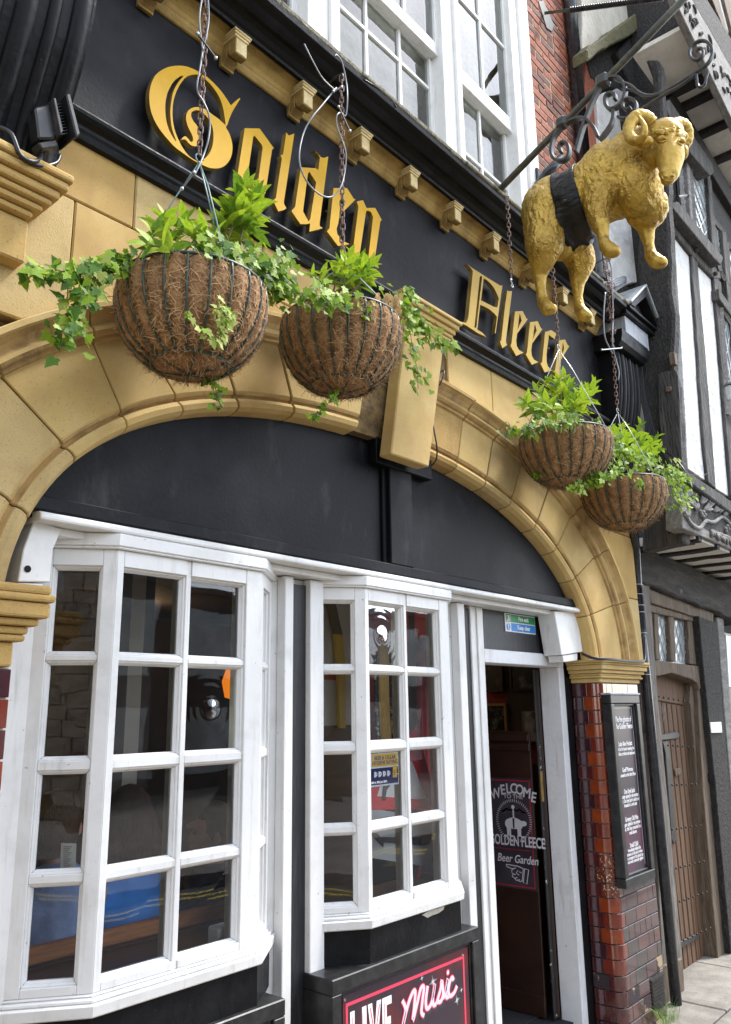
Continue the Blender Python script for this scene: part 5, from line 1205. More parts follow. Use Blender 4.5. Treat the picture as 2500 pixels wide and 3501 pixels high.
# ================================================================ the gilded ram and its bracket
def blob(name, parts, m_, parent, voxel=.013, smooth=6, disp=None):
    """one continuous surface grown round balls and tapered limbs"""
    mb = MB()
    for p in parts:
        if p[0] == 'b': mb.ball(p[1], p[2], 16, 12, p[3] if len(p) > 3 else None)
        else:
            pts, rs = p[1], p[2]; pts = [Vector(q) for q in pts]
            P, Q = [], []
            for (a, ra), (b, rb) in zip(zip(pts, rs), zip(pts[1:], rs[1:])):
                n = max(2, int((b-a).length/(.35*max(min(ra, rb), .01))))
                for k in range(n): P.append(a.lerp(b, k/n)); Q.append(ra+(rb-ra)*k/n)
            P.append(pts[-1]); Q.append(rs[-1])
            mb.tube(P, Q, 12); mb.ball(P[0], Q[0], 12, 8); mb.ball(P[-1], Q[-1], 12, 8)
    o = mb.build(name, m_, parent, smooth=True)
    r = o.modifiers.new('remesh', 'REMESH'); r.mode = 'VOXEL'; r.voxel_size = voxel; r.use_smooth_shade = True
    if smooth: s = o.modifiers.new('smooth', 'SMOOTH'); s.iterations = smooth; s.factor = .6
    dg = bpy.context.evaluated_depsgraph_get(); me = bpy.data.meshes.new_from_object(o.evaluated_get(dg)); me.name = name
    o.modifiers.clear(); o.data = me
    if disp:
        nm = [Vector(v.normal) for v in me.vertices]
        for v, n in zip(me.vertices, nm):
            v.co = v.co + n*disp(Vector(v.co))
    me.shade_smooth(); return o
XR = 3.60
def rp(zx, zy, X): return atX(1700+.431*zx, 350+.431*zy, X)
def fleece(p):
    q = p*26; a = noise.noise(q); b = noise.noise(p*60+Vector((5, 1, 2))); c = noise.noise(p*9)
    wv = noise.noise(Vector((p.x*14, p.y*50+3*c, p.z*22)))
    return .002*abs(a)+.0018*b+.003*c+.006*wv-.007*max(0, .16-abs(noise.noise(Vector((p.x*22, p.y*34, p.z*20)))))
ram = thing('golden_ram', 'gilded hanging ram with curled horns and a black girth band', 'statue', atX(1990, 700, XR))
hipc = rp(445, 850, XR); bandc = rp(655, 812, XR); cst = rp(905, 620, XR); nk = rp(1085, 415, XR); ch2 = rp(1120, 690, XR)
Xn, Xf = XR-.125, XR+.13
limbs = [('b', hipc, (.165, .175, .175)), ('b', hipc+Vector((0, .02, -.08)), (.16, .15, .15)), ('c', [hipc, bandc], [.165, .168]), ('b', bandc, (.178, .18, .178)), ('c', [bandc, cst], [.172, .182]), ('b', cst, (.18, .185, .205)), ('b', ch2, (.14, .12, .145)),
         ('c', [cst, nk], [.175, .135]), ('b', nk, (.122, .122, .14)),
         # hind legs: thigh, hock behind, shank, hoof
         ('c', [hipc+Vector((-.085, -.01, -.04)), rp(370, 1170, Xn), rp(338, 1360, Xn+.02)], [.12, .098, .043]),
         ('c', [rp(338, 1360, Xn+.02), rp(345, 1480, Xn+.02), rp(365, 1590, Xn+.02)], [.039, .027, .030]),
         ('c', [rp(365, 1590, Xn+.02), rp(405, 1640, Xn), rp(435, 1640, Xn)], [.033, .038, .030]),
         ('c', [hipc+Vector((.085, -.03, -.06)), rp(665, 1270, Xf), rp(640, 1420, Xf)], [.12, .08, .043]),
         ('c', [rp(640, 1420, Xf), rp(640, 1540, Xf), rp(655, 1640, Xf)], [.038, .026, .029]),
         ('c', [rp(655, 1640, Xf), rp(690, 1690, Xf), rp(718, 1696, Xf)], [.032, .037, .029]),
         ('c', [hipc+Vector((0, -.02, -.12)), rp(510, 1170, XR)], [.12, .06]),
         # fore legs
         ('c', [cst+Vector((-.08, .03, -.08)), rp(800, 890, Xn), rp(830, 1010, Xn)], [.105, .055, .038]),
         ('c', [rp(830, 1010, Xn), rp(845, 1080, Xn), rp(860, 1140, Xn)], [.037, .027, .031]),
         ('c', [rp(860, 1140, Xn), rp(900, 1180, Xn), rp(935, 1184, Xn)], [.034, .039, .030]),
         ('c', [ch2+Vector((.09, 0, -.06)), rp(1170, 930, Xf), rp(1190, 1040, Xf)], [.11, .058, .039]),
         ('c', [rp(1190, 1040, Xf), rp(1205, 1140, Xf), rp(1222, 1220, Xf)], [.037, .027, .030]),
         ('c', [rp(1222, 1220, Xf), rp(1270, 1268, Xf), rp(1308, 1270, Xf)], [.034, .039, .030])]
# head, turned down towards the street
hd = rp(1325, 285, 3.56); nose = rp(1375, 440, 3.50); muz = rp(1368, 570, 3.47)
limbs += [('c', [nk, hd], [.12, .095]), ('b', hd, (.102, .095, .082)), ('c', [hd, nose, muz], [.09, .066, .044]), ('b', rp(1250, 400, 3.52), (.06, .06, .075)), ('b', rp(1355, 610, 3.46), (.035, .035, .028)), ('b', rp(1400, 560, 3.49), (.035, .03, .03)), ('b', rp(1330, 560, 3.45), (.032, .03, .028)),
          ('b', rp(1290, 225, 3.55), (.055, .05, .035)), ('b', rp(1400, 235, 3.58), (.05, .05, .035)), ('b', rp(1290, 270, 3.475), (.035, .035, .022)), ('b', rp(1462, 280, 3.60), (.03, .035, .022))]
legtop = min(hipc.z, cst.z)
def ram_disp(p):
    f = fleece(p)
    hd_ = (p-hd).length < .16 or (p-nose).length < .12 or (p-muz).length < .1
    low = p.z < hipc.z-.24
    return f*(.12 if hd_ else (.30 if low else 1.0))
body = blob('body', limbs, M['gold_ram'], ram, voxel=.0068, smooth=10, disp=ram_disp)
body.data.materials.append(M['gold_smooth'])
for pg in body.data.polygons:
    c = pg.center; jz = .05*noise.noise(c*38)
    if (c-hd).length < .125+jz*.5 or (c-nose).length < .10 or (c-muz).length < .09 or c.z < hipc.z-.38+jz or (c.z < cst.z-.29+jz and c.y < cst.y+.03): pg.material_index = 1
# eyes, nostrils, mouth line, curls on the poll: each set on the surface of the head
from mathutils.bvhtree import BVHTree
bt = BVHTree.FromObject(body, bpy.context.evaluated_depsgraph_get())
def onskin(zx, zy, lift=0.0):
    d = ray(1700+.431*zx, 350+.431*zy).normalized(); h = bt.ray_cast(CAM, d)
    return h[0]-d*lift if h[0] else rp(zx, zy, 3.5)
ey = MB()
for zx, zy, w_ in ((1302, 292, 46), (1458, 312, 30)):
    ey.ball(onskin(zx, zy, -.004), (.021, .021, .017), 12, 8)
    for dy, rr in ((-20, 1.25), (20, .8)):
        pts = [onskin(zx-w_+w_*2*k/6, zy+4+dy*math.sin(math.pi*k/6), .002) for k in range(7)]; ey.tube(pts, [.003*rr, .006*rr, .008*rr, .008*rr, .008*rr, .006*rr, .003*rr], 6)
    pts = [onskin(zx-w_*1.3+w_*2.4*k/5, zy-48+12*math.sin(math.pi*k/5)*-1, .0) for k in range(6)]; ey.tube(pts, [.005, .011, .013, .012, .009, .005], 6)
ey.build('eye', M['gold_smooth'], ram, smooth=True)
cu = MB(); rnd = random.Random(2)
for k in range(34):
    zx, zy = 1225+rnd.random()*235, 200+rnd.random()*48
    c = onskin(zx, zy); cu.ball(c, rnd.uniform(.008, .014), 8, 6)
cu.build('forehead_curl', M['gold_ram'], ram, smooth=True)['kind'] = 'stuff'
nz = MB()
for zx, zy in ((1335, 590), (1392, 585)): nz.ball(onskin(zx, zy, .0), (.010, .010, .007), 8, 6)
nz.tube([onskin(1300, 570), onskin(1315, 605), onskin(1350, 622), onskin(1395, 620)], [.003, .005, .005, .003], 6)
nz.build('nostril', M['brass'], ram, smooth=True)
def horn(pts, rs, nm='horn'):
    P = smooth_loop(pts, 6, closed=False); n = len(P); RS = []
    for i in range(n):
        t = i/(n-1)*(len(rs)-1); k = min(int(t), len(rs)-2); r = rs[k]+(rs[k+1]-rs[k])*(t-k); RS.append(r*(1+.05*math.sin(i*1.9)))
    return MB().tube(P, RS, 12).build(nm, M['gold_smooth'], ram, smooth=True)
def near(x, y): return 1118+(x-1125)*.76, 205+(y-195)*.80
NH = [(1265, 150, 3.50), (1205, 95, 3.47), (1120, 80, 3.43), (1050, 140, 3.40), (1028, 230, 3.385), (1065, 305, 3.37), (1140, 312, 3.36), (1190, 250, 3.35), (1188, 170, 3.345), (1135, 78, 3.34)]
horn([rp(*near(a, b), X) for a, b, X in NH], [.034, .034, .033, .031, .028, .025, .021, .017, .013, .005])
horn([rp(1385, 205, 3.60), rp(1425, 180, 3.64), rp(1478, 195, 3.68), rp(1508, 250, 3.70), rp(1504, 315, 3.70), rp(1474, 365, 3.69), rp(1455, 405, 3.68)], [.038, .037, .035, .031, .026, .020, .012])
MB().ball(rp(1172, 315, 3.42), (.018, .045, .03), 12, 8, Matrix.Rotation(.5, 3, 'X')).build('ear', M['gold_smooth'], ram, smooth=True)
MB().ball(rp(1470, 395, 3.66), (.02, .03, .045), 12, 8).build('ear', M['gold_smooth'], ram, smooth=True)
# girth band: fitted round the barrel of the body, along the spine direction
ax = (cst-hipc).normalized(); ux = Vector((1, 0, 0)); uz = ax.cross(ux).normalized(); ux = uz.cross(ax).normalized()
bv = []; bf = []; NR, NS = 48, 9; bandw = .135
bc = bandc+ax*(-.01)
offs = Vector((-.0, 0, 0))
for j in range(NS):
    s = -bandw/2+bandw*j/(NS-1)
    for k in range(NR):
        a = 2*math.pi*k/NR; d = ux*math.cos(a)+uz*math.sin(a); c = bc+ax*(s+.012*math.sin(a*2+1))
        hit = bt.ray_cast(c+d*.6, -d, .6)
        rr = (hit[0]-c).length if hit[0] else .18
        rr = min(max(rr, .15), .22)
        bv.append(c+d*(rr+.012+.004*math.sin(j*1.7+k*.4)))
for j in range(NS-1):
    for k in range(NR): bf.append((j*NR+k, j*NR+(k+1) % NR, (j+1)*NR+(k+1) % NR, (j+1)*NR+k))
gb = MB().add(bv, bf).build('girth_band', M['band'], ram, smooth=True)
so = gb.modifiers.new('solid', 'SOLIDIFY'); so.thickness = .014; so.offset = -1; gb.modifiers.new('smooth', 'SMOOTH').iterations = 3
# ---- iron bracket
XB = 3.63
ib = thing('sign_bracket', 'black wrought iron pole and scrollwork bracket that holds up the gilded ram', 'bracket', at(1700, 655, -.2))
def bpx(px, py, X=XB): return atX(px, py, X)
p0 = at(1690, 668, -.2); XB2 = p0.x
pe = atX(2372, -38, XB)
MB().tube([p0, p0.lerp(pe, .25), p0.lerp(pe, .5), p0.lerp(pe, .75), pe], .019, 12).build('pole', M['iron_mossy'], ib, smooth=True)
def b1(zx, zy, X=XB): return atX(1950+.3387*zx, .3387*zy, X)
def strap(nm, pts, w_=.026, t=.010, m_=None):
    """a flat wrought strap bent edgewise: rectangular section along a curve in the bracket's plane"""
    P = smooth_loop(pts, 6, closed=False); vs = []; fs = []; n = len(P)
    for i, p in enumerate(P):
        tg = (P[min(i+1, n-1)]-P[max(i-1, 0)]).normalized(); nn = tg.cross(Vector((1, 0, 0))).normalized()
        for a, b in ((-1, -1), (1, -1), (1, 1), (-1, 1)): vs.append(p+Vector((1, 0, 0))*a*w_/2+nn*b*t/2)
    for i in range(n-1):
        for j in range(4): fs.append((i*4+j, i*4+(j+1) % 4, i*4+4+(j+1) % 4, i*4+4+j))
    fs += [(0, 1, 2, 3), (n*4-1, n*4-2, n*4-3, n*4-4)]
    return MB().add(vs, fs).build(nm, m_ or M['iron'], ib, bevel=.002)
strap('scroll', [b1(*p) for p in ((330,840),(400,790),(480,785),(540,850),(555,950),(520,1040),(460,1090),(400,1105),(362,1060),(360,985),(400,945),(450,960),(455,1010))], .034, .016)
strap('hanger', [b1(*p) for p in ((440,1095),(440,1180),(415,1260),(370,1330),(300,1420))], .034, .018)
strap('hanger', [b1(*p) for p in ((320,850),(260,960),(190,1120),(120,1320),(60,1540))], .034, .018)
strap('scroll', [b1(*p) for p in ((-80,1280),(0,1225),(90,1195),(170,1215),(240,1290),(285,1390))], .034, .016)
def b4(zx, zy, X=XB): return rp(zx, zy, X)
strap('scroll', [b4(*p) for p in ((520,190),(455,280),(432,370),(440,430),(480,465),(545,455),(572,400),(560,335),(520,320),(495,350),(510,400))], .034, .016)
strap('arm', [b1(*p) for p in ((450,800),(540,835),(620,870),(690,930),(770,965),(860,960),(960,920),(1100,840),(1270,730),(1380,650),(1432,560),(1430,480),(1370,418),(1290,420),(1222,480),(1205,550),(1240,600),(1300,600),(1340,555),(1335,500),(1300,490),(1270,520))], .022, .011)
strap('brace_rod', [b1(*p) for p in ((520,900),(640,915),(760,980),(900,960),(1000,905))], .018, .010)
strap('brace_rod', [b1(*p) for p in ((640,1150),(800,1050),(980,935),(1130,850),(1270,745))], .018, .012)
strap('scroll', [b1(*p) for p in ((480,1180),(530,1200),(610,1180),(665,1110),(660,1030),(600,995),(540,1020),(530,1075),(570,1110),(615,1085))], .03, .012)
MB().tube(smooth_loop([b1(*p) for p in ((1268,735),(1275,800),(1285,860),(1320,880),(1360,850),(1370,790),(1390,725))], 5, closed=False), .0075, 8).build('hook', M['pipe'], ib, smooth=True)
for zx, zy in ((330, 830),):
    c = b1(zx, zy); MB().box(c.x-.03, c.x+.03, c.y-.035, c.y+.035, c.z-.03, c.z+.04).build('collar', M['iron'], ib, bevel=.012)
c = b4(515, 170); MB().box(c.x-.03, c.x+.03, c.y-.03, c.y+.03, c.z-.03, c.z+.035).build('collar', M['iron'], ib, bevel=.012)
ab = MB(); ab.tube([atX(2040, 860, 3.6), atX(2060, 830, 3.62)], .02, 8)
v1, v2 = at(1868, 640, .06), at(1905, 560, -.02)
MB().tube([at(1838, 640, .08), at(1870, 590, -.02), at(1925, 540, -.12)], .035, 12).build('wall_stay', M['pipe'], ib, smooth=True)
v = at(1845, 620, .09); MB().box(v.x-.06, v.x+.06, .07, .099, v.z-.12, v.z+.08).build('stay_plate', M['pipe'], ib, bevel=.006)
# ================================================================ hanging baskets
YB = -.30
RIM = .245
cent = []
RS = (.94, .92, 1.0, 1.0); HS = .70
for px, py in ((660, 1000), (1165, 1112), (1931, 1498), (2130, 1660)):
    cent.append(at(px, py, YB))
prof = [(.245, 0), (.252, -.05), (.250, -.11), (.238, -.18), (.215, -.25), (.180, -.315), (.128, -.372)]
pro0 = [(p.x, p.y) for p in smooth_loop([(a, b, 0) for a, b in prof], 4, closed=False)]
NR_ = 22
def make_basket(ci, label):
    c = cent[ci]; rnd = random.Random(40+ci); k_ = RS[ci]
    pro = [(r*k_, h*HS) for r, h in pro0]
    b = thing('hanging_basket', label, 'hanging basket', (c.x, c.y, c.z-.29), 'hanging baskets along the pub front')
    # coir liner, bulging between the wires
    vs = []; fs = []; n = NR_*6; pf = pro+[(.10*k_, -.392*HS), (.05*k_, -.402*HS), (.002, -.404*HS)]
    for r, h in pf:
        for k in range(n):
            a = 2*math.pi*k/n; bl = .020*abs(math.sin(a*NR_/2))*(1 if h > -.36*HS else .2)
            q = Vector((math.cos(a)*9, math.sin(a)*9, h*30)); rr = r-.010+bl+.006*noise.noise(q+Vector((ci*7, 0, 0)))
            vs.append((c.x+rr*math.cos(a), c.y+rr*math.sin(a), c.z+h+.005*noise.noise(q*1.7)))
    m = len(pf)
    for i in range(m-1):
        for k in range(n): fs.append((i*n+k, i*n+(k+1) % n, (i+1)*n+(k+1) % n, (i+1)*n+k))
    # soil
    k0 = len(vs); vs.append((c.x, c.y, c.z-.03)); fs += [(k, (k+1) % n, k0) for k in range(n)]
    MB().add(vs, fs).build('coir_liner', M['coir'], b, smooth=True)
    # loose fibres
    for nm, mt_, N, seed in (('coir_fibre', M['fibre1'], 2600, 1), ('coir_fibre', M['fibre2'], 700, 2)):
        rf = random.Random(seed*100+ci); vs = []; fs = []
        for _ in range(N):
            t = rf.random()**.85; a = rf.uniform(0, 2*math.pi); k = t*(len(pro)-1+3); i = min(int(k), len(pf)-2)
            r, h = pf[i][0]+(pf[i+1][0]-pf[i][0])*(k-i if k-i < 1 else 1), pf[i][1]+(pf[i+1][1]-pf[i][1])*min(k-i, 1)
            L = rf.uniform(.02, .06); an = rf.uniform(0, math.pi); w_ = rf.uniform(.0004, .0009); cur = rf.uniform(-1, 1)*22; lift = rf.uniform(.000, .0025) if rf.random() > .06 else rf.uniform(.01, .03)
            bl = .020*abs(math.sin(a*NR_/2))
            k0 = len(vs); S = 5
            for s in range(S+1):
                u = (s/S-.5)*L; th = an+cur*u
                da = u*math.cos(th)/max(r, .05); dh = u*math.sin(th)
                rr = r-.009+bl+.004+lift*math.sin(math.pi*s/S)
                if h+dh < -.37*HS: rr *= .97
                p = Vector((c.x+rr*math.cos(a+da), c.y+rr*math.sin(a+da), c.z+min(h+dh, .01)))
                tg = Vector((-math.sin(a)*math.cos(th), math.cos(a)*math.cos(th), math.sin(th))); nn = tg.cross(Vector((math.cos(a), math.sin(a), 0))).normalized()*w_
                vs += [p-nn, p+nn]
            for s in range(S): fs.append((k0+2*s, k0+2*s+1, k0+2*s+3, k0+2*s+2))
        o = MB().add(vs, fs).build(nm, mt_, b, fix=False); o['kind'] = 'stuff'
    # fraying at the bottom
    rf = random.Random(77+ci); mb = MB()
    for _ in range(130):
        a = rf.uniform(0, 6.28); r = rf.uniform(.03, .23); h = -.39*HS+max(0, r-.12)*1.3; p = Vector((c.x+r*math.cos(a), c.y+r*math.sin(a), c.z+h))
        L = rf.uniform(.02, .06); d = Vector((math.cos(a)*.6+rf.uniform(-.6, .6), math.sin(a)*.6+rf.uniform(-.6, .6), -rf.uniform(.2, 1))).normalized(); e = d.orthogonal().normalized()
        mb.tube([p, p+d*L*.5+e*L*.12, p+d*L], [.0007, .0006, .0003], 3)
    o = mb.build('coir_fraying', M['fibre1'], b, fix=False); o['kind'] = 'stuff'
    # wire frame
    def ringpts(r, h, n=48): return [(c.x+r*math.cos(2*math.pi*k/n), c.y+r*math.sin(2*math.pi*k/n), c.z+h) for k in range(n)]
    gw = M['greenwire']
    MB().tube(ringpts(.252*k_, .004), .0055, 8, closed=True).build('rim_wire', gw, b, smooth=True)
    MB().tube(ringpts(.131*k_, -.374*HS, 32), .0045, 6, closed=True).build('base_ring', gw, b, smooth=True)
    for k in range(NR_):
        a = 2*math.pi*k/NR_
        MB().tube([(c.x+(r+.008)*math.cos(a), c.y+(r+.008)*math.sin(a), c.z+h) for r, h in pro[::2]+[pro[-1]]], .0042, 5).build('rib_wire', gw, b, smooth=True)
    for a0 in (0, math.pi/3, 2*math.pi/3):
        MB().tube([(c.x+.131*k_*s*math.cos(a0), c.y+.131*k_*s*math.sin(a0), c.z-.374*HS-.03*(1-s*s)) for s in (-1, -.6, -.2, .2, .6, 1)], .003, 5).build('base_wire', gw, b, smooth=True)
    return b
labs = ['large brown coir wire basket nearest the left, under the gold letter G', 'second wire basket from the left, ivy and dry flowers hanging over its right side', 'third wire basket from the left, under the ram with bushy leaves standing up', 'farthest wire basket at the right, beside the end of the carved beam']
baskets = [make_basket(i, labs[i]) for i in range(4)]
# ---- chains
lm = MB(); LP, LW, LR = .017, .0088, .0031
pts = []
for k in range(20):
    a = 2*math.pi*k/20; pts.append((LW*math.cos(a), 0, (LP-LW)*(1 if math.sin(a) > 0 else -1)+LW*math.sin(a)))
lm.tube(pts, LR, 5, closed=True); link_me = lm.mesh('link'); link_me.materials.append(M['rust']); link_me.shade_smooth()
def chain(label, top, bot, wob=.0, seed=1):
    t = thing('chain', label, 'chain', bot, 'rusty chains for the baskets')
    top, bot = Vector(top), Vector(bot); L = (top-bot).length; pitch = 2*(LP-LR)*.98; n = int(L/pitch); d = (top-bot)/n; rnd = random.Random(seed)
    q = Vector((0, 0, 1)).rotation_difference(d).to_matrix().to_4x4()
    for k in range(n):
        p = bot+d*(k+.5)+Vector((rnd.uniform(-wob, wob), rnd.uniform(-wob, wob), 0))
        share(link_me, 'link', t, Matrix.Translation(p) @ q @ Matrix.Rotation((math.pi/2 if k % 2 else 0)+.5+rnd.uniform(-.25, .25), 4, 'Z'))
    return t
hooks = [at(682, 545, YB), at(1172, 905, YB), at(1910, 1190, YB), at(2112, 1405, YB)]
tops = [Vector((hooks[0].x+.004, YB, 4.60)), Vector((at(1168, 258, YB).x, YB, at(1168, 258, YB).z)), Vector((at(1893, 950, YB).x, YB, 4.58)), at(2092, 1130, YB)]
clab = ['rusty chain in front of the gold letter G, holding the nearest basket', 'rusty chain in front of the end of the word Golden, with looped grey cable', 'rusty chain in front of the end of the word Fleece, behind the ram hooves', 'rusty chain at the right end, in front of the black scrolled console']
chs = []
for k in range(4):
    chs.append(chain(clab[k], tops[k], hooks[k]+Vector((0, 0, .02)), .0015, k))
lo0, lo1 = at(1734, 672, -.29), at(1748, 950, -.29)
cl = chain('loose rusty chain with an S hook hanging empty beside the gold capital F', lo0, lo1, .001, 9)
s = at(1750, 968, -.29)
MB().tube(smooth_loop([s+Vector((x*1.0, 0, z)) for x, z in ((.006, .022), (-.008, .022), (-.011, .012), (.0, .001), (.011, -.010), (.008, -.022), (-.006, -.022), (-.011, -.014))], 4, closed=False), .0033, 6).build('s_hook', M['zinc'], cl, smooth=True)
# chain bunched up at the right end
bt_ = at(2080, 885, YB); rnd = random.Random(31)
for k in range(46):
    f = rnd.random(); p = bt_.lerp(at(2092, 1135, YB), f)+Vector((rnd.uniform(-.03, .03)*math.sin(math.pi*(f*.8+.2))*1.2, rnd.uniform(-.02, .02), 0))
    share(link_me, 'link', chs[3], Matrix.Translation(p) @ Matrix.Rotation(rnd.uniform(-.9, .9), 4, 'Y') @ Matrix.Rotation(rnd.uniform(0, 3), 4, 'Z'))
# hooks that carry the chains, on the cornice
for k, (t_, nm) in enumerate(zip(tops[:3]+[bt_], clab)):
    MB().tube([(t_.x, -.2, t_.z+.0), (t_.x, -.27, t_.z+.012), (t_.x, YB-.006, t_.z+.004), (t_.x, YB-.008, t_.z-.012), (t_.x, YB+.004, t_.z-.016)], .005, 6).build('cornice_hook', M['iron'], chs[k], smooth=True)
# hanger wires from the hook to the rim
for k in range(4):
    c, h = cent[k], hooks[k]; mtw = M['tealwire'] if k < 2 else M['zinc']
    for j in range(3):
        a = 2*math.pi*j/3+(.3, .9, .5, .2)[k]
        r = Vector((c.x+.252*RS[k]*math.cos(a), c.y+.252*RS[k]*math.sin(a), c.z+.004))
        MB().tube([h+Vector((0, 0, -.012)), h.lerp(r, .3)+Vector((.004, 0, .01)), r], .0026, 5).build('hanger_wire', mtw, baskets[k], smooth=True)
    MB().tube([h+Vector((.016*math.cos(a), 0, .016*math.sin(a)+.004)) for a in [2*math.pi*q/14 for q in range(13)]], .0028, 6).build('hanger_ring', mtw, baskets[k], smooth=True)
# grey cables twined round the first two chains
cbt = thing('twined_cable', 'grey cable twined round the chain in front of the gold letter G', 'cable', at(690, 300, YB-.012))
def cabl(pts, t, r=.0033, m_='cable', Y=YB-.012):
    rnd = random.Random(len(pts)); MB().tube(path([at(x, y, Y+(rnd.uniform(-.008, .008))) for x, y in pts], 6), r, 7).build('cable', M[m_], t, smooth=True)
cabl([(710,-20),(714,60),(706,120),(694,170),(684,235),(674,290),(678,320),(694,345),(712,385),(718,430),(712,480),(700,520),(684,560),(664,600)], cbt)
cabl([(694,-20),(682,60),(690,150),(700,180)], cbt)
def rod(a, b, t, knob=True, m_='blackcable'):
    A, B = at(*a, YB-.02), at(*b, YB-.03); mb = MB().tube([A, B], .004, 6); mb.build('tie_rod', M[m_], t)
    k2 = MB(); k2.ball(A, .007, 8, 6); k2.ball(B, .007, 8, 6); k2.build('rod_end', M['zinc'], t, smooth=True)
rod((676, 115), (738, 198), cbt)
rod((622, 645), (664, 590), cbt)
cbt2 = thing('looped_cable', 'grey cable hanging in a big loop from the cornice beside the second chain', 'cable', at(1100, 500, YB-.012))
cabl([(1150,300),(1105,355),(1068,400),(1040,450),(1024,520),(1030,580),(1060,635),(1100,668),(1135,672),(1165,640),(1180,580),(1182,520),(1166,470),(1152,430),(1152,395),(1166,385),(1182,395),(1188,340),(1184,280),(1170,215),(1152,188),(1146,192)], cbt2, .0034)
cabl([(1040,150),(1070,210),(1105,270),(1150,312)], cbt2, .003)
rod((1158, 365), (1196, 448), cbt2); rod((1140, 312), (1168, 298), cbt2, m_='blackcable')
cbt3 = thing('cornice_cable', 'thin black cable arching over the cornice lip below the sash windows', 'cable', at(1300, 300, -.26))
cabl([(1245,272),(1290,300),(1330,335),(1356,366)], cbt3, .004, 'blackcable', -.25)
cbt4 = thing('chain_cable', 'grey cable hanging with a tie bar on the bunched chain at the right end', 'cable', at(2095, 1000, YB-.01))
cabl([(2085,895),(2092,930),(2094,1000),(2096,1080),(2094,1150),(2096,1190),(2106,1230),(2116,1270),(2114,1300)], cbt4, .005)
cabl([(2070,1000),(2064,1080),(2068,1150),(2084,1190),(2095,1210)], cbt4, .005)
rod((2058, 1196), (2125, 1190), cbt4, m_='zinc')
# ================================================================ plants in the baskets
def leaf_mesh(name, m_, w=.36, cup=.14, droop=.12):
    vs = []; fs = []; S = 6
    for k in range(S+1):
        t = k/S; hw = w/2*math.sin(math.pi*min(1, t**.8*1.0))**.9*(1-.15*t) if 0 < t < 1 else .012
        y = t; z = -droop*t*t; vs += [(-hw, y, z+cup*hw), (0, y, z), (hw, y, z+cup*hw)]
    for k in range(S):
        b = 3*k; fs += [(b, b+1, b+4, b+3), (b+1, b+2, b+5, b+4)]
    me = MB().add(vs, fs).mesh(name, fix=False); me.materials.append(m_); me.shade_smooth(); return me
def ivy_mesh(name, m_):
    out = [(0, -.04), (-.18, -.16), (-.40, -.12), (-.37, .06), (-.56, .26), (-.50, .36), (-.34, .40), (-.20, .68), (0, 1.0), (.20, .68), (.34, .40), (.50, .36), (.56, .26), (.37, .06), (.40, -.12), (.18, -.16)]
    vs = [(0, .22, 0)]+[(x*.85, y*.9, -.10*(x*x+.6*(y-.2)**2)+.02*((i*7) % 3)) for i, (x, y) in enumerate(out)]
    fs = [(0, 1+i, 1+(i+1) % len(out)) for i in range(len(out))]
    me = MB().add(vs, fs).mesh(name, fix=False); me.materials.append(m_); me.shade_smooth(); return me
SL = [leaf_mesh('leaf', M['leaf1'], .42), leaf_mesh('leaf', M['leaf1'], .48, .2, .25), leaf_mesh('leaf', M['leaf2'], .38, .1, .2)]
IL = [ivy_mesh('leaf', M['ivy1']), ivy_mesh('leaf', M['ivy2']), ivy_mesh('leaf', M['ivy3'])]
def frame(p, d, up, s, roll=0):
    y = Vector(d).normalized(); z = (Vector(up)-y*Vector(up).dot(y)); z = z.normalized() if z.length > 1e-4 else y.orthogonal().normalized(); x = y.cross(z)
    return Matrix(((x.x*s, y.x*s, z.x*s, p.x), (x.y*s, y.y*s, z.y*s, p.y), (x.z*s, y.z*s, z.z*s, p.z), (0, 0, 0, 1))) @ Matrix.Rotation(roll, 4, 'Y')
def shrub(label, stems, base, seed, size=.075, count=9):
    rnd = random.Random(seed); t = thing('shrub_plant', label, 'plant', base, 'leafy shrubs in the hanging baskets')
    for b, tip in stems:
        b, tip = Vector(b), Vector(tip); mid = b.lerp(tip, .5)+Vector((rnd.uniform(-.02, .02), rnd.uniform(-.02, .02), .01)); P = smooth_loop([b, mid, tip], 6, closed=False)
        MB().tube(P, [.0045-.0028*k/(len(P)-1) for k in range(len(P))], 5).build('stem', M['stem'], t, smooth=True)
        ax_ = (tip-b).normalized(); ph = rnd.random()*6.28; n = max(5, int((tip-b).length/.012))
        n = min(n, count+9)
        for k in range(n):
            f = .25+.75*k/(n-1); p = P[min(int(f*(len(P)-1)), len(P)-1)]; ph += 2.4
            side = ax_.orthogonal().normalized(); side = Matrix.Rotation(ph, 3, ax_) @ side
            el = .25+1.0*max(0, f-.3)+rnd.uniform(-.15, .2); d = side*math.cos(el)+ax_*math.sin(el)
            s = size*rnd.uniform(.75, 1.15)*(1.05-.35*max(0, f-.7)/.3); me = rnd.choice([SL[0], SL[0], SL[1], SL[1], SL[2]]) if f > .5 else rnd.choice([SL[0], SL[2], SL[2]])
            share(me, 'leaf', t, frame(p, d, ax_+Vector((0, 0, .6)), s, rnd.uniform(-.4, .4)))
    return t
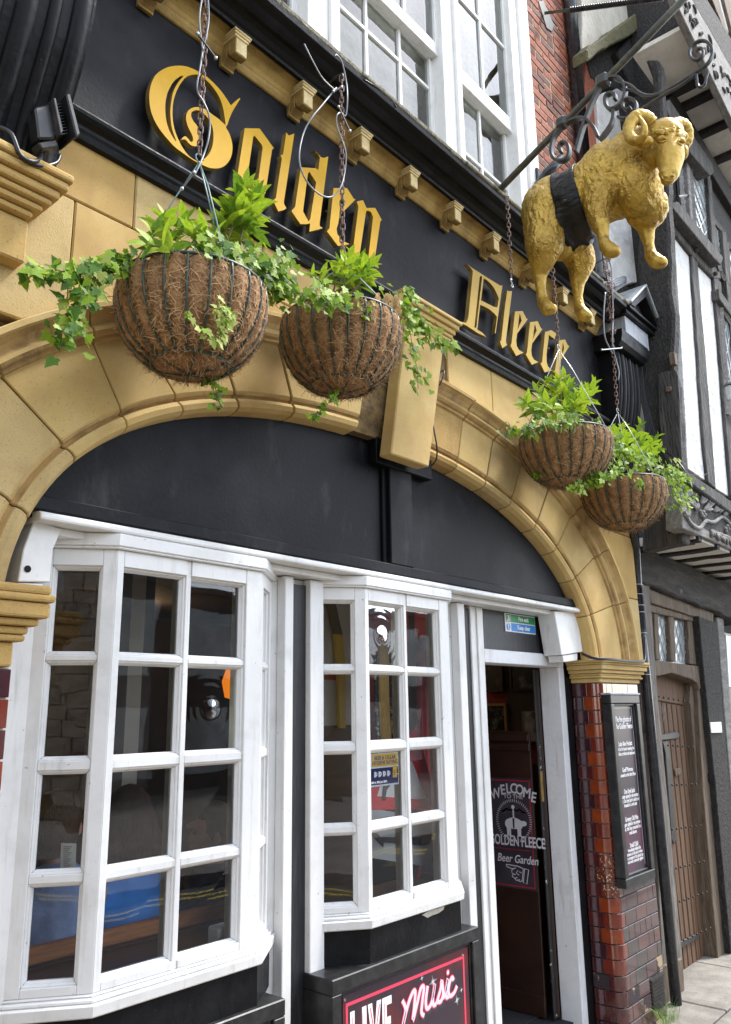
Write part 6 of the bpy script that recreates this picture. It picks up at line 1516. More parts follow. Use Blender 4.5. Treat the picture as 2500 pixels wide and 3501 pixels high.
def ivy(label, trails, base, seed, size=.045, dens=2.2, mix=(6, 3, 1)):
    rnd = random.Random(seed); t = thing('ivy_plant', label, 'ivy', base, 'ivy in the hanging baskets')
    nl = 0
    for pts, spread, n, sz in trails:
        pts = [Vector(p) for p in pts]; P = smooth_loop(pts, 8, closed=False) if len(pts) > 2 else pts
        MB().tube(P, .0018, 4).build('stem', M['stem'], t, smooth=True)
        for k in range(int(n*dens)):
            f = (k+rnd.random())/max(1, int(n*dens)); i = min(int(f*(len(P)-1)), len(P)-1); p = P[i]
            o = Vector((rnd.gauss(0, 1), rnd.gauss(0, 1), rnd.gauss(0, .8)))*spread
            face = Vector((rnd.uniform(-.7, .35), -1+rnd.uniform(-.2, .5), rnd.uniform(.0, 1.1))).normalized()      # leaves face the light
            d = Vector((rnd.uniform(-1, 1), rnd.uniform(-.3, .3), rnd.uniform(-1.3, .35)))
            me = rnd.choices(IL, mix)[0]; q = p+o
            if nl < 300: share(me, 'leaf', t, frame(q, d, face, size*sz*rnd.uniform(.5, .98), 0)); nl += 1
    return t
def rim(ci, a, r=.24, h=.0): c = cent[ci]; return Vector((c.x+r*math.cos(a), c.y+r*math.sin(a), c.z+h))
Y = YB
# basket 1
c = cent[0]
def S(ci, list_, bj=.0):
    out = []
    for (bx, by, bY), (tx, ty, tY) in list_: out.append((at(bx, by, bY), at(tx, ty, tY)))
    return out
shrub('clump of bright green pointed leaves standing up in the basket nearest the left', S(0, [((560,870,-.32),(520,800,-.36)),((575,870,-.30),(560,735,-.34)),((600,860,-.26),(640,745,-.26)),((620,870,-.34),(670,790,-.40)),((590,870,-.38),(500,835,-.44)),((550,880,-.28),(540,770,-.24)),
      ((730,850,-.26),(760,760,-.22)),((760,830,-.28),(815,690,-.30)),((775,830,-.30),(840,620,-.30)),((790,840,-.28),(890,700,-.28)),((770,850,-.34),(700,790,-.38)),((800,850,-.24),(870,770,-.22)),((690,860,-.34),(640,800,-.36)),((820,830,-.32),(880,650,-.33))]), c, 1, .086, 12)
ivy('dense ivy trail hanging from the left rim of the nearest basket', [
    ([at(430,880,-.30), at(360,905,-.32), at(270,925,-.33), at(170,935,-.34), at(105,930,-.35)], .016, 62, 1.0), ([at(420,900,-.28), at(340,930,-.32), at(290,1000,-.34), at(260,1080,-.35), at(230,1150,-.35), at(205,1200,-.35)], .026, 88, 1.0),
    ([at(400,900,-.30), at(330,960,-.34), at(250,1120,-.37)], .02, 20, .9)], c, 5, .047, mix=(6, 4, 1))
ivy('sprays of ivy over the right rim of the nearest basket', [
    ([at(680,850,-.46), at(740,870,-.50), at(800,860,-.44)], .026, 40, 1.0), ([at(860,870,-.42), at(900,930,-.42), at(960,950,-.40)], .022, 34, 1.0), ([at(720,850,-.44), at(790,880,-.50), at(880,900,-.46), at(950,905,-.42), at(990,870,-.40)], .026, 66, 1.0), ([at(700,850,-.46), at(760,900,-.53), at(790,960,-.55), at(790,1030,-.55)], .014, 14, .9)], c, 5, .047, mix=(6, 4, 1))
ivy('pale young ivy sprig hanging on the front of the nearest basket', [([at(640,1065,-.55), at(665,1110,-.55), at(705,1150,-.54), at(745,1170,-.53)], .004, 7, .7), ([at(745,1045,-.545), at(770,1080,-.545), at(765,1120,-.54), at(735,1165,-.53)], .012, 24, .8)], at(730, 1120, -.55), 8, .045, mix=(1, 0, 5))
ivy('small dark ivy sprig dangling below the nearest basket', [([at(715,1295,-.30), at(735,1320,-.31), at(745,1360,-.31), at(760,1395,-.31)], .012, 13, .8)], at(740, 1350, -.3), 9, .042, mix=(3, 5, 0))
# basket 2
c = cent[1]
shrub('round leaved shrub in the second basket from the left', S(1, [((1120,1010,-.30),(1100,930,-.34)),((1140,1000,-.28),(1160,900,-.30)),((1160,1000,-.26),(1200,870,-.26)),((1190,1010,-.30),(1250,920,-.34)),((1180,1000,-.34),(1180,880,-.38)),((1100,1010,-.34),(1060,940,-.36)),((1200,1010,-.24),(1230,890,-.22)),((1210,1000,-.32),(1270,900,-.30))]), c, 2, .078, 12)
ivy('ivy spreading over the left rim and front of the second basket', [
    ([at(960,1010,-.38), at(1010,1000,-.46), at(1080,1010,-.50), at(1150,1015,-.50), at(1230,1030,-.48)], .024, 66, 1.0), ([at(985,870,-.36), at(960,930,-.40), at(935,980,-.42), at(930,1010,-.42)], .018, 28, 1.0), ([at(1230,1010,-.48), at(1260,1050,-.52), at(1255,1080,-.53)], .012, 9, .8)], c, 61, .046, mix=(8, 2, .5))
ivy('ivy trailing far down at the right of the second basket', [
    ([at(1330,1005,-.28), at(1400,1060,-.24), at(1440,1120,-.22), at(1470,1170,-.20)], .03, 62, 1.0), ([at(1390,1060,-.26), at(1410,1180,-.26), at(1425,1260,-.26), at(1430,1330,-.26)], .020, 34, 1.05), ([at(1440,1100,-.22), at(1500,1170,-.20), at(1560,1190,-.18)], .018, 16, 1.1), ([at(1400,1010,-.26), at(1440,1060,-.22)], .02, 26, .9)], c, 6, .046, mix=(8, 2, .5))
ivy('large ivy leaves reaching over the black ledge right of the second basket', [([at(1490,1180,-.18), at(1530,1165,-.17), at(1565,1180,-.16)], .003, 4, 1.7)], at(1530, 1165, -.17), 12, .05, mix=(1, 0, 0))
ivy('ivy sprig dangling below the second basket', [([at(1150,1335,-.30), at(1130,1370,-.31), at(1090,1410,-.31), at(1065,1415,-.31)], .010, 12, .9), ([at(1190,1335,-.28), at(1240,1350,-.28)], .006, 4, .8)], at(1130, 1370, -.3), 13, .044, mix=(5, 3, 0))
dry = thing('dried_flowers', 'clump of dried straw coloured flower heads over the rim of the second basket', 'flowers', at(1320, 1040, -.48)); rnd = random.Random(6)
DL = leaf_mesh('petal', M['deadleaf'], .5, .6, .5)
for k in range(120):
    p = at(1285+rnd.random()*85, 1000+rnd.random()*105*(.5+.5*rnd.random()), -.48+rnd.uniform(-.03, .02)); share(DL, 'petal', dry, frame(p, (rnd.uniform(-.5, .5), rnd.uniform(-.5, .2), -1), (rnd.uniform(-1, 1), -1, .3), rnd.uniform(.02, .042)))
# basket 3
c = cent[2]
shrub('tall bushy shrub of oval leaves in the third basket from the left, under the ram', S(2, [((1860,1440,-.30),(1790,1370,-.34)),((1870,1430,-.28),(1830,1330,-.30)),((1890,1430,-.26),(1870,1300,-.26)),((1910,1430,-.30),(1910,1290,-.32)),((1930,1430,-.28),(1950,1310,-.28)),((1950,1440,-.26),(1990,1330,-.26)),((1970,1440,-.30),(2030,1310,-.30)),((1940,1440,-.36),(1985,1370,-.40)),((1900,1440,-.38),(1860,1370,-.42)),((1920,1440,-.24),(1930,1280,-.22)),((1960,1430,-.34),(2000,1350,-.36)),((1880,1440,-.34),(1850,1390,-.38)),((1930,1440,-.40),(1930,1390,-.46))]), c, 3, .082, 12)
ivy('ivy and small leaves along the left rim of the third basket', [([at(1755,1480,-.24), at(1790,1470,-.34), at(1850,1450,-.44), at(1930,1440,-.50), at(1970,1440,-.48)], .026, 74, .95), ([at(1830,1620,-.20), at(1850,1660,-.2)], .012, 8, .9), ([at(2040,1440,-.20), at(2060,1435,-.22)], .012, 8, .8)], c, 7, .045, mix=(4, 5, 1))
# basket 4
c = cent[3]
shrub('shrub of oval leaves rising from the farthest basket at the right', S(3, [((2160,1580,-.26),(2200,1500,-.26)),((2190,1590,-.28),(2250,1490,-.28)),((2140,1580,-.24),(2190,1450,-.22)),((2100,1560,-.26),(2130,1460,-.26)),((2170,1590,-.32),(2260,1530,-.34)),((2120,1570,-.32),(2150,1490,-.34)),((2080,1560,-.30),(2090,1470,-.30))]), c, 4, .08, 12)
ivy('dense bright ivy heaped on top of the farthest basket', [([at(2020,1600,-.36), at(2060,1570,-.42), at(2110,1540,-.44), at(2160,1560,-.46), at(2230,1590,-.44)], .036, 80, .95), ([at(2080,1500,-.36), at(2120,1540,-.40), at(2180,1580,-.42), at(2210,1610,-.44)], .034, 70, .95)], c, 151, .05, mix=(8, 2, .5))
ivy('ivy over the left and front rim of the farthest basket', [([at(2000,1650,-.40), at(2060,1630,-.50), at(2130,1610,-.52)], .024, 56, .9)], c, 15, .05, mix=(8, 2, .5))
ivy('bright ivy curtain trailing down at the right of the farthest basket', [([at(2220,1560,-.44), at(2270,1590,-.46), at(2320,1620,-.47), at(2345,1680,-.47)], .032, 44, 1.0), ([at(2230,1590,-.44), at(2290,1620,-.46), at(2330,1660,-.47), at(2350,1730,-.47)], .034, 60, 1.0), ([at(2260,1620,-.46), at(2310,1690,-.47), at(2330,1740,-.47)], .03, 34, 1.0), ([at(2290,1600,-.46), at(2350,1620,-.48), at(2400,1625,-.49), at(2425,1615,-.5)], .01, 9, .9)], at(2310, 1680, -.46), 16, .047, mix=(8, 1, 1))
ivy('ivy tips over the front of the farthest basket', [([at(2190,1650,-.54), at(2230,1670,-.55)], .014, 12, .8), ([at(1975,1665,-.44), at(1985,1690,-.46)], .02, 14, .9)], at(2200, 1660, -.5), 19, .047, mix=(8, 1, 1))
# ================================================================ inside the pub
ins = thing('pub_interior', 'dark pub room seen through the bay windows and open doorway', 'interior', (3, 2, 0))
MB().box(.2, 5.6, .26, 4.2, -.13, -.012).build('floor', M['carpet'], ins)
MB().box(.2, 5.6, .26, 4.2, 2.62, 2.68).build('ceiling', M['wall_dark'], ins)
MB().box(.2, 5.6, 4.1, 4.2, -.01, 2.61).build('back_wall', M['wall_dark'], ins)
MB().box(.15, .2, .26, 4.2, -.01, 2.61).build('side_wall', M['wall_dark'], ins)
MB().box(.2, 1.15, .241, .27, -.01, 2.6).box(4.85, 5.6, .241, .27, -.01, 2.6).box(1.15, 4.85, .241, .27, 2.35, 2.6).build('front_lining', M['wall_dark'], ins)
# beige pier behind the nearer bay
x0, x1 = at(437, 2300, .8).x, at(486, 2300, .8).x
MB().box(x0, x1, .8, 1.1, 1.35, 2.6).build('beige_pier', M['wall_beige'], ins)
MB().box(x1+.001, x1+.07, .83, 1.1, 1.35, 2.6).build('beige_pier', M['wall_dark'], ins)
# pale wall with dado seen through the farther bay's flank
x0, x1 = at(1085, 2200, .9).x, at(1228, 2200, .9).x; zd = at(1150, 2480, .9).z
MB().box(x0, x1, .9, .96, zd, 2.6).build('pale_wall', M['wall_pale'], ins)
MB().box(x0-.01, x1+.01, .885, .96, .0, zd).build('dado', M['mahogany'], ins)
po = thing('striped_post', 'leaning post painted grey above and yellow below, inside the farther bay', 'post', at(1170, 2490, .87))
def quadp(nm, pts, m_): return MB().prism([at(x, y, .86) for x, y in pts], (0, .02, 0)).build(nm, m_, po)
quadp('grey_length', [(1120,2054),(1146,2054),(1172,2170),(1146,2168)], M['darkroof']); quadp('yellow_length', [(1146,2168),(1172,2170),(1182,2280),(1182,2490),(1162,2490),(1158,2300)], M['yellow_sign'])
pq = thing('wall_plaque', 'small dark red plaque on the pale wall behind the farther bay', 'plaque', at(1132, 2312, .88)); MB().prism([at(x, y, .89) for x, y in ((1114,2302),(1150,2302),(1150,2325),(1114,2324))], (0, .008, 0)).build('board', M['print_red'], pq)
# a small amber lamp that shows beside the bullseye
am = bpy.data.materials.new('amber_lamp_glass'); am.use_nodes = True; pa = am.node_tree.nodes['Principled BSDF']; pa.inputs['Base Color'].default_value = (.7, .2, .01, 1); pa.inputs['Emission Color'].default_value = (1, .25, .01, 1); pa.inputs['Emission Strength'].default_value = .22
lp = thing('amber_wall_lamp', 'glowing amber glass lamp behind the bullseye pane of the nearer bay', 'lamp', at(800, 2330, .62))
v = at(796, 2330, .62)
MB().lathe([(.001, .07), (.03, .06), (.05, .0), (.035, -.07), (.001, -.08)], v, 14).build('shade', am, lp, smooth=True)
MB().tube([v+Vector((0, 0, .06)), v+Vector((0, .0, .6))], .006, 6).build('flex', M['blackcable'], lp)
cm = bpy.data.materials.new('lit_bulb'); cm.use_nodes = True; pa = cm.node_tree.nodes['Principled BSDF']; pa.inputs['Emission Color'].default_value = (1, .66, .34, 1); pa.inputs['Emission Strength'].default_value = 60
for (x, y), lb in zip(((2.2, 3.4), (3.7, 3.2), (4.95, 2.0)), ('small lit bulb far back in the dark room behind the nearer bay', 'small lit bulb far back in the dark room behind the farther bay', 'small lit bulb hanging high inside the open doorway')):  # the doorway bulb is added to brighten the pictures on the red wall
    l_ = thing('ceiling_lamp', lb, 'lamp', (x, y, 2.4), 'ceiling lamps in the pub room')
    MB().ball((x, y, 2.46), .02, 10, 8).build('bulb', cm, l_, smooth=True)
    MB().tube([(x, y, 2.48), (x, y, 2.62)], .006, 6).build('flex', M['blackcable'], l_)
# bench below the nearer bay
zb = at(470, 3155, .45).z
bn = thing('window_bench', 'worn brown wooden bench back behind the nearer bay window', 'bench', (1.7, .5, 0))
MB().box(.95, 2.45, .44, .48, zb-.055, zb).build('top_rail', M['bench_wood'], bn, bevel=.006)
MB().box(.95, 2.45, .45, .475, zb-.36, zb-.06).build('back_panel', M['mahogany'], bn, bevel=.004)
MB().box(.95, 2.45, .48, .86, .42, .47).build('seat', M['bench_wood'], bn, bevel=.006)
for x in (1.0, 2.38): MB().box(x, x+.05, .45, .84, -.01, .42).build('leg', M['bench_wood'], bn)
MB().box(1.42, 2.18, .15, .44, .93, .955).build('window_board', M['mahogany'], ins)
MB().box(2.66, 3.42, .15, .40, .93, .955).build('window_board', M['mahogany'], ins)
dv = thing('white_box', 'small white plastic box on the inner sill of the nearer bay', 'box', at(775, 3190, .2))
v = at(745, 3185, .16)
MB().box(v.x+.0, v.x+.10, .155, .22, .956, 1.02).build('case', M['plastic_white'], dv, bevel=.01, seg=3)
MB().box(v.x+.002, v.x+.098, .1535, .1549, .985, .988).build('seam', M['cable'], dv)
# ---- people on the bench, backs to the window
def person(label, bx, hairm, shirt, by=.62, turn=0, long_hair=False, head_z=1.22, seed=0, lean=0):
    p = thing('person', label, 'person', (bx, by, .47))
    V = Vector; px_, py_ = bx, by
    sh = head_z-.23
    hdp = V((px_+lean, py_+.04, head_z)); fd = V((math.sin(turn), math.cos(turn), 0))          # the way the face looks (+Y is into the room)
    sd_ = V((fd.y, -fd.x, 0))
    limbs = [('c', [V((px_, py_, .56)), V((px_, py_+.01, .8)), V((px_+lean*.6, py_+.02, sh-.02))], [.15, .13, .12]), ('b', V((px_+lean*.6, py_+.02, sh-.06)), (.17, .10, .11)), ('c', [V((px_+lean*.8, py_+.02, sh)), hdp+V((0, 0, -.09))], [.058, .052]),
             ('b', hdp+V((0, 0, .01)), (.078, .078, .105)), ('b', hdp+fd*.025+V((0, 0, -.01)), (.07, .07, .095)), ('b', hdp+fd*.07+V((0, 0, -.075)), (.04, .04, .035)), ('b', hdp+fd*.098+V((0, 0, -.02)), (.013, .013, .022)), ('b', hdp+fd*.085+V((0, 0, .03)), (.04, .03, .02)), ('b', hdp+fd*.09+V((0, 0, -.055)), (.022, .018, .010))]
    for s in (-1, 1):
        limbs += [('c', [V((px_+s*.165+lean*.6, py_+.02, sh-.05)), V((px_+s*.235, py_+.06, sh-.29)), V((px_+s*.17, py_+.26, sh-.33)), V((px_+s*.12, py_+.34, sh-.31))], [.055, .044, .033, .026]),
                  ('c', [V((px_+s*.09, py_+.02, .53)), V((px_+s*.12, py_+.42, .52)), V((px_+s*.12, py_+.45, .12)), V((px_+s*.12, py_+.47, .03)), V((px_+s*.12, py_+.58, .03))], [.085, .062, .05, .04, .035]),
                  ('b', hdp+sd_*(s*.078)-fd*.005+V((0, 0, -.012)), (.013, .02, .032))]
        wr = V((px_+s*.12, py_+.36, sh-.31))
        limbs.append(('b', wr+V((0, .02, 0)), (.034, .045, .017)))
        for k in range(4): limbs.append(('c', [wr+V(((k-1.5)*.016, .05, 0)), wr+V(((k-1.5)*.018, .085-.004*abs(k-1.5), -.004)), wr+V(((k-1.5)*.018, .105-.006*abs(k-1.5), -.018))], [.0085, .008, .007]))
        limbs.append(('c', [wr+V((-s*.028, .0, 0)), wr+V((-s*.05, .035, -.003)), wr+V((-s*.05, .06, -.01))], [.011, .009, .0075]))
    b = blob('body', limbs, M['skin'], p, voxel=.009, smooth=3)
    top = [('c', [V((px_, py_, .55)), V((px_, py_+.01, .8)), V((px_+lean*.6, py_+.02, sh-.02))], [.172, .152, .135]), ('b', V((px_+lean*.6, py_+.02, sh-.07)), (.195, .12, .12))]
    for s in (-1, 1): top.append(('c', [V((px_+s*.165+lean*.6, py_+.02, sh-.05)), V((px_+s*.235, py_+.06, sh-.27))]+([V((px_+s*.18, py_+.24, sh-.325))] if not long_hair else []), [.075, .066]+([.046] if not long_hair else [])))
    rr = random.Random(seed)
    blob('shirt', top, shirt, p, voxel=.012, smooth=5, disp=lambda q: .006*noise.noise(q*9+Vector((seed, 0, 0)))+.005*noise.noise(Vector((q.x*6, q.y*6, q.z*22))))
    tr = []
    for s in (-1, 1): tr.append(('c', [V((px_+s*.09, py_+.0, .53)), V((px_+s*.12, py_+.42, .525)), V((px_+s*.12, py_+.45, .13))], [.105, .08, .062]))
    blob('trousers', tr, M['trouser'], p, voxel=.016, smooth=3)
    sho = MB()
    for s in (-1, 1): sho.ball((px_+s*.12, py_+.53, .04), (.045, .12, .045), 12, 8)
    sho.build('shoes', M['sign_frame'], p, smooth=True)
    hr = [('b', hdp-fd*.016+V((0, 0, .028)), (.092, .092, .104)), ('b', hdp-fd*.035+V((0, 0, -.03)), (.084, .078, .085))]
    if long_hair:
        hr += [('c', [hdp-fd*.055+V((0, 0, .0)), hdp-fd*.08+V((0, 0, -.12)), hdp-fd*.09+V((0, 0, -.20))], [.085, .08, .05]), ('c', [hdp-fd*.05+sd_*.05, hdp-fd*.08+sd_*.08+V((0, 0, -.12)), hdp-fd*.09+sd_*.06+V((0, 0, -.21))], [.05, .05, .02]), ('c', [hdp-fd*.05-sd_*.05, hdp-fd*.08-sd_*.08+V((0, 0, -.12)), hdp-fd*.09-sd_*.06+V((0, 0, -.20))], [.05, .05, .02])]
    blob('hair', hr, hairm, p, voxel=.009, smooth=3, disp=lambda q: .004*noise.noise(Vector((q.x*70, q.y*70, q.z*9)))+(-.02 if (q-hdp).dot(fd) > .045 and q.z < hdp.z+.06 else 0))
    ey = MB()
    for s in (-1, 1): ey.ball(hdp+fd*.083+sd_*(s*.03)+V((0, 0, .008)), .011, 8, 6)
    ey.build('eyes', M['trouser'], p, smooth=True)
    return p
xa = at(455, 2900, .66).x; za = at(455, 2830, .70).z
person('person with long dark hair in a bright blue top, back to the nearer bay', xa, M['hair'], M['shirt_blue'], .67, .25, True, za+.04, 3)
xb = at(715, 2850, .72).x; zb2 = at(715, 2850, .70).z
person('person with short brown hair in a navy jacket, face turned left', xb+.02, M['hair2'], M['jacket_navy'], .68, R(-62), False, zb2+.0, 5)
xc = at(180, 3100, .5).x
person('person in a grey blue shirt at the left end of the window bench', at(205, 3100, .64).x, M['hair'], M['shirt_denim'], .66, .6, False, 1.36, 7)
mn = thing('menu_card', 'pale printed menu card standing behind the left flank of the nearer bay', 'menu', at(235, 2930, .5))
MB().prism([at(x, y, .5) for x, y in ((210,2882),(262,2884),(258,2982),(205,2980))], (0, .004, 0)).build('card', mat('menu_paper', (.35, .33, .30), .8), mn)
ln = MB()
for k in range(12): ln.prism([at(218, 2894+k*7, .497), at(246-(k*5) % 14, 2894+k*7, .497), at(246-(k*5) % 14, 2896+k*7, .497), at(218, 2896+k*7, .497)], (0, .001, 0))
ln.build('printed_line', M['sign_dark'], mn)
# ---- behind the farther bay: brocade banner, roadworks sign
bq = thing('brocade_banner', 'hanging gold and black patterned fabric strip behind the farther bay', 'banner', at(1340, 2900, .42))
def strip(nm, x0a, x1a, x0b, x1b, y0, y1, m_, Y=.42):
    n = 16; vs = []; fs = []
    for k in range(n+1):
        t = k/n; A = at(x0a+(x0b-x0a)*t, y0+(y1-y0)*t, Y); B = at(x1a+(x1b-x1a)*t, y0+(y1-y0)*t, Y); m2 = A.lerp(B, .5)
        for q, dy in ((A, 0), (A.lerp(B, .3), -.012), (m2, .006), (A.lerp(B, .75), -.010), (B, .004)): vs.append((q.x, q.y+dy+.01*math.sin(t*6), q.z))
    for k in range(n):
        for j in range(4): fs.append((k*5+j, k*5+j+1, k*5+6+j, k*5+5+j))
    o = MB().add(vs, fs).build(nm, m_, bq, smooth=True, fix=False); so = o.modifiers.new('s', 'SOLIDIFY'); so.thickness = .004; return o
strip('gold_strip', 1292, 1330, 1322, 1356, 2200, 2960, M['curtain_gold'])
strip('black_strip', 1331, 1366, 1357, 1385, 2200, 2960, M['curtain_black'], .425)
strip('gold_edge', 1278, 1291, 1308, 1321, 2240, 2960, M['curtain_black'], .43)
wc = thing('white_cloth', 'pale hanging cloth at the right of the farther bay window', 'curtain', at(1415, 2400, .5))
n = 14; vs = []; fs = []
for k in range(n+1):
    t = k/n; A, B = at(1398, 2080+700*t, .50), at(1420+12*t, 2080+700*t, .50)
    for j in range(5): q = A.lerp(B, j/4); vs.append((q.x, q.y+.012*math.sin(j*2.2+t*2), q.z))
for k in range(n):
    for j in range(4): fs.append((k*5+j, k*5+j+1, k*5+6+j, k*5+5+j))
MB().add(vs, fs).build('cloth', M['wall_beige'], wc, smooth=True, fix=False)
rs = thing('roadworks_sign', 'red and white triangular roadworks sign with grey plate standing behind the farther bay', 'sign', at(1380, 2950, .33))  # solid sign set indoors in place of a street reflection in the panes
def rpz(nm, pts, m_, Y, holes=None):
    lp = [[(at(x, y, .33).x, at(x, y, .33).z) for x, y in q] for q in [pts]+(holes or [])]
    return curve_solid(nm, lp, m_, .003, Matrix(((1, 0, 0, 0), (0, 0, 1, Y), (0, 1, 0, 0), (0, 0, 0, 1))), rs)
rpz('red_border', [(1425,2480),(1500,2765),(1220,2770),(1260,2690)], M['red_sign'], .332, [[(1410,2600),(1462,2735),(1290,2722),(1300,2690)]])
rpz('white_field', [(1410,2600),(1462,2735),(1280,2722),(1300,2690)], M['print_white'], .334)
rpz('worker_leg', [(1335,2655),(1345,2668),(1322,2700),(1318,2722),(1308,2728),(1310,2690)], M['sign_dark'], .3285)
rpz('worker_foot', [(1310,2722),(1322,2725),(1314,2738),(1304,2730)], M['sign_dark'], .3285)
rpz('plate', [(1262,2762),(1498,2800),(1478,2950),(1462,2962),(1262,2932)], mat('grey_plate', (.45, .46, .48), .5), .334)
rpz('arrow', [(1262,2845),(1310,2898),(1310,2880),(1440,2890),(1440,2862),(1300,2862),(1290,2850)], M['sign_dark'], .3285)
rs_leg = MB().tube([at(1438, 2960, .34), at(1422, 3040, .34)], .008, 6).build('leg', M['red_sign'], rs)
MB().box(at(1400, 2960, .345).x-.01, at(1400, 2960, .345).x+.01, .34, .36, .955, 1.1).build('stand', M['iron'], rs)
rc_ = thing('red_curtain', 'dark red curtain behind the right side of the farther bay', 'curtain', at(1460, 2400, .7))
n = 30; xs0, xs1 = at(1416, 2300, .75).x, at(1540, 2300, .75).x; vs = []; fs = []
for k in range(n+1):
    x = xs0+(xs1-xs0)*k/n; y = .75+.025*math.sin(k*1.4); vs += [(x, y, 1.1), (x, y, 2.2)]
for k in range(n): fs.append((2*k, 2*k+2, 2*k+3, 2*k+1))
MB().add(vs, fs).build('cloth', M['wall_red'], rc_, smooth=True, fix=False)
# ---- the doorway: open door leaf with its welcome poster, red wall with pictures beyond
XD = 4.70
dl = thing('open_door_leaf', 'open door leaf seen edge on, its black painted edge scuffed', 'door', (XD, .42, 0))
e0 = atX(1868, 2700, XD).y
Y0 = .345; Y1 = 1.35
lx_ = Vector((.872, .489, 0)); ln2 = Vector((-.489, .872, 0)); la = Vector((XD+.002, Y0+.005, 0))
def lq(a, b, z): v = la+lx_*a+ln2*b; return (v.x, v.y, z)
MB().prism2([lq(.03, -.042, 0), lq(.8, -.042, 0), lq(.8, .0, 0), lq(.03, .0, 0)], [lq(.03, -.042, 2.0), lq(.8, -.042, 2.0), lq(.8, .0, 2.0), lq(.03, .0, 2.0)]).build('leaf', M['dark_mahogany'], dl, bevel=.003)
pt_ = thing('panelled_partition', 'dark brown half height wooden partition with a rail inside the doorway', 'partition', (XD, .9, 0))
MB().box(XD-.0005, XD+.02, Y0+.05, Y1, .0, 1.62).build('panel', M['dark_mahogany'], pt_, bevel=.003)
MB().box(XD-.001, XD+.046, Y0-.004, Y0+.0035, .0, 2.0).build('edge', mat('scuffed_black_edge', (.012, .011, .011), .4, c2=(.02, .02, .02), s2=9, c3=(.6, .56, .5), s3=26, lo3=.66, hi3=.68), dl)
MB().box(XD-.0095, XD-.001, Y0+.05, Y1, .0, .115).build('kick_rail', M['dark_mahogany'], pt_, bevel=.003)
MB().box(XD-.014, XD-.001, Y0+.05, Y1, 1.50, 1.545).box(XD-.020, XD-.001, Y0+.05, Y1, 1.56, 1.60).build('dado_rail', M['dark_mahogany'], pt_, bevel=.003)
lkk = MB().box(XD+.008, XD+.036, Y0-.008, Y0-.0045, 1.20, 1.38); lkk.build('lock_plate', M['brass'], dl, bevel=.001)
MB().box(XD+.008, XD+.036, Y0-.008, Y0-.0045, 1.44, 1.54).build('hinge_plate', M['iron'], dl, bevel=.001)
for z in (1.22, 1.36, 1.455, 1.525): MB().lathe([(.001, -.002), (.005, -.002), (.005, 0), (.001, 0)], (XD+.022, Y0-.0082, z), 8, 'Y').build('screw', M['zinc'], dl)
wp = thing('welcome_poster', 'dark poster reading welcome to the golden fleece beer garden on the open door', 'poster', (XD-.004, .8, 1.2))
def wpt(px, py): v = atX(px, py, XD-.004); return v.y, v.z
ya = wpt(1862, 3000)[0]; za0 = wpt(1862, 3052)[1]; zt0 = wpt(1850, 2665)[1]; yb0 = Y1-.02
ya = Y0+.055
MB().box(XD-.004, XD-.001, ya, yb0, za0, zt0).build('sheet', M['sign_dark'], wp)
bl = MB(); t = .006
bl.box(XD-.0047, XD-.0041, ya+.012, ya+.012+t, za0+.012, zt0-.012).box(XD-.0047, XD-.0041, ya+.012+t, yb0, za0+.012, za0+.012+t).box(XD-.0047, XD-.0041, ya+.012+t, yb0, zt0-.018, zt0-.012)
bl.build('border_line', M['print_red'], wp)
# text runs from the far end (left in the photograph) towards the street: x axis is -Y
def wtxt(s, px, py, size, m_, ang=0, **k):
    y_, z_ = wpt(px, py); ux = Vector((0, -math.cos(ang), math.sin(ang))); uy = Vector((0, math.sin(ang), math.cos(ang)))
    return text('lettering', s, m_, (XD-.0052, y_, z_), ux, uy, size, wp, **k)
wy = [(1700, 2725), (1728, 2718), (1750, 2716), (1774, 2716), (1798, 2722), (1826, 2738)]
word = 'WELCOME'; P7 = [(1698,2728),(1722,2716),(1740,2712),(1757,2712),(1777,2716),(1801,2727),(1823,2742)]
for k, ch in enumerate(word):
    wtxt(ch, P7[k][0], P7[k][1], .085, M['print_grey'], ang=(3-k)*.07, bold=.0018, sx=.86)
wtxt('TO THE', 1755, 2730, .036, M['print_grey'], sx=1.1)
wtxt('GOLDEN FLEECE', 1768, 2892, .085, M['print_grey'], bold=.0018, sx=.62)
wtxt('Beer Garden', 1770, 2950, .066, M['print_grey'], shear=.25, sx=.84, bold=.0008)
y1_, z1_ = wpt(1700, 2890); y2_, z2_ = wpt(1845, 2915)
MB().box(XD-.0047, XD-.0041, ya+.03, yb0, z2_-.0, z2_+.003).build('rule_line', M['print_red'], wp)
# emblem: hung sheep in a ring of rays
cy, cz = wpt(1757, 2806); em = MB(); xx = XD-.0052
for k in range(56):
    a = 2*math.pi*k/56; em.prism([(xx, cy+math.cos(a)*.112+math.sin(a)*.0016, cz+math.sin(a)*.112-math.cos(a)*.0016), (xx, cy+math.cos(a)*.112-math.sin(a)*.0016, cz+math.sin(a)*.112+math.cos(a)*.0016), (xx, cy+math.cos(a)*.128-math.sin(a)*.0016, cz+math.sin(a)*.128+math.cos(a)*.0016), (xx, cy+math.cos(a)*.128+math.sin(a)*.0016, cz+math.sin(a)*.128-math.cos(a)*.0016)], (.0005, 0, 0))
_ex = [0]
def eb(dy, dz, ry, rz):
    n = 16; _ex[0] += .0003; xx = XD-.0052-_ex[0]; em.prism([(xx, cy+dy+ry*math.cos(2*math.pi*k/n), cz+dz+rz*math.sin(2*math.pi*k/n)) for k in range(n)], (.0005, 0, 0))
eb(0, -.015, .058, .034); eb(.034, -.02, .03, .03); eb(-.034, -.02, .03, .03); eb(-.07, -.012, .022, .016)
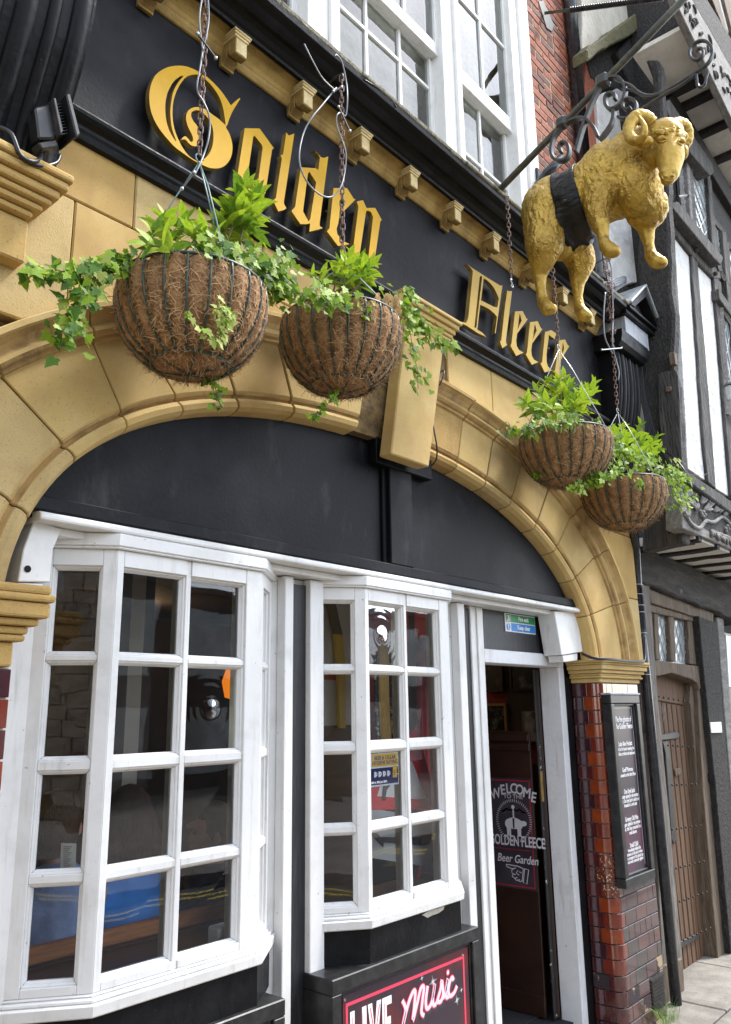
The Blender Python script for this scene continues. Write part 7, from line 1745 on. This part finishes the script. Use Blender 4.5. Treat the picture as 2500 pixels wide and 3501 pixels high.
for dy in (.045, .03, -.03, -.042): em.prism([(xx, cy+dy-.006, cz-.09), (xx, cy+dy+.006, cz-.09), (xx, cy+dy+.008, cz-.03), (xx, cy+dy-.008, cz-.03)], (.0005, 0, 0))
em.prism([(xx, cy-.006, cz+.01), (xx, cy+.006, cz+.01), (xx, cy+.004, cz+.07), (xx, cy-.004, cz+.07)], (.0005, 0, 0))
for s in (-1, 1):
    tb = MB().tube([(0, s*.005, .068), (0, s*.03, .058), (0, s*.045, .072), (0, s*.065, .056), (0, s*.085, .05)], .005, 5); em.add([(xx, cy+y, cz+z) for x, y, z in tb.v], tb.f)
eb(0, .082, .012, .012); em.build('emblem', M['print_grey'], wp)
sl_ = MB().prism([(XD-.0078, cy-.005, cz-.045), (XD-.0078, cy+.005, cz-.045), (XD-.0078, cy+.007, cz+.015), (XD-.0078, cy-.007, cz+.015)], (.0003, 0, 0)); sl_.build('emblem_strap', M['sign_dark'], wp)
hd_ = MB()
hp_ = lambda px, py: Vector((XD-.0055, *wpt(px, py)))
for pts in ([(1731,2955),(1750,2958),(1772,2962),(1790,2970)], [(1731,2955),(1734,2963),(1752,2970),(1764,2968)], [(1762,2967),(1750,2975),(1752,2986),(1764,2990)], [(1756,2988),(1752,2996),(1760,3002),(1770,3000)], [(1760,3002),(1766,3010),(1778,3008)], [(1770,3008),(1778,3014),(1788,3012)], [(1790,2970),(1786,3014)], [(1794,2970),(1808,2974),(1802,3022),(1790,3018),(1794,2970)], [(1772,2975),(1766,2985),(1776,2992)], [(1776,2980),(1784,2985)]):
    tb = MB().tube([hp_(*p) for p in pts], .0028, 5); hd_.add([(XD-.0052+(x-XD)*.02, y, z) for x, y, z in tb.v], tb.f)
hd_.build('pointing_hand', M['print_grey'], wp)
XW = 5.60
MB().box(XW, XW+.06, .26, 4.2, 1.36, 2.61).build('red_wall', M['wall_red'], ins)
MB().box(XW-.02, XW+.06, .26, 4.2, -.01, 1.355).build('wainscot', M['dark_mahogany'], ins)
ya_, yb_ = atX(1738, 2500, XW-.02).y, atX(1900, 2500, XW-.02).y
MB().box(XW-.025, XW-.001, min(ya_, yb_), max(ya_, yb_), 1.5, 2.25).build('dark_panel', M['wall_dark'], ins)
def pic(label, x0, x1, y0, y1, fm, im, fw=.02):
    a, b = atX(x0, y0, XW-.05), atX(x1, y1, XW-.05); z1_ = max(a.z, b.z); z0_ = min(a.z, b.z); ya, yb = min(a.y, b.y), max(a.y, b.y)
    t = thing('framed_picture', label, 'picture', (XW-.04, (ya+yb)/2, z0_))
    x = XW-.055
    MB().box(x, x+.028, ya, yb, z1_-fw, z1_).box(x, x+.028, ya, yb, z0_, z0_+fw).box(x+.0003, x+.028, ya, ya+fw, z0_+fw, z1_-fw).box(x+.0003, x+.028, yb-fw, yb, z0_+fw, z1_-fw).build('frame', fm, t, bevel=.003)
    MB().box(x+.01, x+.027, ya+fw, yb-fw, z0_+fw, z1_-fw).build('print', im, t); return t
dk = mat('dark_photo_print', (.012, .014, .014), .3, c2=(.25, .27, .27), s2=9, lo=.52, hi=.68)
bw_ = mat('street_photo_print', (.5, .48, .44), .4, c2=(.04, .04, .04), s2=5, lo=.46, hi=.56, c3=(.7, .69, .65), s3=3, lo3=.5, hi3=.6)
pic('gold framed dark picture on the red wall inside the doorway', 1655, 1737, 2406, 2545, M['curtain_gold'], dk)
pic('black and white street photograph hanging on the dark panel inside the doorway', 1784, 1845, 2432, 2536, M['wall_beige'], bw_, .008)
pic('dark group photograph high up inside the doorway, left of another', 1650, 1722, 2265, 2365, M['mahogany'], dk, .02)
pic('dark group photograph high up inside the doorway, right of another', 1740, 1845, 2275, 2360, M['mahogany'], dk, .02)
dm = MB().box(4.0, 4.7, .45, 1.9, -.0118, -.004); dm.build('door_mat', M['carpet'], ins)
# ================================================================ grass tuft at the pillar's foot
gt = MB(); rnd = random.Random(17)
for k in range(90):
    b = at(2285+rnd.uniform(-22, 38), 3500+rnd.uniform(-5, 25), -.04+rnd.uniform(-.04, .02)); L = rnd.uniform(.08, .2); an = rnd.uniform(0, 6.28); ln_ = rnd.uniform(.1, .7)
    d = Vector((math.cos(an)*ln_, math.sin(an)*ln_, 1)).normalized(); sd2 = d.cross(Vector((0, 1, .2))).normalized()*.0022
    m1 = b+d*L*.6; tp = b+d*L+Vector((math.cos(an), math.sin(an), -.5))*L*.18
    gt.add([b-sd2, b+sd2, m1+sd2*.8, m1-sd2*.8, tp], [(0, 1, 2, 3), (3, 2, 4)])
o = gt.build('weed_tuft', M['grass'], fix=False); tag(o, 'tuft of long green grass growing at the foot of the wooden post', 'grass', kind='stuff')
# ================================================================ the other side of the street, met only in the window glass
ch_ = thing('stone_wall', 'pale squared stone wall reflected in the left flank of the nearer bay', 'wall', (-9, -11, 0))
def rot_box(t, nm, m_, c, L, d, h, ang, z0=-.1):
    mb = MB(); ca, sa = math.cos(ang), math.sin(ang)
    P = lambda a, b, z: (c[0]+a*ca-b*sa, c[1]+a*sa+b*ca, z)
    mb.prism2([P(-L/2, -d/2, z0), P(L/2, -d/2, z0), P(L/2, d/2, z0), P(-L/2, d/2, z0)], [P(-L/2, -d/2, h), P(L/2, -d/2, h), P(L/2, d/2, h), P(-L/2, d/2, h)])
    return mb.build(nm, m_, t)
rot_box(ch_, 'masonry_core', M['mortar'], (-8.2, -9.6), 12, .5, 7.0, R(-42))
random.seed(50)
bs = []
for k in range(5):
    w_ = random.uniform(.45, .75); me = MB().box(0, w_-.02, 0, .04, 0, .28).mesh('stone_block'); me.materials.append(random.choice([M['oppstone'], M['oppstone'], M['flag']])); bs.append((w_, me))
ang = R(-42); Rz = Matrix.Rotation(ang, 4, 'Z'); o_ = Vector((-8.2, -9.6, 0))
for r in range(22):
    a = -3.6-random.random()*.5
    while a < 4.2:
        w_, me = random.choice(bs); share(me, 'stone_block', ch_, Matrix.Translation(o_) @ Rz @ Matrix.Translation((a, .25, .3+r*.3))); a += w_
bo = thing('bollard', 'steel bollard on the far pavement reflected in the nearer bay', 'bollard', (-4.6, -6.6, 0))
MB().lathe([(.001, -.05), (.06, -.05), (.06, .86), (.05, .9), (.001, .91)], (-4.6, -6.6, 0), 16).build('shaft', M['zinc'], bo, smooth=True)
ft = MB(); ft.box(-30, 30, -14, -6.0, -.249, -.12); structure('far_pavement', ft, M['flag'])
yl = MB(); yl.box(-30, 30, -5.55, -5.48, -.249, -.245).box(-30, 30, -5.75, -5.68, -.249, -.245); structure('yellow_lines', yl, M['roadyellow'])
tb_ = thing('terrace', 'dark shop fronts across the street reflected in the bay windows', 'building', (9, -14, 0))
MB().box(0.5, 26, -20, -13.5, -.25, 4.6).build('wall', M['darkfront'], tb_)
MB().box(.4, 26.1, -20, -13.4, 4.601, 4.75).build('roof', M['darkroof'], tb_)
for k in range(9):
    for z in (.3, 2.6): MB().box(1.6+k*2.6, 3.2+k*2.6, -13.49, -13.45, z, z+1.6).build('window', M['latticeglass'], tb_)
